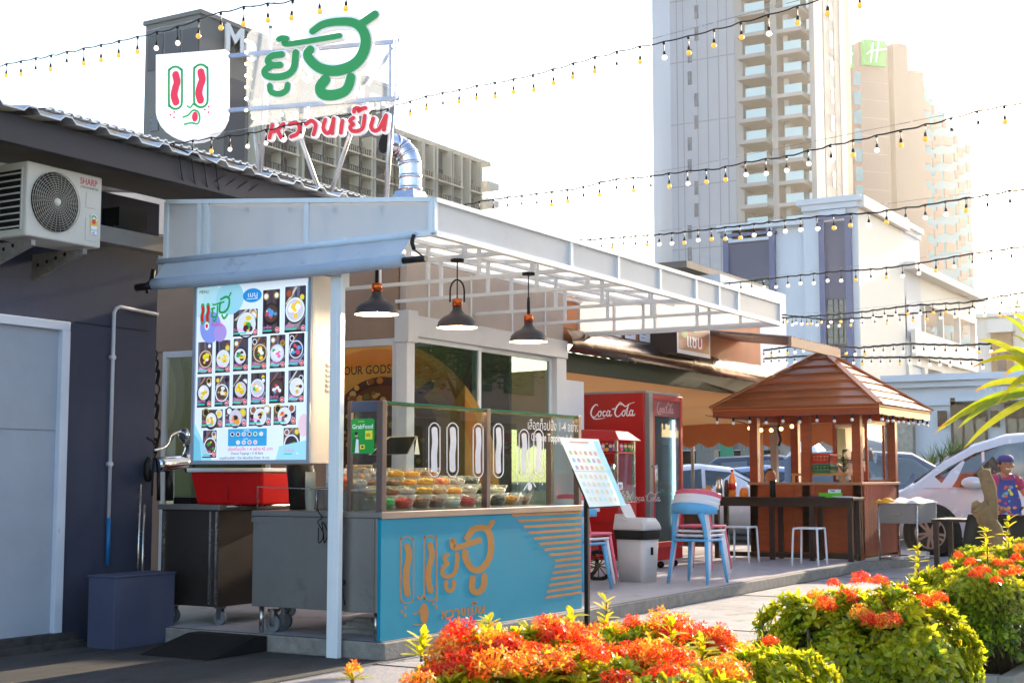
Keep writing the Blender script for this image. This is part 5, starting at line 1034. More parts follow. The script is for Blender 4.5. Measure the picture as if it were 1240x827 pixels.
M = MB(); M.box((13.9,2.35,.12),(14.0,2.45,2.2)); M.build('concrete_post', mat('post_grey','8c8078',.8,var=.1), t)
M = MB(); M.tube(catm([(13.88,2.3,2.3),(13.86,2.28,2.1),(13.87,2.3,1.95),(13.86,2.26,1.8),(13.87,2.3,1.7)],4),.02,6); M.build('cable', rubber, t)
# menu papers under the eave and the round-lettered sign box
for k in range(6):
    x = ony(703+k*17.5,400,1.97).x; x1_ = ony(703+k*17.5+14.5,400,1.97).x; q = thing('price_sheet', f'white handwritten price sheet above the foil gutter, {["leftmost","second from left","third from left","third from right","second from right","rightmost"][k]}','sign',(x,1.96,2.86),0,'price sheets above the gutter')
    M = MB(); M.box((x,1.965,2.86),(x1_,1.975,3.24)); M.build('frame', mat('sheet_frame','5a3c28',.6), q); p = Pr((x+.02,1.9645,2.88),(1,0,0)); w_ = x1_-x-.04; p.rect(0,0,w_,.34,'d8d4dc')
    for j in range(7): p.rect(w_*.15,.04+j*.042,w_*(.5+.35*((k*3+j*5)%4)/4),.05+j*.042,'4a5a6a' if j%3 else '8a5a4a')
    p.build('sheet', prnt, q)
a = ony(820,437,1.60); b = ony(860,437,1.60); t = thing('sign_box','orange brown light box sign with round white lettering above the gutter','sign',(a.x,1.8,2.75))
M = MB(); M.box((a.x,1.6,2.74),(b.x,1.97,3.20)); M.build('box', mat('signbox_dark','2c1c18',.6), t); p = Pr((a.x,1.5985,2.74),(1,0,0),step=.0006); W_ = b.x-a.x
p.rect(0,0,W_,.46,'b8aeb4'); p.rect(.04,.05,W_-.04,.46,'8c4a34'); p.circ(.3,.35,.12,.10,'c8442c',12); p.circ(W_-.35,.16,.2,.08,'b83a24',12); p.circ(W_-.5,.36,.1,.07,'7a8a3c',9); p.circ(.22,.26,.1,.06,'8a9a4c',9); p.text('แซบ',.28,.10,.24,'f0e4dc',.012,sx=1.25); p.text('ครัวคุณต๋อย',.1,.33,.12,'f0e4dc',0.); p.build('sign_face', prnt, t)
M = MB(); M.box((b.x+.04,1.96,2.78),(b.x+.30,1.97,3.22)); q = M.build('narrow_poster', mat('poster_grey','b0a098',.6), None, 'narrow framed poster right of the orange brown sign box','sign')
# ================================================================== cars
def car(name, lab, loc, rz, L, W, H, col, kind, m=None, wheelcol=None):
    """kind: list of stations along the length (x, underside, bonnet/waist height, roof height, roof half width)"""
    t = thing(name, lab, 'van' if 'van' in name else 'car', loc, rz, local=True); hw = W/2
    paint = mat('car_paint_'+col, col, .25, metal=.15, var=.03, coat=.8); gm = mat('car_glass','1c2024',.06,metal=.0,var=0,spec=1.0,coat=1.)
    rings = []
    for (x, zb, zw, zr, rw, e) in kind:
        rings.append([(x,-hw*.80*e,zb),(x,-hw*.97*e,zb+.08),(x,-hw*e,(zb+zw)/2+.05),(x,-hw*.96*e,zw),(x,-rw,zr-.06),(x,-rw*.8,zr),(x,0,zr+.02),(x,rw*.8,zr),(x,rw,zr-.06),(x,hw*.96*e,zw),(x,hw*e,(zb+zw)/2+.05),(x,hw*.97*e,zb+.08),(x,hw*.80*e,zb)])
    M = MB(); n = 13; M.add([p_ for R_ in rings for p_ in R_], [(i*n+k,i*n+k+1,(i+1)*n+k+1,(i+1)*n+k) for i in range(len(rings)-1) for k in range(n-1)], 0, True)
    M.f.append([i for i in range(n)][::-1]); M.m.append(0); M.sm.append(False); M.f.append([(len(rings)-1)*n+i for i in range(n)]); M.m.append(0); M.sm.append(False)
    b = M.build('body', paint, t); return t, rings, b, gm, hw
def wheels(t, xs, hw, R_=.34, detail=True):
    for x in xs:
        for s_ in (-1, 1):
            c = Vector((x, s_*(hw-.10), R_)); M = MB(); M.lathe(c, [(R_*.98,-.0),(R_,.02),(R_,.10),(R_*.95,.125),(R_*.68,.125)], 28, ax=(0,s_,0)); M.lathe(c,[(0,-.02),(R_*.98,0)],28,ax=(0,s_,0)); wl_ = M.build('wheel', rubber, t)
            M = MB(); M.lathe(c, [(R_*.68,.12),(R_*.66,.05),(R_*.2,.06),(0,.06)], 24, ax=(0,s_,0)); M.build('wheel_well', mat('rim_shadow','1a1a1c',.5), wl_)
            M = MB()
            for k in range(10): a = 2*pi*k/10; M.bar(c+Vector((R_*.10*cos(a),s_*.115,R_*.10*sin(a))), c+Vector((R_*.68*cos(a+(.12 if k%2 else -.12)),s_*.118,R_*.68*sin(a+(.12 if k%2 else -.12)))), .035, .02, up=(0,1,0))
            M.lathe(c+Vector((0,s_*.10,0)), [(.06,.03),(.0,.035)], 12, ax=(0,s_,0)); M.lathe(c, [(R_*.70,.118),(R_*.66,.126),(R_*.62,.118)], 28, ax=(0,s_,0)); M.build('rim', mat('alloy','a89c94',.3,metal=.8), wl_)
# the white people carrier at the right; nose to the left (+y), side faces the camera
van_prof = [(-2.45,.35,.95,1.75,.70,.90),(-2.38,.28,1.0,1.82,.74,.96),(-1.5,.22,1.03,1.89,.76,1.),(-.4,.22,1.02,1.90,.77,1.),(.35,.22,1.01,1.86,.76,1.),(.85,.22,1.00,1.72,.74,1.),(1.30,.22,.99,1.48,.72,1.),(1.72,.22,.97,1.18,.70,1.),(1.98,.24,.95,1.02,.66,.99),(2.25,.26,.90,.95,.60,.95),(2.42,.30,.78,.83,.5,.86),(2.48,.36,.62,.68,.42,.80)]
VX, VY = 15.45, -1.35
t, rg, bd, gm, hw = car('people_van','large white people carrier parked side on behind the tables, cut by the right edge',(VX,VY,0),radians(90),4.95,1.84,1.9,'dcd6d8',van_prof)
def side_glass(pts, s_, nm='window', off=.012, m=None):
    # pts in (x, z); follow the tumble-home of the side
    P_ = []
    for x, z in pts:
        i = next(k for k in range(len(rg)-1) if van_prof[k][0] <= x <= van_prof[k+1][0]); f_ = (x-van_prof[i][0])/(van_prof[i+1][0]-van_prof[i][0])
        zw = van_prof[i][2]*(1-f_)+van_prof[i+1][2]*f_; zr = (van_prof[i][3]*(1-f_)+van_prof[i+1][3]*f_)-.06; rw = van_prof[i][4]*(1-f_)+van_prof[i+1][4]*f_; g = max(0,min(1,(z-zw)/max(.02,zr-zw))); P_.append((x, s_*((hw*.96)*(1-g)+rw*g+off), z))
    return MB().prism(P_, (0,s_*.004,0)).build(nm, m or gm, t)
for s_ in (1,-1):
    side_glass([(-.35,1.05),(-.35,1.74),(-.1,1.76),(.35,1.70),(.80,1.57),(1.2,1.36),(1.62,1.08),(1.0,1.05)], s_)
    side_glass([(-1.55,1.08),(-1.55,1.76),(-.42,1.76),(-.42,1.06)], s_)
    side_glass([(-2.3,1.12),(-2.25,1.70),(-1.62,1.74),(-1.62,1.10)], s_)
    side_glass([(.32,.28),(.325,1.03),(.335,1.03),(.33,.28)], s_, 'door_gap', .008, black); side_glass([(-.40,.28),(-.395,1.03),(-.385,1.03),(-.39,.28)], s_, 'door_gap', .008, black)
    side_glass([(.62,1.04),(.66,1.60),(.70,1.58),(.66,1.04)], s_, 'quarter_pillar', .02, mat('car_paint_dcd6d8','dcd6d8'))
    side_glass([(-.32,1.02),(-.32,1.045),(1.7,1.055),(1.55,1.03)], s_, 'waist_trim', .02, steel_l)
    M = MB(); M.sphere((.78,s_*1.08,1.12),.115,16,sc=(1.5,.7,.82)); mr = M.build('mirror', mat('car_paint_dcd6d8','dcd6d8'), t)
    M = MB(); M.tube([(.80,s_*.90,1.05),(.80,s_*1.0,1.06)],.03,8); M.build('mirror_foot', black, mr)
    M = MB(); M.box((-.28,s_*.915,.93),(-.05,s_*.94,.96)); M.build('door_handle', steel_l, t)
    # wheel arches
    for x in (1.45,-1.45): M = MB(); M.lathe((x,s_*(hw-.16),.36), [(0,.165),(.44,.165),(.46,.10)], 30, ax=(0,s_,0)); M.build('wheel_arch', mat('arch_dark','0c0c0e',.9), t)
    M = MB(); M.box((2.1,s_*.60,.72),(2.40,s_*.84,.86)); M.build('headlight', glass('lens','e8eef0'), t)
wheels(t, (1.45,-1.45), hw+.08, .35)
# wind screen
M = MB(); M.add([(.95,-.62,1.70),(.95,.62,1.70),(1.80,.66,1.12),(1.80,-.66,1.12)],[(0,1,2,3)]); M.build('windscreen', gm, t)
sedan = [(-2.25,.32,.80,.88,.5,.86),(-2.1,.26,.90,1.0,.6,.94),(-1.6,.22,.93,1.12,.62,1.),(-1.0,.22,.94,1.38,.60,1.),(-.2,.22,.93,1.45,.60,1.),(.4,.22,.92,1.38,.60,1.),(1.1,.22,.92,1.0,.60,1.),(1.5,.24,.88,.94,.58,.98),(2.0,.28,.78,.83,.5,.92),(2.25,.34,.6,.64,.4,.82)]
mpv = [(-2.1,.34,.95,1.6,.6,.9),(-1.9,.26,1.0,1.68,.64,.98),(-.8,.22,1.0,1.72,.66,1.),(.3,.22,1.0,1.66,.66,1.),(.9,.22,.98,1.32,.64,1.),(1.3,.22,.96,1.04,.62,1.),(1.9,.28,.86,.9,.55,.94),(2.15,.34,.66,.7,.45,.84)]
def small_car(lab, loc, rz, col, prof, wins):
    global t, rg, van_prof, hw
    t, rg, b_, gm_, hw = car('parked_car', lab, loc, rz, 4.4, 1.75, 1.4, col, prof); van_prof = prof; wheels(t, (1.35,-1.35), hw+.03, .31)
    for s_ in (1,-1):
        for w_ in wins: side_glass(w_, s_)
        M = MB(); M.sphere((.62,s_*.98,1.0),.09,8,sc=(.7,1,.8)); M.build('mirror', MATS['car_paint_'+col], t)
        M = MB(); M.box((prof[-2][0]-.1,s_*.45,.62),(prof[-2][0]+.13,s_*.74,.74)); M.build('headlight', glass('lens','e8eef0'), t)
    i = next(k for k in range(1,len(prof)) if prof[k][3]-prof[k][2] < .12 and prof[k][0] > 0); a, b_ = prof[i-1], prof[i]
    M = MB(); M.add([(a[0]+.03,-a[4]*.85,a[3]-.01),(a[0]+.03,a[4]*.85,a[3]-.01),(b_[0],b_[4],b_[3]+.03),(b_[0],-b_[4],b_[3]+.03)],[(0,1,2,3)]); M.build('windscreen', mat('car_glass','1c2024'), t)
sw = [[(-.1,1.0),(-.1,1.34),(.35,1.30),(.95,1.02)],[(-1.0,1.0),(-.95,1.28),(-.17,1.36),(-.17,1.0)]]
mw = [[(-.1,1.05),(-.1,1.58),(.3,1.56),(.95,1.08)],[(-1.1,1.05),(-1.1,1.6),(-.18,1.6),(-.18,1.05)],[(-1.85,1.08),(-1.8,1.55),(-1.18,1.58),(-1.18,1.06)]]
c = onz(838,625,0)
small_car('silver white sedan parked nose right, just past the red fridge',(17.6,5.1,0),radians(-62),'d8dde4',sedan,sw)
small_car('pale blue grey sedan partly behind the kiosk bottles',(21.0,5.0,0),radians(-72),'8a9cc0',sedan,sw)
small_car('dark grey people carrier parked behind the silver sedans',(24.5,5.6,0),radians(-80),'3a4050',mpv,mw)
small_car('dark blue grey car seen through the kiosk windows',(20.0,2.2,0),radians(-70),'4a5468',mpv,mw)
# ================================================================== far buildings
class Fa:
    """a facade plane through o along u; boxes stand out of it (towards the camera) or sink into it"""
    def __init__(s, o, u):
        s.o = Vector(o); s.u = Vector(u).normalized(); s.n = s.u.cross(UP); 
        if s.n.dot(CAMP - s.o) < 0: s.n = -s.n
    def uv(s, px, py):
        r = ray(px, py); t = (s.o-CAMP).dot(s.n)/r.dot(s.n); d = CAMP+r*t-s.o; return d.dot(s.u), d.z+s.o.z
    def P(s, u, z, d=0): q = s.o+s.u*u+s.n*d; return Vector((q.x,q.y,z))
    def box(s, M, u0, z0, u1, z1, d0, d1, m=0): return M.obox(s.P(u0,z0,d0), s.u*(u1-u0), s.n*(d1-d0), UP*(z1-z0), m)
XA, XB = Vector((1,0,0)), Vector((0,-1,0))
hot_g = mat('hotel_grey','76726f',.8,var=.05,scale=.3); hot_g2 = mat('hotel_band','565459',.8,var=.05); cream = mat('cream_fin','cfc3ae',.75,var=.04); dkglass = mat('dark_far_glass','2a2c33',.15,var=.1,scale=.5,spec=.8); railm = mat('rail_dark','2c2d31',.6)
# --- grey hotel upper left
t = thing('hotel_block','grey hotel block with white roof letters and balconies behind the shop sign','building',(ond(243,560,190).x, ond(243,560,190).y, 0))
P0 = ond(243,12,190); ZT = P0.z; fr_ = Fa((P0.x,P0.y,0), XA); fl_ = Fa((P0.x,P0.y,0), XB)
uE = fr_.uv(479,120)[0]; uW = fr_.uv(583,203)[0]; lL = fl_.uv(177,27)[0]
M = MB(); M.box((P0.x,P0.y,0),(P0.x+uE,P0.y-lL,ZT-.6)); M.build('main_block', hot_g, t)
M = MB(); M.box((P0.x-.3,P0.y-.3,ZT-.6),(P0.x+uE+.3,P0.y-lL+.3,ZT)); M.build('parapet', hot_g, t)
zW = fr_.uv(500,171)[1]
M = MB(); M.box((P0.x+uE+.01,P0.y+.4,0),(P0.x+uW,P0.y+16,zW)); M.build('wing', hot_g, t); M = MB(); M.box((P0.x+uE-1,P0.y-.8,zW),(P0.x+uW+2,P0.y+17,zW+.8)); M.build('wing_eave', cream, t)
for a, b, c_, d in ((179,62,198,87),(200,58,219,83),(221,55,241,80)):
    p0, p1 = fl_.uv(a,d), fl_.uv(c_,b); M = MB(); fl_.box(M, p0[0], fl_.uv(a,d)[1], p1[0], p0[1]+5.0, 0, .15); M.build('dark_panel', hot_g2, t)
p0 = fl_.uv(182,160); M = MB(); fl_.box(M, p0[0], p0[1], p0[0]+1.6, p0[1]+2, 0, .15); M.build('window', dkglass, t)
p0 = fr_.uv(272,130); M = MB(); fr_.box(M, p0[0], 0, fr_.uv(296,130)[0], fr_.uv(272,92)[1], 0, .15); M.build('dark_panel', hot_g2, t)
p = Pr(fr_.P(0,0,.8), XA, step=.01)
for s_, px, py, hpx, bo in (('Me',263,61,34,.03),('ra',330,92,30,.03),('S',358,98,30,.03),('C',386,110,26,.03),('N',418,122,24,.03),('ITE',440,134,22,.03)):
    a = fr_.uv(px,py); hh = fr_.uv(px,py-hpx)[1]-a[1]; vs, fs = TXC[(s_, bo)]
    for sg in (0,): M = MB(); base = fr_.P(a[0],a[1],.5); M.add([base+XA*(v[0]*hh*1.35)+UP*(v[1]*hh*1.35)+fr_.n*.9 for v in vs], fs); M.add([base+XA*(v[0]*hh*1.35+.35)+UP*(v[1]*hh*1.35)+fr_.n*.3 for v in vs], fs); M.build('roof_letter', white, t)
pitch = 3.2; zt0 = fr_.uv(345,140)[1]
bays = [(303,328),(331,347),(357,378),(381,393),(401,423),(425,438),(444,465),(467,479),(484,502),(506,516),(522,538),(541,550),(562,574)]
for i,(a,b) in enumerate(bays):
    u0, u1 = fr_.uv(a,180)[0], fr_.uv(b,180)[0]; dd = -.0 if b < 480 else -.4; zt_ = fr_.uv(a,150 if b<480 else 182)[1]
    for u_ in (u0-.5,u1):
        M = MB(); fr_.box(M, u_, 0, u_+.5, (zt0+.5 if b<480 else zW), dd, dd+1.9); M.build('fin', cream, t)
    for k in range(7):
        z = zt0-k*pitch
        if z+1 > zW-1 and b > 480: continue
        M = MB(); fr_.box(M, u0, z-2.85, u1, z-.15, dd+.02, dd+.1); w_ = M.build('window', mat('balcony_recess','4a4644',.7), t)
        M = MB(); fr_.box(M, u0+(u1-u0)*.12, z-2.8, u0+(u1-u0)*.55, z-.5, dd+.1, dd+.16); M.build('pane', dkglass, w_)
        M = MB(); fr_.box(M, u0-.4, z-3.05, u1+.4, z-2.8, dd+.1, dd+2.2); bl = M.build('balcony', cream, t)
        M = MB(); fr_.box(M, u0, z-1.85, u1, z-1.75, dd+1.9, dd+2.0)
        nn_ = max(4,int((u1-u0)/.5))
        for q in range(nn_): fr_.box(M, u0+(u1-u0)*q/nn_, z-2.8, u0+(u1-u0)*q/nn_+.16, z-1.85, dd+1.9, dd+2.0)
        M.build('railing', railm, bl)
M = MB(); 
for k in range(4): z = fr_.uv(578,225)[1]-k*pitch; fr_.box(M, uW+.5, z, uW+4.5, z+1.2, -3, 1)
M.build('end_balconies', mat('pale_far','c4c8c8',.7), t)
# --- tall white tower
t = thing('apartment_tower','tall pale apartment tower with two balcony columns, cut by the top edge','building',(ond(985,560,205).x,ond(985,560,205).y,0))
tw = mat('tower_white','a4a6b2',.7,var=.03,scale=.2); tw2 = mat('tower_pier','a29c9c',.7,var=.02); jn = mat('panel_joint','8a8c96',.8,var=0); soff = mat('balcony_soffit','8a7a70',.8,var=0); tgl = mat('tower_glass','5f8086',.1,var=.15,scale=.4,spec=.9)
P0 = ond(893,300,200); ff = Fa((P0.x,P0.y,0), XB); HT = 112
uL, uC = ff.uv(813,200)[0], 0.; uR = ff.uv(985,200)[0]
M = MB(); ff.box(M, uL, 0, 0, HT, -18, 0); M.build('left_wall', tw, t)
cl_ = Fa(ff.P(uL,0), (XB*.45+XA*-.9)); uu = cl_.uv(791,200)[0]; M = MB(); q = [ff.P(uL,0,0), cl_.P(uu,0), cl_.P(uu,0)+XA*18, ff.P(uL,0,-18)]; M.prism(q, UP*HT); M.build('chamfer_wall', mat('tower_blue_white','9fa9bd',.7,var=.03), t)
fp_ = 3.08; z0 = ff.uv(860,300)[1]
for k in range(-5,9): z = z0+k*3*fp_; M = MB(); ff.box(M, uL, z, 0, z+.14, 0, .05); M.build('panel_joint', jn, t)
for f_ in (.12,.25,.42,.58,.80,.9): M = MB(); ff.box(M, uL*f_, 0, uL*f_+.13, HT, .0, .055); M.build('panel_joint', jn, t)
ff_u = lambda px: ff.uv(px, 200)[0]
for k in range(16):
    px = (833,833,841,841)[k%4] if True else 0; yy = 300-k*26.6+8; a = ff.uv(px,yy)
    M = MB(); ff.box(M, a[0], a[1]-1.0, a[0]+.62, a[1]+1.0, 0, .06); M.build('window', mat('slot_window','4b5568',.3), t)
cols = [(900,942,0),(948,986,1)]
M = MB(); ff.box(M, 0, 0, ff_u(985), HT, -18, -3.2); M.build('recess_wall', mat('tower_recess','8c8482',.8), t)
for px0, px1 in ((893,902),(937,944),(952,958),(984,990)):
    M = MB(); ff.box(M, ff_u(px0), 0, ff_u(px1), HT, -3.19, .35); M.build('pier', tw2, t)
for px0, px1, cc in cols:
    a, b = ff_u(px0), ff_u(px1-8)
    for k in range(-2, 28):
        z = z0+k*fp_-1.4+cc*-.25
        if z < 25: continue
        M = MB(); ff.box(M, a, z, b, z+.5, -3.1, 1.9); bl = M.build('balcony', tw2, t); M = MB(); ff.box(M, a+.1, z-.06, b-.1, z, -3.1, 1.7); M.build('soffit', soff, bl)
        M = MB(); ff.box(M, a+(b-a)*.3, z+.5, b, z+1.7, 1.75, 1.85); M.build('glass_rail', mat('glass_rail_far','b9d0d4',.15,var=0), bl)
        M = MB(); ff.box(M, a+.2, z+.5, b-.3, z+2.8, -3.18, -3.05); M.build('window', tgl, t)
        M = MB(); ff.box(M, ff_u(px1-6), z+.4, ff_u(px1-1), z+1.9, -.8, .1); M.build('white_panel', white, t) if k % 1 == 0 else None
fr2 = Fa(ff.P(ff_u(987),0,0), XA); uE = fr2.uv(1026,200)[0]; M = MB(); fr2.box(M, .02, 0, uE, HT, -.5, .06); M.build('right_wall', mat('tower_right','a9a4a2',.7,var=.02), t)
M = MB(); 
for f_ in (.3,.62,.8): fr2.box(M, uE*f_, 0, uE*f_+.5, HT, .06, .14)
for k in range(-4,12): z = z0+k*3*fp_; fr2.box(M, 0, z, uE, z+.15, 0, .06)
M.build('right_joint', jn, t)
for k in range(20): z = z0-12+k*4.1; M = MB(); fr2.box(M, uE*.5, z, uE*.58, z+2.2, .06, .16); M.build('slot_window', mat('slot_window2','8f8b90',.4), t)
# --- pale hotel tower with green square signs
dH = 260; t = thing('stepped_hotel_tower','pale pink hotel tower with green square roof signs and stepped blue glass side','building',(ond(1100,560,dH).x,ond(1100,560,dH).y,0))
hp = mat('pale_pink_clad','96807a',.75,var=.03,scale=.15); hg = mat('pale_blue_glass','5f97ae',.2,var=.06,scale=.3); hu = (RGT*cos(radians(18))+FWD*sin(radians(18))).normalized()
hf = Fa(ond(1040,400,dH), hu); hz = lambda px,py: hf.uv(px,py)
def hb(px0, px1, py, m, nm, d0=-25, d1=0): a = hz(px0,py); b = hz(px1,py); M = MB(); hf.box(M, a[0], 0, b[0], a[1], d0, d1); return M.build(nm, m, t)
hb(1022,1040,52,hp,'left_return',-26,-3); hb(1040,1075,50,hp,'main_front'); hb(1075.3,1081,52,mat('pale_shadow_clad','a89a92',.8),'recess',-25,-2); hb(1081.3,1098,52,hp,'main_front'); hb(1098.2,1120,86,hp,'shoulder',-25,-.5)
M = MB(); a = hz(1098,52); b = hz(1122,86); M.prism([hf.P(a[0],b[1],-1),hf.P(a[0],a[1],-1),hf.P(hz(1110,60)[0],hz(1110,60)[1],-1),hf.P(b[0]+.5,hz(1122,80)[1],-1),hf.P(b[0]+.5,b[1],-1)], -hf.n*15); M.build('sloping_cap', mat('cap_pale','dcdad0',.7), t)
steps = [(1115,1121,90),(1121,1127,104),(1127,1133,118),(1133,1140,125),(1140,1147,134),(1147,1154,147),(1154,1161,154),(1161,1168,160),(1168,1177,166)]
rr_ = random.Random(11)
for i,(a,b,y) in enumerate(steps):
    hb(a,b-.1,y,hg,'glass_bay',-20,-.8); ua, ub = hz(a,y)[0], hz(b-.1,y)[0]; zt_ = hz(a,y)[1]; k = 0; z = zt_
    while z > 30:
        M = MB(); hf.box(M, ua+(.0 if i%2 else (ub-ua)*.45), z-3.1-(1.5 if i%2 else 0), ub if i%2 else ub, z-1.4-(1.5 if i%2 else 0), -.8, -.5); M.build('clad_panel', hp, t); z -= 3.4
for k in range(20): z = hz(1038,88)[1]-k*3.6; M = MB(); a, b = hz(1033,88)[0], hz(1041,88)[0]; hf.box(M, a, z-2.6, b, z, -2.9 if False else 0, .3); M.build('window', hg, t) if z > 30 else None
gs = mat('green_sign','1f9a3c',.5,var=.03,emit=.1)
for a, b, yt, yb in ((1042.5,1069,52,80),(1023,1029,56,84)):
    p0, p1 = hz(a,yb), hz(b,yt); M = MB(); hf.box(M, p0[0], p0[1], p1[0], p1[1], .1, 1.0); s_ = M.build('green_sign', gs, t)
    p = Pr(hf.P(p0[0],p0[1],1.05), hf.u, step=.02); W_, H_ = p1[0]-p0[0], p1[1]-p0[1]
    if W_ > 2: p.stroke([(W_*.42,H_*.86),(W_*.36,H_*.5),(W_*.30,H_*.12)], W_*.07, 'ffffff'); p.stroke([(W_*.66,H_*.90),(W_*.60,H_*.5),(W_*.54,H_*.15)], W_*.07, 'ffffff'); p.stroke([(W_*.15,H_*.42),(W_*.35,H_*.56),(W_*.6,H_*.60),(W_*.98,H_*.68)], W_*.06, 'ffffff')
    else: p.stroke([(W_*.2,H_*.45),(W_*.8,H_*.6)], .5, 'ffffff'); p.stroke([(W_*.6,H_*.9),(W_*.5,H_*.2)], .5, 'ffffff')
    p.build('sign_mark', prnt, s_)
M = MB(); 
for k in range(30): z = hz(1050,100)[1]-k*3.4; hf.box(M, hz(1041,100)[0]+.2, z, hz(1074,100)[0], z+.10, 0, .05)
M.build('floor_joint', mat('joint_pink','a89c96',.8), t)
# --- white classical block in the middle distance
wb_ = mat('white_render','c6cad4',.7,var=.03,scale=.4); wb2 = mat('white_render_warm','d6d0ca',.7,var=.03,scale=.4); slate = mat('slate_panel','5a5a70',.6,var=.05,scale=.4); slate2 = mat('slate_frame','62688a',.6,var=.03); wgl = mat('mid_glass','3a3d46',.12,var=.2,scale=1.2,spec=.8)
dW = 60; P0 = ond(1037,237,dW); t = thing('white_arcade_building','white classical building with tall slate window bays behind the kiosk','building',(P0.x+8,P0.y+5,0))
fl = Fa((P0.x,P0.y,0), XB); fr = Fa((P0.x,P0.y,0), XA); ZT = P0.z; fu = lambda px: fl.uv(px,400)[0]; fz = lambda px,py: fl.uv(px,py)[1]
uA, uB, uCC = fu(875), fu(975), 0
M = MB(); fl.box(M, uA, 0, uB, fz(930,268), -10, -.25); M.build('left_block', wb_, t); M = MB(); fl.box(M, uB, 0, 0, ZT-.5, -10, 0); M.build('corner_block', wb_, t)
for (a,b,z,dz,o) in ((uA-.2,uB,fz(930,268),.28,.1),(uA+.1,fu(937),fz(900,278),.55,.0),(uB-.2,.25,ZT,.25,.3),(uB,.1,ZT-.25,.25,.2),(fu(997),fu(1029),ZT-.55,.5,.25)):
    M = MB(); fl.box(M, a, z-dz, b, z, -10 if dz<.3 else -.1, o); M.build('cornice', wb_, t)
for (a,b,yt,yb,nm) in ((880,936,288,470,'bay'),(999,1031,268,520,'bay')):
    u0, u1 = fu(a), fu(b); o = -.2 if a < 950 else .04
    M = MB(); fl.box(M, u0, 0, u1, fz(a,yt), o, o+.10); M.build('bay_panel', slate, t)
    for x in (u0-.12,u1-.12): M = MB(); fl.box(M, x, 0, x+.25, fz(a,yt)+.05, o, o+.22); M.build('bay_frame', slate2, t)
    M = MB(); fl.box(M, u0-.2, fz(a,yt), u1+.2, fz(a,yt)+.14, o, o+.3); M.build('bay_head', slate2, t)
wins = [(884,903,338,365),(914,932,336,367),(1004,1017,362,388),(1017.5,1029,362,388),(1004,1017,390,418),(1017.5,1029,390,418),(1008,1026,428,470)]
for a,b,yt,yb in wins:
    o = -.09 if a < 950 else .15; p0, p1 = fl.uv(a,yb), fl.uv(b,yt); M = MB(); fl.box(M, p0[0], p0[1], p1[0], p1[1], o, o+.05); w_ = M.build('window', wgl, t)
    M = MB(); W_, H_ = p1[0]-p0[0], p1[1]-p0[1]
    for f_ in (0,.5,.94): fl.box(M, p0[0]+W_*f_, p0[1], p0[0]+W_*f_+W_*.06, p1[1], o+.05, o+.09)
    for f_ in (0,.33,.66,.96): fl.box(M, p0[0], p0[1]+H_*f_, p1[0], p0[1]+H_*f_+H_*.035, o+.05, o+.085)
    M.build('frame', mat('frame_brown','3c3436',.6), w_)
M = MB(); fl.box(M, fu(888), fz(900,289), fu(930), fz(900,281)+.1, -.1, .0); M.build('parapet_slots', mat('slot_cream','c9b9a8',.8), t)
uR1, uR2 = fr.uv(1095,400)[0], fr.uv(1182,400)[0]
M = MB(); fr.box(M, 0.02, 0, uR1, ZT-.5, -.2, .04); M.build('side_wall', wb2, t); M = MB(); fr.box(M, -.02, ZT-.5, uR1+.2, ZT+.004, -.24, .33); M.build('side_cornice', wb2, t)
# loggia wing
zr, zr2 = fr.uv(1095,318)[1], fr.uv(1095,330)[1]
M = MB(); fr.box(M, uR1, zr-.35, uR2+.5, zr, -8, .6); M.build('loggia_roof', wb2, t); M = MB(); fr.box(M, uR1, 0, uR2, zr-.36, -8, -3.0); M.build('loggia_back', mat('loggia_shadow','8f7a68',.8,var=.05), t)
M = MB(); fr.box(M, uR1, zr-1.6, uR2, zr-.36, -2.9, 0); M.build('loggia_frieze', wb2, t)
z_r = fr.uv(1100,408)[1]
M = MB(); fr.box(M, uR1, z_r-1.3, uR2, z_r-.2, -2.9, .1) ; M.build('loggia_floor', wb2, t)
for px in (1097,1120,1142,1162,1181):
    u = fr.uv(px,380)[0]; M = MB(); fr.box(M, u-.1, z_r-.2, u+.12, zr-1.6, -.3, 0); M.build('loggia_column', wb2, t)
for i, px in enumerate((1099,1122,1145)):
    u0, u1 = fr.uv(px,380)[0], fr.uv(px+19,380)[0]; M = MB(); fr.box(M, u0, z_r, u1, z_r+.06, -.1, -.04)
    for q in range(10): fr.box(M, u0+(u1-u0)*q/10, z_r-.9+.7, u0+(u1-u0)*q/10+.05, z_r, -.1, -.05)
    M.build('railing', railm, t)
zq0, zq1 = 0, z_r-1.3
M = MB(); fr.box(M, uR1, 0, uR2, zq1-.3, -2.9, -.6); M.build('arcade_wall', wb2, t)
for px in (1103,1124,1144,1162): u0 = fr.uv(px,440)[0]; u1 = fr.uv(px+10,440)[0]; M = MB(); fr.box(M, u0, fr.uv(px,465)[1]-1, u1, zq1-.6, -.6, -.5); M.build('arcade_window', wgl, t)
for px in (1097,1116,1137,1156,1176): u0 = fr.uv(px,440)[0]; M = MB(); fr.box(M, u0, 0, u0+.6, zq1, -.6, .15); M.build('arcade_pier', wb2, t)
M = MB(); fr.box(M, uR1+.6, z_r-.9, uR2-1.5, z_r+.35, .15, .35); M.build('terrace_parapet', wb2, t)
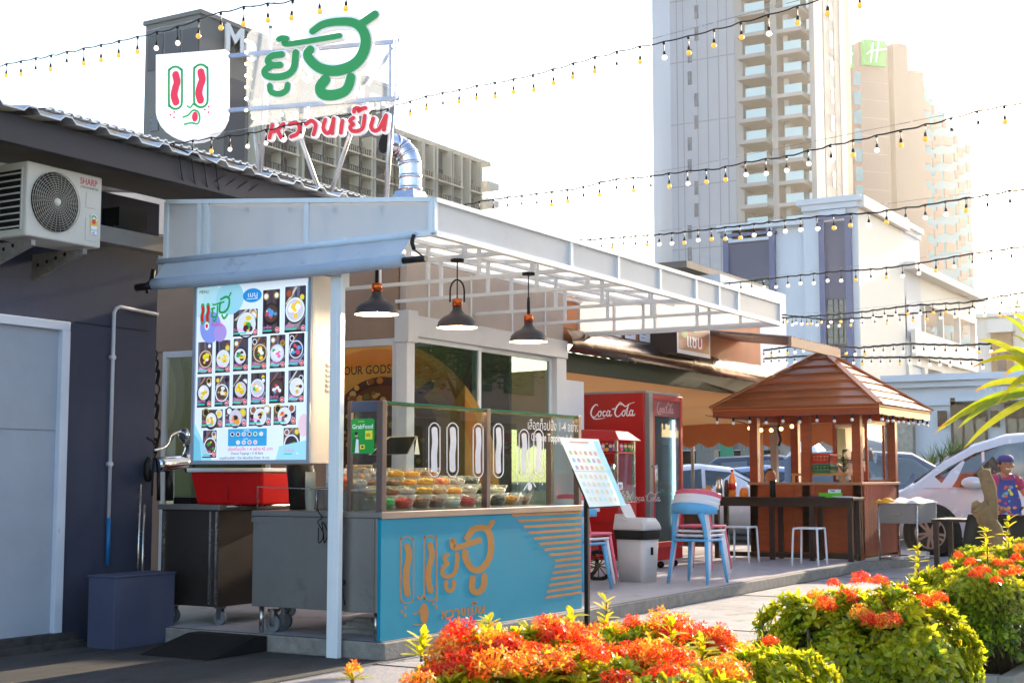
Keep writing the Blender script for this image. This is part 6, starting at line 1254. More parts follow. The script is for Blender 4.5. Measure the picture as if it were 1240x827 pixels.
# low white building with lettering, textured stone base
dL = 44; P1 = ond(1240,447,dL); low = Fa((P1.x,P1.y,0), XB); lu = lambda px: low.uv(px,500)[0]; lz = lambda px,py: low.uv(px,py)[1]
t = thing('white_shop_block','low white building with cornice, thin lettering and dark doors behind the white van','building',(P1.x+3,P1.y+6,0))
M = MB(); low.box(M, lu(1075), 0, lu(1400), lz(1100,470), -8, 0); M.build('wall', wb_, t)
for a,b,o in ((455,463,.45),(463,470,.25),(488,492,.12)): M = MB(); low.box(M, lu(1072), lz(1100,b), lu(1400), lz(1100,a), -8 if a<460 else 0.01, o); M.build('cornice', wb_, t)
stone = mat('rough_stone_clad','a39a90',.9,var=.3,scale=5,bump=1.,bscale=6)
M = MB(); low.box(M, lu(905), 0, lu(1074), lz(1000,520), -4, .05); M.build('stone_base', stone, t); M = MB(); low.box(M, lu(1075), 0, lu(1108), lz(1090,500), .01, .35); M.build('stone_pier', stone, t)
M = MB(); low.box(M, lu(905), lz(1000,520), lu(1074), lz(1000,511), -4, .2); M.build('base_coping', wb_, t)
for a,b,yt in ((1012,1035,500),(1152,1196,482),(1218,1262,486)):
    M = MB(); low.box(M, lu(a), 0, lu(b), lz(a,yt), .02, .12); w_ = M.build('door', slate if a < 1100 else mat('door_brown','5a4430',.5,var=.1), t)
    for k in range(3):
        for j in range(3): u0 = lu(a)+(lu(b)-lu(a))*(.08+.31*k); M = MB(); low.box(M, u0, .3+j*.95, u0+(lu(b)-lu(a))*.24, 1.1+j*.95, .12, .15); M.build('pane', wgl, w_)
M = MB(); low.box(M, lu(1168), lz(1168,488), lu(1400), lz(1168,482), .0, 1.2); M.build('door_canopy', wb_, t)
a = low.uv(1186,482); hh = (low.uv(1186,466)[1]-a[1])*.8; vs, fs = TXC[('ONE',0.)]; M = MB(); M.add([low.P(a[0],a[1],.45)+XB*(v[0]*hh*1.35)+UP*(v[1]*hh*1.35) for v in vs], fs); M.build('wall_lettering', mat('thin_letters','d8d2cc',.5), t)
for px in (1142,1206): a = low.uv(px,507); M = MB(); low.box(M, a[0]-.12, a[1]-.25, a[0]+.12, a[1]+.25, .0, .22); M.build('wall_lamp', mat('lamp_brown','4a3020',.5), t)
# far right pavilion
dR = 95; P2 = ond(1185,385,dR); fg = Fa((P2.x,P2.y,0), XB); gu = lambda px: fg.uv(px,450)[0]; gz = lambda px,py: fg.uv(px,py)[1]
t = thing('cream_pavilion','cream pavilion with brown window bay at the right edge behind the low white building','building',(P2.x+4,P2.y-4,0)); M = MB(); fg.box(M, gu(1184), 0, gu(1300), gz(1190,385), -10, 0); M.build('wall', wb2, t)
M = MB(); fg.box(M, gu(1182), gz(1190,385), gu(1300), gz(1190,380), -10, .5); M.build('cornice', wb2, t); M = MB(); fg.box(M, gu(1200), gz(1200,404), gu(1232), gz(1200,388), 0, .8); M.build('porch_frieze', wb2, t)
M = MB(); fg.box(M, gu(1202), 0, gu(1228), gz(1202,404), 0, .3); b_ = M.build('bay', mat('bay_brown','9a7a58',.7), t); M = MB(); fg.box(M, gu(1210), 0, gu(1220), gz(1210,416), .3, .4); M.build('pane', wgl, b_)
# grey white shed roofs peeking over the canopy end
t = thing('pale_roofed_shed','pale shed with overhanging roof just left of the white building','building',(20,9,0)); a = ond(789,325,46); fs_ = Fa((a.x,a.y,0), XB)
M = MB(); fs_.box(M, fs_.uv(789,330)[0], 0, fs_.uv(872,330)[0], fs_.uv(830,335)[1], -6, 0); M.build('wall', wb_, t); M = MB(); fs_.box(M, fs_.uv(785,330)[0], fs_.uv(830,331)[1], fs_.uv(850,330)[0], fs_.uv(830,323)[1], -6, 1.2); M.build('roof', mat('shed_roof','6a605a',.7), t)
# corrugated parking shed behind the cars
a = ond(905,590,36); fs_ = Fa((a.x,a.y,0), XB); t = thing('corrugated_shed','grey corrugated metal shed with dark openings behind the parked cars','shed',(a.x,a.y+4,0)); cw = mat('corrugated_grey','8a8680',.6,metal=.3,var=.15,scale=2)
u0, u1 = fs_.uv(700,560)[0], fs_.uv(925,560)[0]; zT_ = 2.9; M = MB(); n = 70
for k in range(n): ua = u0+(u1-u0)*k/n; fs_.box(M, ua, 1.9, ua+(u1-u0)/n*.5, zT_, -.05, .0); fs_.box(M, ua+(u1-u0)/n*.5, 1.9, ua+(u1-u0)/n, zT_, -.05, -.03)
M.build('corrugated_wall', cw, t, kind='stuff'); M = MB(); fs_.box(M, u0, 0, u1, 1.9, -1.2, -1.0); M.build('dark_opening', mat('opening_dark','1e1a18',.9), t)
for px in (735,789,843,897): ua = fs_.uv(px,570)[0]; M = MB(); fs_.box(M, ua, 0, ua+.5, 1.9, -.3, 0); M.build('pillar', mat('pillar_grey','7c7872',.8), t)
ua = fs_.uv(874,565)[0]; M = MB(); fs_.box(M, ua, 1.2, ua+.35, 2.1, .05, .1); M.build('green_notice', mat('notice_green','3f8a6a',.5), t)
# spirit shrine seen between the kiosk posts
a = ond(979,545,30); t = thing('white_shrine','small white pointed shrine roof with gold tip seen between kiosk posts','shrine',(a.x,a.y,0)); M = MB(); M.lathe((a.x,a.y,0), [(.3,0),(.3,1.3),(.65,1.35),(.42,1.55),(.38,1.62),(.5,1.66),(.25,1.9),(.08,2.05),(0,2.1)], 4, smooth=False); M.build('roof', white, t); M = MB(); M.lathe((a.x,a.y,2.08),[(.05,0),(.03,.1),(0,.28)],8); M.build('gold_tip', mat('gold','d8a838',.3,metal=.8), t)
# building across the road, reflected in the shop glass
t = thing('road_side_building','white building across the road with green tinted windows, reflected in the shop glass','building',(34,-22,0)); M = MB(); M.box((19,-30,0),(50,-19,3.9)); M.box((19,-30,3.9),(50,-19.4,9)); M.build('wall', mat('opposite_wall','b99a90',.8,var=.05,scale=.5), t)
for z,dz,o in ((3.7,.25,.35),(3.45,.2,.2),(8.8,.3,.4)): M = MB(); M.box((18.8,-19.4-.2,z),(50.2,-19+o,z+dz)); M.build('cornice', mat('opposite_cornice','b09890',.8), t)
for k in range(9): x = 20.5+k*3.3; M = MB(); M.box((x,-19.4,4.5),(x+2.3,-19.33,7.6)); M.build('window', mat('green_tint_glass','2c5a50',.15,var=.1), t)
for k in range(6): x = 20.5+k*4.9; M = MB(); M.box((x,-19.0,.3),(x+3.6,-18.95,3.0)); M.build('shop_window', mat('green_tint_glass2','3a3228',.2,var=.1), t)
# ================================================================== trees
def leaf_mass(M, cols, pts, L, Wd, r, up=.25):
    n = len(pts); d = r.normal(size=(n,3)); d[:,2] = np.abs(d[:,2])*.5-up*.2; d /= np.linalg.norm(d,axis=1)[:,None]; sd = np.cross(d, np.array([0,0,1.])+r.normal(size=(n,3))*.5); sd /= np.linalg.norm(sd,axis=1)[:,None]+1e-9
    l_ = L*r.uniform(.7,1.3,n)[:,None]; w_ = Wd/2*r.uniform(.7,1.3,n)[:,None]; V = np.stack([pts, pts+d*l_*.5-sd*w_, pts+d*l_-np.array([0,0,1])*l_*.15, pts+d*l_*.5+sd*w_], 1).reshape(-1,3); k = len(M.v)
    M.v += V.tolist(); idx = np.arange(n*4).reshape(-1,4)+k; M.f += idx.tolist(); M.m += [0]*n; M.sm += [False]*n; C_ = np.array([lin(c) for c in cols])[r.integers(0,len(cols),n)]*r.uniform(.75,1.2,n)[:,None]; M.c += np.repeat(C_,4,axis=0).tolist()
bark = mat('bark','6a5a48',.9,var=.3,scale=9,bump=.8,streak=(3,3,1))
def tree(c, h_, R_, lab, seed, n=5200):
    t = thing('street_tree', lab, 'tree', (*c,0)); r = np.random.default_rng(seed); M = MB(); M.tube([(*c,0),(c[0]+.1,c[1],h_*.3),(c[0],c[1]+.1,h_*.55)], [.16,.12,.08], 10); tr = M.build('trunk', bark, t)
    cl = []
    for k in range(16): a = 2*pi*k/16+r.uniform(-.3,.3); rr = R_*r.uniform(.2,.85); cl.append((c[0]+rr*cos(a), c[1]+rr*sin(a), h_*r.uniform(.56,.95)))
    for q in cl[:9]: M = MB(); M.tube([(c[0],c[1],h_*.45),((c[0]+q[0])/2,(c[1]+q[1])/2,h_*.55),q],[.07,.045,.015],6); M.build('limb', bark, t)
    M = MB(); M.c = []
    for q in cl: p_ = r.normal(size=(n//16,3)); p_ /= np.linalg.norm(p_,axis=1)[:,None]; p_ = p_*(R_*.42*r.uniform(.3,1,(n//16,1)))*np.array([1,1,.75])+np.array(q); leaf_mass(M, ['3a5a1c','4f7424','2c4616','5f7a28'], p_, .20, .09, r)
    M.build('crown', vcol('tree_leaf',0,.5,tl=.35), t)
TREES = [((13.0,-9.0),7.4,2.0),((18.5,-11.5),7.6,2.2),((27,-13),7.6,2.4),((6.5,-10.5),7.0,2.0)]
for k,(c,h_,R_) in enumerate(TREES): tree(c, h_, R_, ['street tree nearest the hedge, out of frame to the right','second roadside tree, out of frame to the right','third roadside tree, behind the tables to the right','farthest roadside tree, out of frame to the right'][k], 20+k)
# ================================================================== roof sign
SP = ond(383,145,12.0); az = radians(30.7-104.6); su = Vector((cos(az), sin(az), 0)); t = thing('logo_sign','green and red lettered roof sign on a clear rounded panel with small bulbs','sign',(SP.x,SP.y,3.6))
pr = Pr((SP.x,SP.y,0), su); nS = pr.n; assert nS.dot(FWD) < 0
px2m = 12.0/FPX
def G2(x, y): return pr.uv(240+x/5.167, 10+y/5.167)
gw = lambda v: v/5.167*px2m*1.22
tube_s = mat('sign_steel','7f8aa6',.4,metal=.5,var=.1)
def spx(px, py, d=0.): u = pr.uv(px,py); return pr.o+pr.u*u[0]+UP*u[1]+nS*d
for a, b, w_ in (((268,65),(480,46),.035),((268,131),(480,115),.035),((477,45),(476,117),.04),((469,47),(468,116),.03),((366,124),(366,148),.03),((438,118),(438,135),.03),((474,50),(440,100),.025)):
    M = MB(); M.bar(spx(*a,-.10), spx(*b,-.10), w_); M.build('frame_bar', tube_s, t)
for a, b, w_ in (((320,26),(297,215),.045),((469,118),(452,250),.05),((345,132),(376,240),.045),((428,125),(380,240),.045),((299,150),(297,215),.03)):
    M = MB(); M.tube([spx(*a,-.14), spx(*b,-.30)], w_/2*.9, 10); M.build('support_post', mat('post_galvanised','a8a8ae',.35,metal=.8,var=.15), t)
# clear acrylic panel with speech tail
P_ = []
x0, y0, x1, y1, rc = 298, 29, 480, 128, 9
for (cx_,cy_,a0) in ((x1-rc,y0-6+rc,0),(x0+rc,y0+6+rc,90)): P_ += [spx(cx_+rc*cos(radians(a0+90*k/5)), cy_-rc*sin(radians(a0+90*k/5)), -.02) for k in range(6)]
P_ += [spx(297,118,-.02),spx(303,140,-.02),spx(306,146,-.02),spx(300,154,-.02),spx(314,151,-.02)]+[spx(314+(x1-6-314)*f_, 151-22*f_, -.02) for f_ in (.3,.6,1)]+[spx(x1,118,-.02)]
M = MB(); M.prism(P_, -nS*.012); pn = M.build('acrylic_panel', glass('acrylic','f6f8fa',refl=.5,haze=.13,hazecol='f4f6fa'), t)
bm_ = mat('sign_lamp','fff0c8',.4,var=0,emit=5,tint='ffe2a0')
edge = [(x0+4+ (x1-x0-8)*f_/11, y0+4-11*f_/11) for f_ in range(12)]+[(x1-2, y0+2+f_*13) for f_ in range(7)]+[(x0+2, y0+22+f_*14) for f_ in range(7)]+[(308+f_*17.5, 144-1.9*f_) for f_ in range(10)]
M = MB(); M.tube([spx(*q,.02) for q in edge[:12]], .004, 5); M.tube([spx(*q,.02) for q in edge[12:19]], .004, 5); M.build('lamp_wire', white, t)
for q in edge: M = MB(); M.sphere(spx(*q,.03), .014, 8); M.build('sign_lamp', bm_, t)
def two(pts, w_):
    q = [G2(*p_) for p_ in pts]; pr.stroke(q, gw(w_+16), 'e9e6ea', ext=.05, side='cfc8c4', base=.01)
def one(pts, w_): pr.stroke([G2(*p_) for p_ in pts], gw(w_), '008238', ext=.012, side='0c7a38', base=.065)
LOGO = [([(525,212),(545,205),(575,208)],28), ([(572,212),(566,242),(700,225),(905,190)],27), ([(735,163),(800,120),(890,103),(985,108),(1045,150),(1068,220),(1050,300),(1005,360),(940,395),(860,408),(780,390),(725,345),(705,305),(722,278)],[34,40,48,56,58,54,50,46]), ([(1035,120),(1125,58)],40),
  ([(545,306),(485,315),(458,345),(485,372),(535,372)],34), ([(485,372),(440,408),(455,440),(520,447),(585,430),(622,385),(632,295)],36), ([(470,500),(480,540),(530,552),(572,530),(582,495)],30), ([(815,465),(785,510),(800,552),(860,560),(930,540),(962,500),(975,450)],[56,56,52,48])]
for q, w_ in LOGO: two(q, (max(w_) if isinstance(w_,list) else w_))
for q, w_ in LOGO:
    if isinstance(w_, list): pr.stroke([G2(*p_) for p_ in q], [gw(v) for v in w_], '008238', ext=.012, side='0c7a38', base=.065)
    else: one(q, w_)
pr.build('green_letters', bright_print if False else vcol('sign_letters',.07,.35), t)
pr2 = Pr((SP.x,SP.y,0), su)
H2 = lambda p_: pr2.uv(300+p_[0]/3.875, p_[1]/3.875)
name_strokes(lambda q, w_: pr2.stroke([H2(p_) for p_ in q], gw(w_)*5.167/3.875, 'f0eef2', ext=.04, side='d5ccd0'), 28)
name_strokes(lambda q, w_: pr2.stroke([H2(p_) for p_ in q], gw(w_)*5.167/3.875, 'd00014', ext=.01, side='b00c14', base=.045), 15)
pr2.build('red_letters', vcol('sign_letters',.07,.35), t)
# shield light box
p3 = Pr((SP.x,SP.y,0), su); K4 = lambda x, y: p3.uv(x/4.0, y/4.0); kx = lambda v: v/4*px2m*1.1
t = thing('shield_sign','white shield shaped light box with a green and red face mark on the roof','sign',(spx(231,120).x,spx(231,120).y,3.9))
P_ = [(757,268),(1087,242),(1087,530)]+[(922+165*cos(radians(a))+0, 535+150*sin(radians(a))) for a in range(15,180,15)]+[(757,548)]
W3 = [p3.o+p3.u*K4(*q)[0]+UP*K4(*q)[1] for q in P_]
M = MB(); M.prism([q-nS*.10 for q in W3], nS*.10); M.build('light_box', mat('shield_side','d8dae0',.4,var=0,emit=.12), t)
M = MB(); M.prism([q+nS*.001 for q in W3], nS*.006); M.build('face', mat('shield_face','e8eaf0',.4,var=0,emit=.2), t)
p3.k = 22
def cap4(cx_,cy_,hw,hh): return [K4(cx_+hw*cos(a), cy_+(hh-hw)*(1 if sin(a)>0 else -1)+hw*sin(a)) for a in [pi*(2*k+1)/16 for k in range(16)]]
p3.stroke(cap4(852,428,32,102), kx(11), '0a9040', closed=True); p3.stroke(cap4(975,419,33,103), kx(11), '0a9040', closed=True)
p3.stroke([K4(*q) for q in ((853,365),(860,400),(852,430),(846,465),(855,497))], kx(36), 'e0083c'); p3.stroke([K4(*q) for q in ((975,352),(982,388),(972,420),(966,455),(974,488))], kx(36), 'e0083c')
p3.stroke([K4(*q) for q in ((910,516),(924,524),(936,508))], kx(8), '12a04a'); p3.stroke([K4(*q) for q in ((890,570),(915,560),(938,537),(962,545),(970,575),(960,602),(930,598),(896,605))], kx(9), '12a04a'); a = K4(947,568); p3.circ(a[0],a[1],kx(15),kx(24),'e0083c')
for q in ((829,559),(847,546),(846,572),(995,534),(1014,520),(1013,547)): a = K4(*q); p3.circ(a[0],a[1],kx(5),kx(5),'e0083c',10)
p3.build('face_mark', vcol('sign_letters',.07,.35), t)
# ================================================================== roof duct
t = thing('exhaust_duct','shiny round exhaust duct bending over behind the canopy roof','duct',(ond(497,243,14.5).x,ond(497,243,14.5).y,3.5)); dk = 14.5
q = catm([ond(497,262,dk),ond(497,232,dk),ond(497,208,dk),ond(494,190,dk),ond(483,178,dk),ond(466,173,dk-.1)],5); foil_d = mat('duct_metal','c6c4d0',.2,metal=1.,var=.15,scale=3,bump=.5,bscale=6)
M = MB(); M.tube(q, .115, 18); M.build('pipe', foil_d, t)
for z in (.2,.33,.5,.62,.72,.85): i = int(z*(len(q)-1)); M = MB(); M.tube([q[i],q[i+1]], .121, 18); M.build('collar', foil_d, t)
M = MB(); d_ = (q[-1]-q[-2]).normalized(); M.tube([q[-1]-d_*.02,q[-1]+d_*.004], .112, 18); M.build('mouth', mat('mouth_dark','1a1412',.9), t)
b_ = ond(497,232,dk); M = MB(); M.add([b_+Vector((sx*.19,sy*.19,-.22)) for sx,sy in ((-1,-1),(1,-1),(1,1),(-1,1))]+[b_+Vector((sx*.11,sy*.11,0)) for sx,sy in ((-1,-1),(1,-1),(1,1),(-1,1))],[(0,1,5,4),(1,2,6,5),(2,3,7,6),(3,0,4,7)]); M.build('flared_base', foil_d, t)
# ================================================================== strings of festoon bulbs
sock = mat('socket_black','16161a',.5); amber_b = mat('amber_bulb','d9ac58',.2,var=0,emit=.22,tint='ffb838'); pale_b = mat('pale_bulb','e6ddd6',.25,var=0,emit=.45,tint='ffe8c8')
def strand(pts, d0, d1, n, lab, drop=.075, br=.023, wob=.012, seed=1, warm=.5):
    """pts: sampled line of the cord as (px, py); depth runs evenly from d0 to d1"""
    r = random.Random(seed); X = [p_[0] for p_ in pts]; Y = [p_[1] for p_ in pts]; W_ = []
    def at(px): f_ = (px-X[0])/(X[-1]-X[0]); return ond(px, float(np.interp(px,X,Y)), 1/((1-f_)/d0+f_/d1))
    a_, b_ = at(X[0]), at(X[-1]); S = [at(X[0]+(X[-1]-X[0])*i/200) for i in range(201)]; Ls = np.cumsum([0]+[(S[i+1]-S[i]).length for i in range(200)])
    t = thing('festoon_lights', lab, 'string lights', S[100], 0, 'festoon strings across the sky')
    def al(l_): i = int(np.searchsorted(Ls, l_)); i = min(max(i,1),200); f_ = (l_-Ls[i-1])/max(1e-6,Ls[i]-Ls[i-1]); return S[i-1].lerp(S[i],f_)
    P_ = []; N = n*3
    for k in range(N+1): q = al(Ls[-1]*k/N); P_.append(q+Vector((0,0,(-wob*.5 if k%3 else wob*.3)+r.uniform(-1,1)*wob*.3)))
    M = MB(); M.tube(P_, (.0065+.00045*max(0,(d0+d1)/2-10))*br/.026*1.05, 5); M.build('cord', sock, t)
    M = MB(); M.tube([P_[0]+Vector((0,0,.02)), P_[N//2]+Vector((0,0,.035)), P_[-1]+Vector((0,0,.02))], .002, 4); M.build('guy_wire', steel_l, t)
    for k in range(n+1):
        q = P_[k*3] + Vector((0,0,r.uniform(-.3,0)*wob)); tilt = Vector((r.uniform(-.05,.05), r.uniform(-.05,.05), -1)).normalized(); dr = drop*r.uniform(.85,1.1)
        M = MB(); M.tube([q, q+tilt*.018], br*.55, 6); M.tube([q+tilt*.012, q+tilt*dr], .0045*br/.026, 4); M.tube([q+tilt*dr, q+tilt*(dr+br*1.7)], [br*.42,br*.62], 8); s_ = M.build('lamp_holder', sock, t)
        M = MB(); c_ = q+tilt*(dr+br*2.35); M.lathe(c_, [(br*.55,-br*.95),(br*.8,-br*.5),(br,0),(br*.86,br*.5),(br*.5,br*.87),(0,br)], 10, ax=tilt); M.build('bulb', amber_b if r.random() < warm else pale_b, s_)
strand([(-25,86),(20,75),(60,68),(120,55),(178,42),(215,33),(262,16),(300,8),(350,2),(420,-12)], 12.5, 8.5, 19, 'festoon string at the top left, running above the shield sign', seed=1, warm=.6, br=.019)
strand([(478,128),(520,116),(560,108),(610,98),(650,90),(700,75),(760,60),(800,52),(850,40),(900,27),(960,10),(1000,-3),(1040,-14)], 12.5, 8.6, 21, 'festoon string rising from the logo sign past the tall tower', seed=2, warm=.7, br=.019)
strand([(548,252),(585,243),(640,236),(700,228),(740,218),(790,213),(840,206),(868,205),(905,196),(950,190),(985,181),(1030,171),(1080,160),(1140,147),(1190,133),(1250,122)], 15.5, 10.5, 30, 'festoon string across the middle of the sky, over the tower and green signs', seed=3, warm=.5, br=.022)
strand([(665,296),(700,291),(760,287),(820,282),(880,275),(940,268),(1000,261),(1060,257),(1110,250),(1170,240),(1250,227)], 20, 13, 32, 'festoon string crossing just above the white building', seed=4, warm=.35, br=.026)
strand([(858,345),(900,341),(960,334),(1020,328),(1060,326),(1110,319),(1170,308),(1250,297)], 23, 16, 22, 'festoon string crossing the upper windows of the white building', seed=5, warm=.3, br=.026)
strand([(938,385),(980,383),(1040,378),(1100,370),(1170,366),(1250,352)], 27, 20, 22, 'festoon string across the terrace of the white building', seed=6, warm=.3, br=.029)
strand([(940,380),(1000,387),(1060,384),(1120,378),(1180,372),(1250,372)], 30, 23, 20, 'second thinner festoon string across the terrace', seed=7, warm=.2, br=.029)
strand([(925,424),(980,416),(1040,421),(1100,416),(1160,418),(1200,416)], 34, 27, 24, 'far festoon string above the kiosk roof peak', seed=8, warm=.2, br=.036)
strand([(925,434),(990,430),(1050,433),(1110,432),(1190,436)], 38, 31, 24, 'farthest festoon string, lowest behind the kiosk peak', seed=9, warm=.2, br=.038)
strand([(165,182),(200,176),(235,170),(270,166),(300,162),(350,152),(400,142),(470,132)], 11.5, 12.2, 14, 'festoon string passing behind the shield sign and low over the roof', seed=10, warm=.2, br=.019)
# ================================================================== hedges of ixora
leaf_m = vcol('ixora_leaf',0,.30,grain=.12,gscale=90,tl=.5); petal_m = vcol('ixora_petal',0,.5,tl=.6)
conc_pl = mat('planter_concrete','8f8880',.85,var=.25,scale=5,bump=.5,bscale=40,wear=('5f5a54',3,.6))
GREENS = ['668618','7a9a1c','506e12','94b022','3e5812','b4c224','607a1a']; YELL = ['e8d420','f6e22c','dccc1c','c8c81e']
def one_leaf(L, Wd, curl):
    # folded leaf: midrib lower than the edges, tip bent down
    y = [0,.3,.62,.86,1.0]; wv = [.12,.85,1.0,.6,.02]; V = []
    for i in range(5): z = curl*(y[i]**2)*L; V += [(-Wd/2*wv[i], y[i]*L, z+.12*Wd*wv[i]), (0,y[i]*L,z-.05*Wd), (Wd/2*wv[i], y[i]*L, z+.12*Wd*wv[i])]
    F = []
    for i in range(4): a = i*3; F += [(a,a+1,a+4,a+3),(a+1,a+2,a+5,a+4)]
    return np.array(V), F
def frames(nrm, r):
    n = len(nrm); a = r.normal(size=(n,3)); x = np.cross(a, nrm); x /= np.linalg.norm(x,axis=1)[:,None]; y = np.cross(nrm, x); return x, y
def rosettes(M, pos, nrm, r, L, cols, leaves=9, top=None):
    x, y = frames(nrm, r); V0, F0 = one_leaf(1., .40, -.12); nv = len(V0); C_ = np.array([lin(c) for c in cols]); Y_ = np.array([lin(c) for c in YELL])
    F0 = np.array(F0)
    for k in range(leaves):
        tier = k % 3; el = np.radians([10,38,68][tier]); az_ = 2*pi*k/leaves*2.2 + r.uniform(0,6.28,len(pos)); l_ = L*[1.0,.85,.6][tier]*r.uniform(.75,1.25,len(pos))
        d = x*(np.cos(az_)*cos(el))[:,None] + y*(np.sin(az_)*cos(el))[:,None] + nrm*sin(el); s_ = np.cross(d, nrm); s_ /= np.linalg.norm(s_,axis=1)[:,None]+1e-9; u_ = np.cross(s_, d)
        W = pos[:,None,:] + (V0[None,:,0,None]*s_[:,None,:] + V0[None,:,1,None]*d[:,None,:] + V0[None,:,2,None]*u_[:,None,:])*l_[:,None,None]
        k0 = len(M.v); M.v += W.reshape(-1,3).tolist(); idx = (np.arange(len(pos))[:,None,None]*nv + F0[None])+k0; M.f += idx.reshape(-1,4).tolist(); nf = len(pos)*len(F0); M.m += [0]*nf; M.sm += [True]*nf
        cc = C_[r.integers(0,len(C_),len(pos))]*r.uniform(.75,1.2,len(pos))[:,None]
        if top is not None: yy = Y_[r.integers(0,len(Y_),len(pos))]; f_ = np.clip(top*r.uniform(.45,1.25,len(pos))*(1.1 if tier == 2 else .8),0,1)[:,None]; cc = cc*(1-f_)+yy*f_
        M.c += np.repeat(cc, nv, axis=0).tolist()
def flower_mesh(seed, cols, R_=.040, n=52):
    r = random.Random(seed); M = MB(); M.c = []
    for k in range(n):
        u_ = (k+.5)/n; ph = math.acos(1-u_*1.15); az_ = k*2.39996; d = Vector((sin(ph)*cos(az_), sin(ph)*sin(az_), cos(ph))); b = d*R_*.25; c = d*R_*r.uniform(.8,1.15); x = d.orthogonal().normalized(); y = d.cross(x); col = lin(r.choice(cols)); a0 = r.uniform(0,1.5)
        M.add([b-x*.0012,b+x*.0012,c+x*.0012,c-x*.0012],[(0,1,2,3)]); M.c += [tuple(v*.8 for v in col)]*4
        op = r.random(); pl = .0105*r.uniform(.8,1.2)
        for q in range(4):
            a = a0+q*pi/2; o_ = x*cos(a)+y*sin(a); s_ = x*-sin(a)+y*cos(a); up_ = d*(.25 if op > .25 else 1.5); M.add([c, c+(o_*.5+up_*.25)*pl+s_*pl*.26, c+(o_+up_*.45)*pl, c+(o_*.5+up_*.25)*pl-s_*pl*.26],[(0,1,2,3)]); M.c += [col]*4
    return M
REDS = ['ee3812','f45a1c','e0240e','f87a24']; ORS = ['f8801e','fca02c','f4621a','ffc042']
def hedge(lab, boxes, seed, nros, nfl, L, cols, fl_list, grp='ixora hedge bushes'):
    x0, x1, y0, y1, z0, z1 = boxes; r = np.random.default_rng(seed); t = thing('ixora_bush', lab, 'bush', ((x0+x1)/2,(y0+y1)/2,0), 0, grp); cx_, cy_ = (x0+x1)/2, (y0+y1)/2; a_, b_ = (x1-x0)/2, (y1-y0)/2
    def surf(n, top_only=False):
        th_ = r.uniform(0, 2*pi, n); v = r.uniform(.0 if not top_only else .72, 1, n); ph = np.where(v > .5, (1-v)*2*pi/2*.62, pi/2*.62+.0*v); e = 3.2
        # squarish mound: superellipse in plan, domed top, nearly upright sides
        rad = np.where(v > .42, np.sqrt(np.clip(1-(v-.42)/.58,0,1)), 1.0)
        cs, sn = np.cos(th_), np.sin(th_); k = (np.abs(cs)**e+np.abs(sn)**e)**(-1/e); hx, hy = rad*cs*k, rad*sn*k; rr = np.clip((np.abs(hx)**e+np.abs(hy)**e)**(1/e),0,1)
        lump = .035*np.sin(hx*7+seed)+.03*np.sin(hy*5+2*seed)+.025*np.sin(hx*13+hy*9)
        zz = np.where(v > .42, z1-(z1-z0)*.30*rr**3.2+lump, z0+(z1-z0)*.70*(v/.42)**.8+lump); pos = np.stack([cx_+a_*hx*(1+.05*np.sin(th_*5+seed)), cy_+b_*hy*(1+.06*np.sin(th_*4+1.3*seed)), zz],1)
        up_ = np.where(v > .42, 1-.85*rr**4, .15); nn = np.stack([hx*.9/np.maximum(a_,.1)*(1-up_)*.6, hy*.9/np.maximum(b_,.1)*(1-up_)*.6, up_],1)+r.normal(size=(n,3))*.28; nn[:,2] = np.abs(nn[:,2])+.12; nn /= np.linalg.norm(nn,axis=1)[:,None]; return pos, nn, v
    p_, n_, v = surf(nros); M = MB(); M.c = []; inn = r.random(nros) < .3; p_[inn] -= n_[inn]*r.uniform(.03,.12,(inn.sum(),1)); p_ += n_*r.uniform(-.012,.022,(nros,1)); tp = np.clip((v-.12)/.35,0,1)*np.where(inn,.12,1.)*(r.random(nros)**.45)  # tp paints sun backlight as yellow into upper leaves; inner ones stay green
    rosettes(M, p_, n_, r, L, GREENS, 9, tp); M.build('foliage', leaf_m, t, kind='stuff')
    # inner dark twigs
    M = MB(); ns = 150
    for k in range(ns):
        u_, w_ = r.uniform(-.85,.85,2); zt_ = z0+(z1-z0)*r.uniform(.55,.9); M.tube([(cx_+a_*u_*.7,cy_+b_*w_*.7,z0-.15),(cx_+a_*u_*.9,cy_+b_*w_*.9,(z0+zt_)/2),(cx_+a_*u_+r.uniform(-.04,.04),cy_+b_*w_+r.uniform(-.04,.04),zt_)], [.005,.004,.003], 4)
    M.build('twigs', bark, t, kind='stuff')
    if nfl:
        f_, fn, v = surf(nfl, True) if fl_list is None else (None,None,None)
        base = [flower_mesh(seed*10+q, cols[q % len(cols)]).build('flower_head', petal_m, t) for q in range(4)]
        pts_ = [(Vector(a), Vector(b)) for a, b in zip(f_, fn)] if fl_list is None else [(Vector(q), Vector((r.uniform(-.3,.3), r.uniform(-.3,.3), 1))) for q in fl_list]
        inv = FRM[t.name]
        for k,(q,d) in enumerate(pts_):
            o = base[k % 4] if k < 4 else base[int(r.integers(4))].copy()
            if k >= 4: SC.collection.objects.link(o); o.parent = t
            if k < 4: # geometry of the first four was shifted by the thing's frame: undo
                pass
            o.location = (q+d.normalized()*.03); o.rotation_mode = 'QUATERNION'; o.rotation_quaternion = d.to_track_quat('Z','Y'); s_ = r.uniform(.8,1.3)*(1 if fl_list is None else .74); o.scale = (s_,s_,s_*r.uniform(.8,1.1))
        for b in base:
            if b.data.get('fixed'): continue
            A = Vector(t.location)
            for vv in b.data.vertices: vv.co += A
            b.data['fixed'] = 1
        for c in kids(t):
            if c.name.startswith('flower_head'): c.location -= Vector(t.location)
    return t
hedge('nearest ixora bush in the foreground, covered in red and orange flower heads', (-5.48,-3.62,-4.40,-3.53,.22,.725), 3, 5600, 100, .040, [REDS,ORS,REDS,ORS+REDS], None)
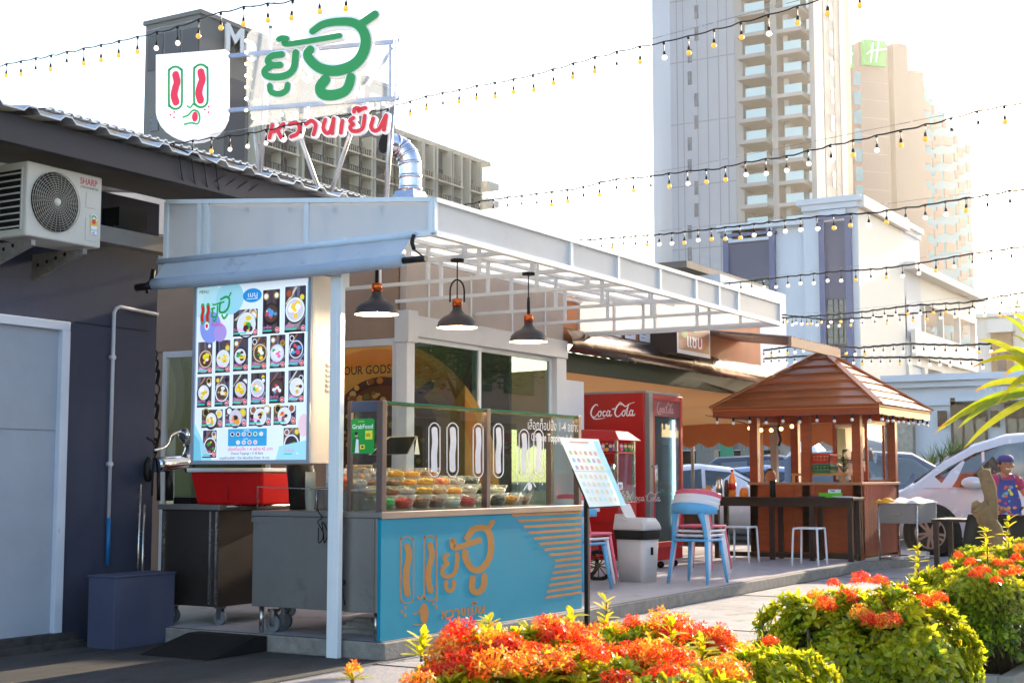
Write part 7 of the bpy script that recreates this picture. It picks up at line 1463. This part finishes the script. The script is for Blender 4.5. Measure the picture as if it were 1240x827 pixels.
fl2 = [onz(px,py,z) for px,py,z in ((1048,706,.80),(1063,708,.80),(992,730,.74),(998,745,.72),(1012,715,.76),(1036,738,.76),(1060,742,.74),(1075,745,.74),(1120,742,.75),(1042,757,.72),(1052,765,.71),(1068,765,.71),(1020,752,.72),(1090,725,.78),(1150,735,.74),(1130,760,.70))]
fl2 = [ond(px,py,5.35-(py-704)*.010) for px,py in ((1046,713),(1064,716),(990,732),(998,744),(1010,718),(1036,738),(1042,756),(1052,764),(1068,764),(1076,762),(1060,742),(1118,742),(1024,733),(1095,728),(935,790),(1140,735))]
hedge('low rounded ixora bush in the middle with a few red flower heads', (-3.02,-2.36,-4.42,-3.76,.24,.74), 5, 2800, len(fl2), .042, [REDS,REDS,ORS,REDS], fl2)
fl3 = [ond(px,py,7.2-(py-680)*.018) for px,py in ((1160,680),(1175,690),(1197,683),(1205,690),(1190,700),(1222,690),(1230,684),(1180,705),(1215,702),(1232,700),(1150,694),(1206,712),(1238,672))]
hedge('far ixora bush at the right edge below the tree stump', (-.80,1.3,-4.24,-3.68,.30,.77), 8, 4400, len(fl3), .042, [REDS,REDS,ORS,REDS], fl3)
# tall shoots above the hedges
def shoots(lab, pts_, cols, L, seed):
    r = np.random.default_rng(seed)
    for k,(q,hh) in enumerate(pts_):
        t = thing('ixora_shoot', lab[k], 'shoot', q, 0, 'upright shoots above the hedge'); M = MB(); M.tube([q, q+Vector((.01,.0,hh))], [.004,.002], 5); M.build('stem', bark, t); M = MB(); M.c = []; ps = []; ns = []
        for j in range(5): ps.append(np.array(q+Vector((.01*j/5,0,hh*(.25+.19*j)))))
        rosettes(M, np.array(ps), np.array([[r.uniform(-.1,.1),r.uniform(-.1,.1),1.]]*5)/1., r, L, cols, 6, np.full(5,.9)); M.build('foliage', leaf_m, t)
sh = []
for px, py, d, hh in ((510,785,3.6,.06),(640,775,3.9,.06),(850,790,3.9,.06),(733,764,4.2,.12),(690,760,4.2,.07),(590,770,3.9,.07),(812,790,3.7,.10),(1196,668,7.0,.16),(1222,660,6.9,.18),(1112,690,6.9,.16)): sh.append((ond(px,py+16,d), hh))
shoots(['small shoot at the left part of the front bush','shoot just right of the left flowers of the front bush','shoot at the right part of the front bush','tall yellow green shoot left of the brochure pole foot','short yellow shoot under the striped end of the counter','small yellow shoot near the left of the front bush','yellow shoot at the right of the front bush','yellow shoot in front of the tree stump','tall yellow shoot at the right edge above the far bush','leafy shoot at the left end of the far bush'], sh, YELL+['8aa01c'], .05, 4)
# stray low plant at the left of the hedge
t = thing('ixora_sprig','single low ixora sprig with one orange bud left of the front bush','plant',ond(427,815,3.3)); q = ond(427,822,3.3); M = MB(); M.tube([q-Vector((0,0,.35)), q], .005, 5); M.build('stem', bark, t); M = MB(); M.c = []
rosettes(M, np.array([np.array(q), np.array(q-Vector((0,0,.05)))]), np.array([[0,0,1.],[0,.2,.9]]), np.random.default_rng(2), .04, GREENS, 8, np.full(2,.7)); M.build('foliage', leaf_m, t)
M = flower_mesh(77, ORS, .016, 20); M.v = [tuple(Vector(v)+q+Vector((0,0,.02))) for v in M.v]; M.build('flower_head', petal_m, t)
for k,(x0,x1,y0,y1,zz) in enumerate(((-5.7,-3.7,-4.5,-3.5,.25),(-3.4,-2.1,-4.5,-3.65,.26),(-.80,1.6,-4.20,-3.68,.28))):
    t = thing('concrete_planter', ['rough grey concrete planter under the nearest bush','rough grey concrete planter under the middle bush','rough grey concrete planter whose corner shows at the bottom right'][k], 'planter', ((x0+x1)/2,(y0+y1)/2,0), 0, 'hedge planters')
    for a, b in (((x0,y0,.004),(x1,y0+.07,zz)),((x0,y1-.07,.004),(x1,y1,zz)),((x0,y0+.07,.004),(x0+.07,y1-.07,zz)),((x1-.07,y0+.07,.004),(x1,y1-.07,zz))): M = MB(); M.box(a,b); M.build('side', conc_pl, t, bevel=.006)
    M = MB(); M.box((x0+.07,y0+.07,.004),(x1-.07,y1-.07,zz-.05)); M.build('soil', mat('soil','3a2c20',.95,var=.4,scale=20,bump=1.), t)
r = np.random.default_rng(31); M = MB(); M.c = []
for k in range(170):
    x, y = (r.uniform(-5.5,9), r.uniform(-3.3,-.25)) if k < 130 else (r.uniform(-3,0), r.uniform(-.05,1.9)); z = .010; a = r.uniform(0,2*pi); l_ = r.uniform(.008,.030); d = Vector((cos(a),sin(a),0)); s_ = Vector((-sin(a),cos(a),0)); q = Vector((x,y,z))
    M.add([q, q+d*l_*.5+s_*l_*.3+UP*.006, q+d*l_+UP*.003, q+d*l_*.5-s_*l_*.3+UP*.002],[(0,1,2,3)]); M.c += [lin(['7a5a2c','a83a1c','5c4a28','c8a050','4a3a24'][k%5])]*4
M.build('fallen_leaves', vcol('leaf_plain',0,.5,tl=.35), None, kind='stuff')
# ================================================================== stump, blade plant
t = thing('tree_stump','bare lopped tree trunk leaning out of the far bush in front of the tables','stump',(ond(1210,690,8.6).x,ond(1210,690,8.6).y,.2)); ds = 8.6; st_m = mat('stump_bark','86684a',.85,var=.3,scale=12,bump=1.,bscale=25,wear=('6c5c4a',8,.58))
M = MB(); M.tube(catm([ond(1222,700,ds),ond(1212,665,ds),ond(1201,640,ds),ond(1190,620,ds),ond(1184,612,ds)],5), [.056+.004*sin(i*2.1) for i in range(20)]+[.042], 14); M.build('trunk', st_m, t)
M = MB(); M.tube(catm([ond(1198,634,ds),ond(1200,612,ds),ond(1198,592,ds),ond(1192,574,ds),ond(1190,568,ds)],5), [.045]*4+[.042,.040,.041,.040,.038,.040,.042,.040,.041,.040,.038,.040,.042,.038,.036,.030,.016], 14); M.build('upper_limb', st_m, t)
M = MB(); M.tube([ond(1189,572,ds),ond(1188,564,ds)],[.02,.008],6); M.tube([ond(1184,614,ds),ond(1180,607,ds)],[.045,.02],10); M.build('snag', st_m, t)
t = thing('blade_leaf_plant','yellow green sword leaved plant reaching in from the right edge','plant',(ond(1275,480,5.6).x,ond(1275,480,5.6).y,0)); db = 5.6; O_ = ond(1285,478,db)
M = MB(); M.tube([(O_.x,O_.y,.2),(O_.x+.02,O_.y,.8),tuple(O_)], [.05,.045,.035], 10); M.build('stem', bark, t)
BL = [((1133,521),12,.0),((1130,526),11,.05),((1175,446),9,.0),((1184,411),13,.05),((1211,381),8,.1),((1224,379),9,.12),((1178,475),11,.02),((1158,520),12,-.02),((1195,430),9,.1),((1165,545),10,-.1),((1215,455),12,.05),((1205,492),14,-.1),((1224,405),8,.2),((1300,360),12,.1),((1350,420),12,0),((1360,500),12,0),((1330,560),12,0),((1260,590),12,0),((1320,380),12,.3),((1270,370),12,-.3)]
for k,((px,py),w_,dz) in enumerate(BL):
    tip = ond(px,py,db+dz*2-.1); mid = O_.lerp(tip,.55)+Vector((0,0,.05+.02*(k%3))); C3 = catm([O_,O_.lerp(mid,.5)+Vector((0,0,.02)),mid,mid.lerp(tip,.55)+Vector((0,0,.012)),tip],5); M = MB(); M.c = []; nP = len(C3); V = []
    for i,c_ in enumerate(C3):
        f_ = i/(nP-1); d_ = (C3[min(i+1,nP-1)]-C3[max(i-1,0)]).normalized(); s_ = d_.cross(FWD).normalized(); s_ = (s_*cos(.6*(k%3)-.5)+FWD*sin(.6*(k%3)-.5)); hw_ = w_/FPX*db*.5*(1-f_**3.0)*(.55+.45*min(1,f_*3))
        V += [c_-s_*hw_, c_+FWD*.006*(1-f_), c_+s_*hw_]
        base = Vector(lin(['a9a81c','8f9c1a','c0b420'][k%3])); br_ = Vector(lin('b0561c')); g = max(0,(f_-.80)/.2) if k%2 == 0 else max(0,(f_-.93)/.07); cc = base*(1-g)+br_*g; M.c += [tuple(cc)]*3
    M.add(V, [(i*3+j,i*3+j+1,i*3+j+4,i*3+j+3) for i in range(nP-1) for j in range(2)], 0, True); M.build('leaf', vcol('blade_leaf',0,.4,grain=.15,gscale=40,tl=.5), t)
a = ond(1150,556,40); t = thing('yucca_clump','spiky green plants growing against the white building left of the door','plant',(a.x,a.y,0)); r = np.random.default_rng(5); M = MB(); M.c = []
for px, py, hh in ((1128,560,1.3),(1140,552,1.5),(1152,548,1.6),(1163,546,1.5)):
    c_ = ond(px,py,40)
    for k in range(34): d = r.normal(size=3); d[2] = abs(d[2])*.9; d /= np.linalg.norm(d); d = Vector(d); s_ = d.cross(UP).normalized()*.03; q = c_-Vector((0,0,.1)); M.add([q-s_,q+s_,q+d*.7],[(0,1,2)]); M.c += [lin(['5f7a2a','46661f','8a9a3c'][k%3])]*3
    M.tube([(c_.x,c_.y,0),tuple(c_)], .06, 5); M.c += [lin('5a4a30')]*(len(M.v)-len(M.c))
M.build('foliage', vcol('leaf_plain',0,.5,tl=.35), t)
# ================================================================== tables and chairs by the van
dt = 13.2
def tt(px, d, z): q = ond(px, 600, d); return Vector((q.x, q.y, z))
for k,(px,d,lab) in enumerate(((1188,15.4,'dark table with a laid menu folder in front of the white van'),(1270,16.0,'second dark table cut by the right edge of the photo'))):
    c_ = tt(px, d, 0); t = thing('dining_table', lab, 'table', c_, 0, 'dark outdoor tables'); x, y = c_.x, c_.y; M = MB(); M.box((x-.35,y-.45,.73),(x+.35,y+.45,.76)); M.build('table_top', darkw, t, bevel=.003)
    for sx in (-1,1):
        for sy in (-1,1): M = MB(); M.box((x+sx*.31-.025,y+sy*.41-.025,.004),(x+sx*.31+.025,y+sy*.41+.025,.73)); M.build('leg', darkw, t)
M = MB(); c_ = tt(1195,15.2,.775); M.box((c_.x-.1,c_.y-.2,.765),(c_.x+.18,c_.y+.12,.785)); obj1('menu_folder','black folder with white sheet lying on the dark table near the woman','folder',M,mat('folder_paper','a8a8ac',.5))
def shell_chair(px, d, lab, rz):
    c_ = tt(px, d, 0); t = thing('shell_chair', lab, 'chair', c_, rz, 'black outdoor chairs', local=True); M = MB(); R_ = []
    for i in range(7): f_ = i/6; z = .42+.46*f_; w_ = .23+.0*f_-.05*f_**3; R_.append([(-.20-.05*f_+.03*((y_/w_)**2 if w_ else 0), y_, z) for y_ in (-w_,-w_*.6,0,w_*.6,w_)])
    n = 5; M.add([p_ for q in R_ for p_ in q]+[(p_[0]-.02,p_[1],p_[2]) for q in R_ for p_ in q], [(i*n+k,i*n+k+1,(i+1)*n+k+1,(i+1)*n+k) for i in range(6) for k in range(4)]+[(35+i*n+k,35+i*n+k+1,35+(i+1)*n+k+1,35+(i+1)*n+k) for i in range(6) for k in range(4)]+[(i*n,(i+1)*n,35+(i+1)*n,35+i*n) for i in range(6)]+[(i*n+4,(i+1)*n+4,35+(i+1)*n+4,35+i*n+4) for i in range(6)]+[(30+k,31+k,66+k,65+k) for k in range(4)], 0, True); M.build('backrest', black, t)
    loft(MB(), [rrect(.44,.46,.41,.06),rrect(.46,.48,.44,.07)]).build('seat', black, t)
    for sx in (-1,1):
        for sy in (-1,1): M = MB(); M.tube([(sx*.17,sy*.19,.41),(sx*.22,sy*.22,.004)], [.02,.014], 8); M.build('leg', black, t)
shell_chair(1187,12.8,'black shell chair with its back to us, just left of the stump foot',radians(30)); shell_chair(1236,12.6,'black shell chair at the right edge behind the yellow shoots',radians(24)); 
# ================================================================== woman in an apron
dw = 17.4; ZS = .90; wx = ond(1217,640,dw); t = thing('person','smiling woman in purple cap, magenta polo shirt and floral blue apron beside the van','person',(wx.x,wx.y,.004))
toC = -FWD; rt = RGT
def W(r_, f_, z): return wx*1.0 + rt*r_ - FWD*f_ - Vector((0,0,wx.z)) + UP*(z*ZS)     # right in the photo, forward to the camera, height
skin = mat('skin','b87350',.5,var=.06,scale=20); 
def skinned(name, verts, edges, radii, m, parent, sub=2, root=0):
    me = bpy.data.meshes.new(name); F = FRM[parent.name]; me.from_pydata([tuple(F @ Vector(v)) for v in verts], edges, []); o = bpy.data.objects.new(name, me); SC.collection.objects.link(o); o.parent = parent; FRM[o.name] = F; s_ = o.modifiers.new('skin','SKIN'); s_.use_smooth_shade = True
    for i, r_ in enumerate(radii): me.skin_vertices[0].data[i].radius = (r_, r_) if not isinstance(r_, tuple) else r_
    me.skin_vertices[0].data[root].use_root = True; me.materials.append(m); q = o.modifiers.new('sub','SUBSURF'); q.levels = sub; q.render_levels = sub; return o
bz = .0
sit = -.04
vb = [W(0,0,.90), W(0,.01,1.05), W(0,.01,1.22), W(.005,.0,1.335), W(.012,.02,1.385), W(.02,.03,1.42),      # pelvis..neck
      W(-.155,0,1.30), W(-.20,.03,1.08), W(-.15,.16,.95), W(.175,0,1.30), W(.25,.04,1.10), W(.36,.14,1.02), W(.40,.17,1.01), W(-.12,.20,.93),
      W(-.09,0,.84), W(-.10,.02,.48), W(-.10,-.02,.07), W(.09,0,.84), W(.10,.02,.48), W(.10,-.02,.07), W(-.10,.08,.035), W(.10,.08,.035)]
eb = [(0,1),(1,2),(2,3),(3,4),(4,5),(3,6),(6,7),(7,8),(3,9),(9,10),(10,11),(11,12),(8,13),(0,14),(14,15),(15,16),(0,17),(17,18),(18,19),(16,20),(19,21)]
rb = [.135,.125,.13,.09,.048,.045,.052,.042,.032,.052,.042,.032,.026,.028,.085,.058,.04,.085,.058,.04,.035,.035]
skinned('body', vb, eb, rb, skin, t)
hc = W(.022,.035,1.50)
M = MB(); M.sphere(hc, .085, 20, sc=(.92,.92,1.22)); M.sphere(hc-UP*.045-FWD*.012, .066, 14, sc=(.95,.95,1.05)); M.build('head', skin, t)
def face(r_, f_, z, rad, m, nm, sc=(1,1,1)): M = MB(); M.sphere(hc+rt*r_-FWD*f_+UP*z, rad, 10, sc=sc); return M.build(nm, m, t)
face(.004,.083,-.005,.014,skin,'nose'); face(-.08,.0,-.01,.02,skin,'ear'); face(.086,.0,-.01,.02,skin,'ear')
M = MB(); M.tube(catm([hc+rt*-.028-FWD*.075-UP*.040, hc-FWD*.083-UP*.052, hc+rt*.034-FWD*.075-UP*.040],4), .006, 6); M.build('mouth', mat('teeth','f0e4dc',.4,var=0), t)
for s_ in (-1,1): 
    M = MB(); M.tube(catm([hc+rt*(s_*.030-.012)-FWD*.078+UP*.012, hc+rt*s_*.030-FWD*.081+UP*.017, hc+rt*(s_*.030+.012)-FWD*.077+UP*.012],3), .0035, 5); M.build('eye', mat('eye_dark','1c1210',.4,var=0), t)
    M = MB(); M.tube([hc+rt*(s_*.030-.014)-FWD*.076+UP*.034, hc+rt*(s_*.030+.014)-FWD*.076+UP*.036], .003, 5); M.build('eyebrow', mat('hair','15100e',.5,var=0), t)
M = MB(); M.sphere(hc+FWD*.018+UP*.012, .090, 16, sc=(.98,.98,1.12)); M.build('hair', mat('hair','15100e',.5,var=0), t)
capm = mat('cap_purple','4a3c78',.7,var=.08); M = MB(); M.lathe(hc+UP*.035, [(.093,0),(.096,.03),(.085,.065),(.05,.088),(0,.094)], 20); M.build('cap', capm, t)
M = MB(); M.prism([hc+UP*.04+rt*(.085*cos(a))-FWD*(.07+.075*sin(a)) for a in np.linspace(0,pi,9)], UP*.008); M.build('cap_brim', capm, t)
shirt = mat('magenta_polo','b02454',.75,var=.08,scale=15)
skinned('shirt', [W(0,0,.93), W(0,.01,1.05), W(0,.01,1.22), W(.005,.0,1.33), W(-.15,0,1.305), W(-.19,.02,1.15), W(.17,0,1.305), W(.225,.03,1.16), W(.012,.012,1.372)], [(0,1),(1,2),(2,3),(3,4),(4,5),(3,6),(6,7),(3,8)], [.155,.145,.148,.10,.068,.062,.068,.062,.062], shirt, t)
M = MB(); M.tube([W(.014+.058*cos(a),.02+.05*sin(a)*1.0,1.375-.012*sin(a)) for a in np.linspace(0,2*pi,17)], .012, 6, caps=False); M.build('collar', shirt, t)
M = MB(); M.c = []; n = 12; V = []; 
for i in range(n+1):
    z = .52+(1.30-.52)*i/n; f_ = i/n; wd = (.165 if f_ < .62 else .165-.075*(f_-.62)/.38); base = .17 if f_ < .5 else .172
    for j in range(7): a = (j/6-.5)*2; V.append(W(a*wd, base-.05*a*a+.004*sin(i*2+j), z))
M.add(V, [(i*7+j,i*7+j+1,(i+1)*7+j+1,(i+1)*7+j) for i in range(n) for j in range(6)], 0, True); M.c = [lin('2c3a86')]*len(V); M.build('apron', vcol('apron_cloth',0,.8), t)
ap = [c for c in kids(t) if c.name.startswith('apron')][0]
M = MB(); M.c = []; rr_ = random.Random(8)
for k in range(60):
    z = rr_.uniform(.56,1.27); wd = .15 if z < 1.0 else .15-.065*(z-1.0)/.3; x_ = rr_.uniform(-wd,wd); q = W(x_, .182-.05*(x_/.165)**2, z); s_ = rr_.uniform(.012,.024); k0 = len(M.v); M.add([q+rt*s_*cos(a)+UP*s_*sin(a) for a in np.linspace(0,2*pi,7)[:-1]], [tuple(range(6))]); M.c += [lin(rr_.choice(['e05a3a','3aa060','e8c84a','c83a7a','5aa0d8','e88a3a']))]*6
M.build('apron_flowers', vcol('apron_cloth',0,.8), ap)
for s_ in (-1,1): M = MB(); M.tube(catm([W(s_*.085,.172,1.29),W(s_*.08,.10,1.36),W(s_*.06,-.02,1.375)],4), .010, 6); M.build('apron_strap', capm, t)
trs = mat('dark_trousers','23232c',.8); skinned('trousers', [W(0,0,.92), W(-.09,0,.84), W(-.10,.02,.48), W(-.10,-.01,.12), W(.09,0,.84), W(.10,.02,.48), W(.10,-.01,.12)], [(0,1),(1,2),(2,3),(0,4),(4,5),(5,6)], [.14,.095,.07,.055,.095,.07,.055], trs, t)
# hands: palm, four fingers and a thumb each
for (wr, d_, nm) in ((W(.40,.17,1.01), (rt*.75-FWD*.5-UP*.1).normalized(), 'hand'), (W(-.12,.20,.93), (rt*.5-FWD*.7-UP*.2).normalized(), 'hand')):
    sd_ = d_.cross(UP).normalized(); vs = [wr, wr+d_*.045, wr+d_*.085]; es = [(0,1),(1,2)]; rs = [.024,.032,.030]
    for q in range(4): b_ = wr+d_*.085+sd_*(q-1.5)*.019; k = len(vs); L_ = [.030,.036,.034,.026][q]; vs += [b_, b_+d_*L_-UP*.006, b_+d_*L_*1.7-UP*.024]; es += [(2,k),(k,k+1),(k+1,k+2)]; rs += [.010,.0085,.007]
    k = len(vs); vs += [wr+d_*.035+sd_*.036, wr+d_*.065+sd_*.058-UP*.01]; es += [(1,k),(k,k+1)]; rs += [.012,.009]; skinned(nm, vs, es, rs, skin, t, 1)
# serving jug on the table by her hand
c_ = W(.44,.22,.94); M = MB(); M.lathe((c_.x,c_.y,.76), [(0,0),(.05,0),(.055,.1),(.05,.2),(.03,.24),(.03,.26),(0,.26)], 16); obj1('white_jug','white jug at the woman\'s hand by the right edge','jug',M,white)
c_ = ond(933,578,21.0); 
M = MB(); M.sphere(c_, .10, 12, sc=(.85,.85,1.15)); M.sphere(c_+FWD*.03+UP*.02, .105, 12, sc=(.85,.85,1.1), m=1)
M.tube([c_-UP*.10, c_-UP*.16, c_-UP*.3], [.045,.10,.17], 10, m=2)
t = thing('person','driver with dark hair behind the window of the dark car seen through the kiosk','person',(c_.x,c_.y,c_.z-.5)); M.build('body', [skin, mat('hair','15100e'), mat('driver_shirt','3a3038',.8)], t)

# ================================================================== the evening haze
M = MB(); M.box((-25,-70,-1),(330,250,125)); hz_ = M.build('haze', mat('haze_air'), kind='stuff', origin=(0,0,0))
m = MATS['haze_air']; nn_ = m.node_tree.nodes; nn_.remove(nn_['Principled BSDF']); pv = nn_.new('ShaderNodeVolumePrincipled'); pv.inputs['Density'].default_value = .00017; pv.inputs['Color'].default_value = (.95,.95,.95,1); pv.inputs['Anisotropy'].default_value = .8
m.node_tree.links.new(pv.outputs[0], nn_['Material Output'].inputs['Volume'])
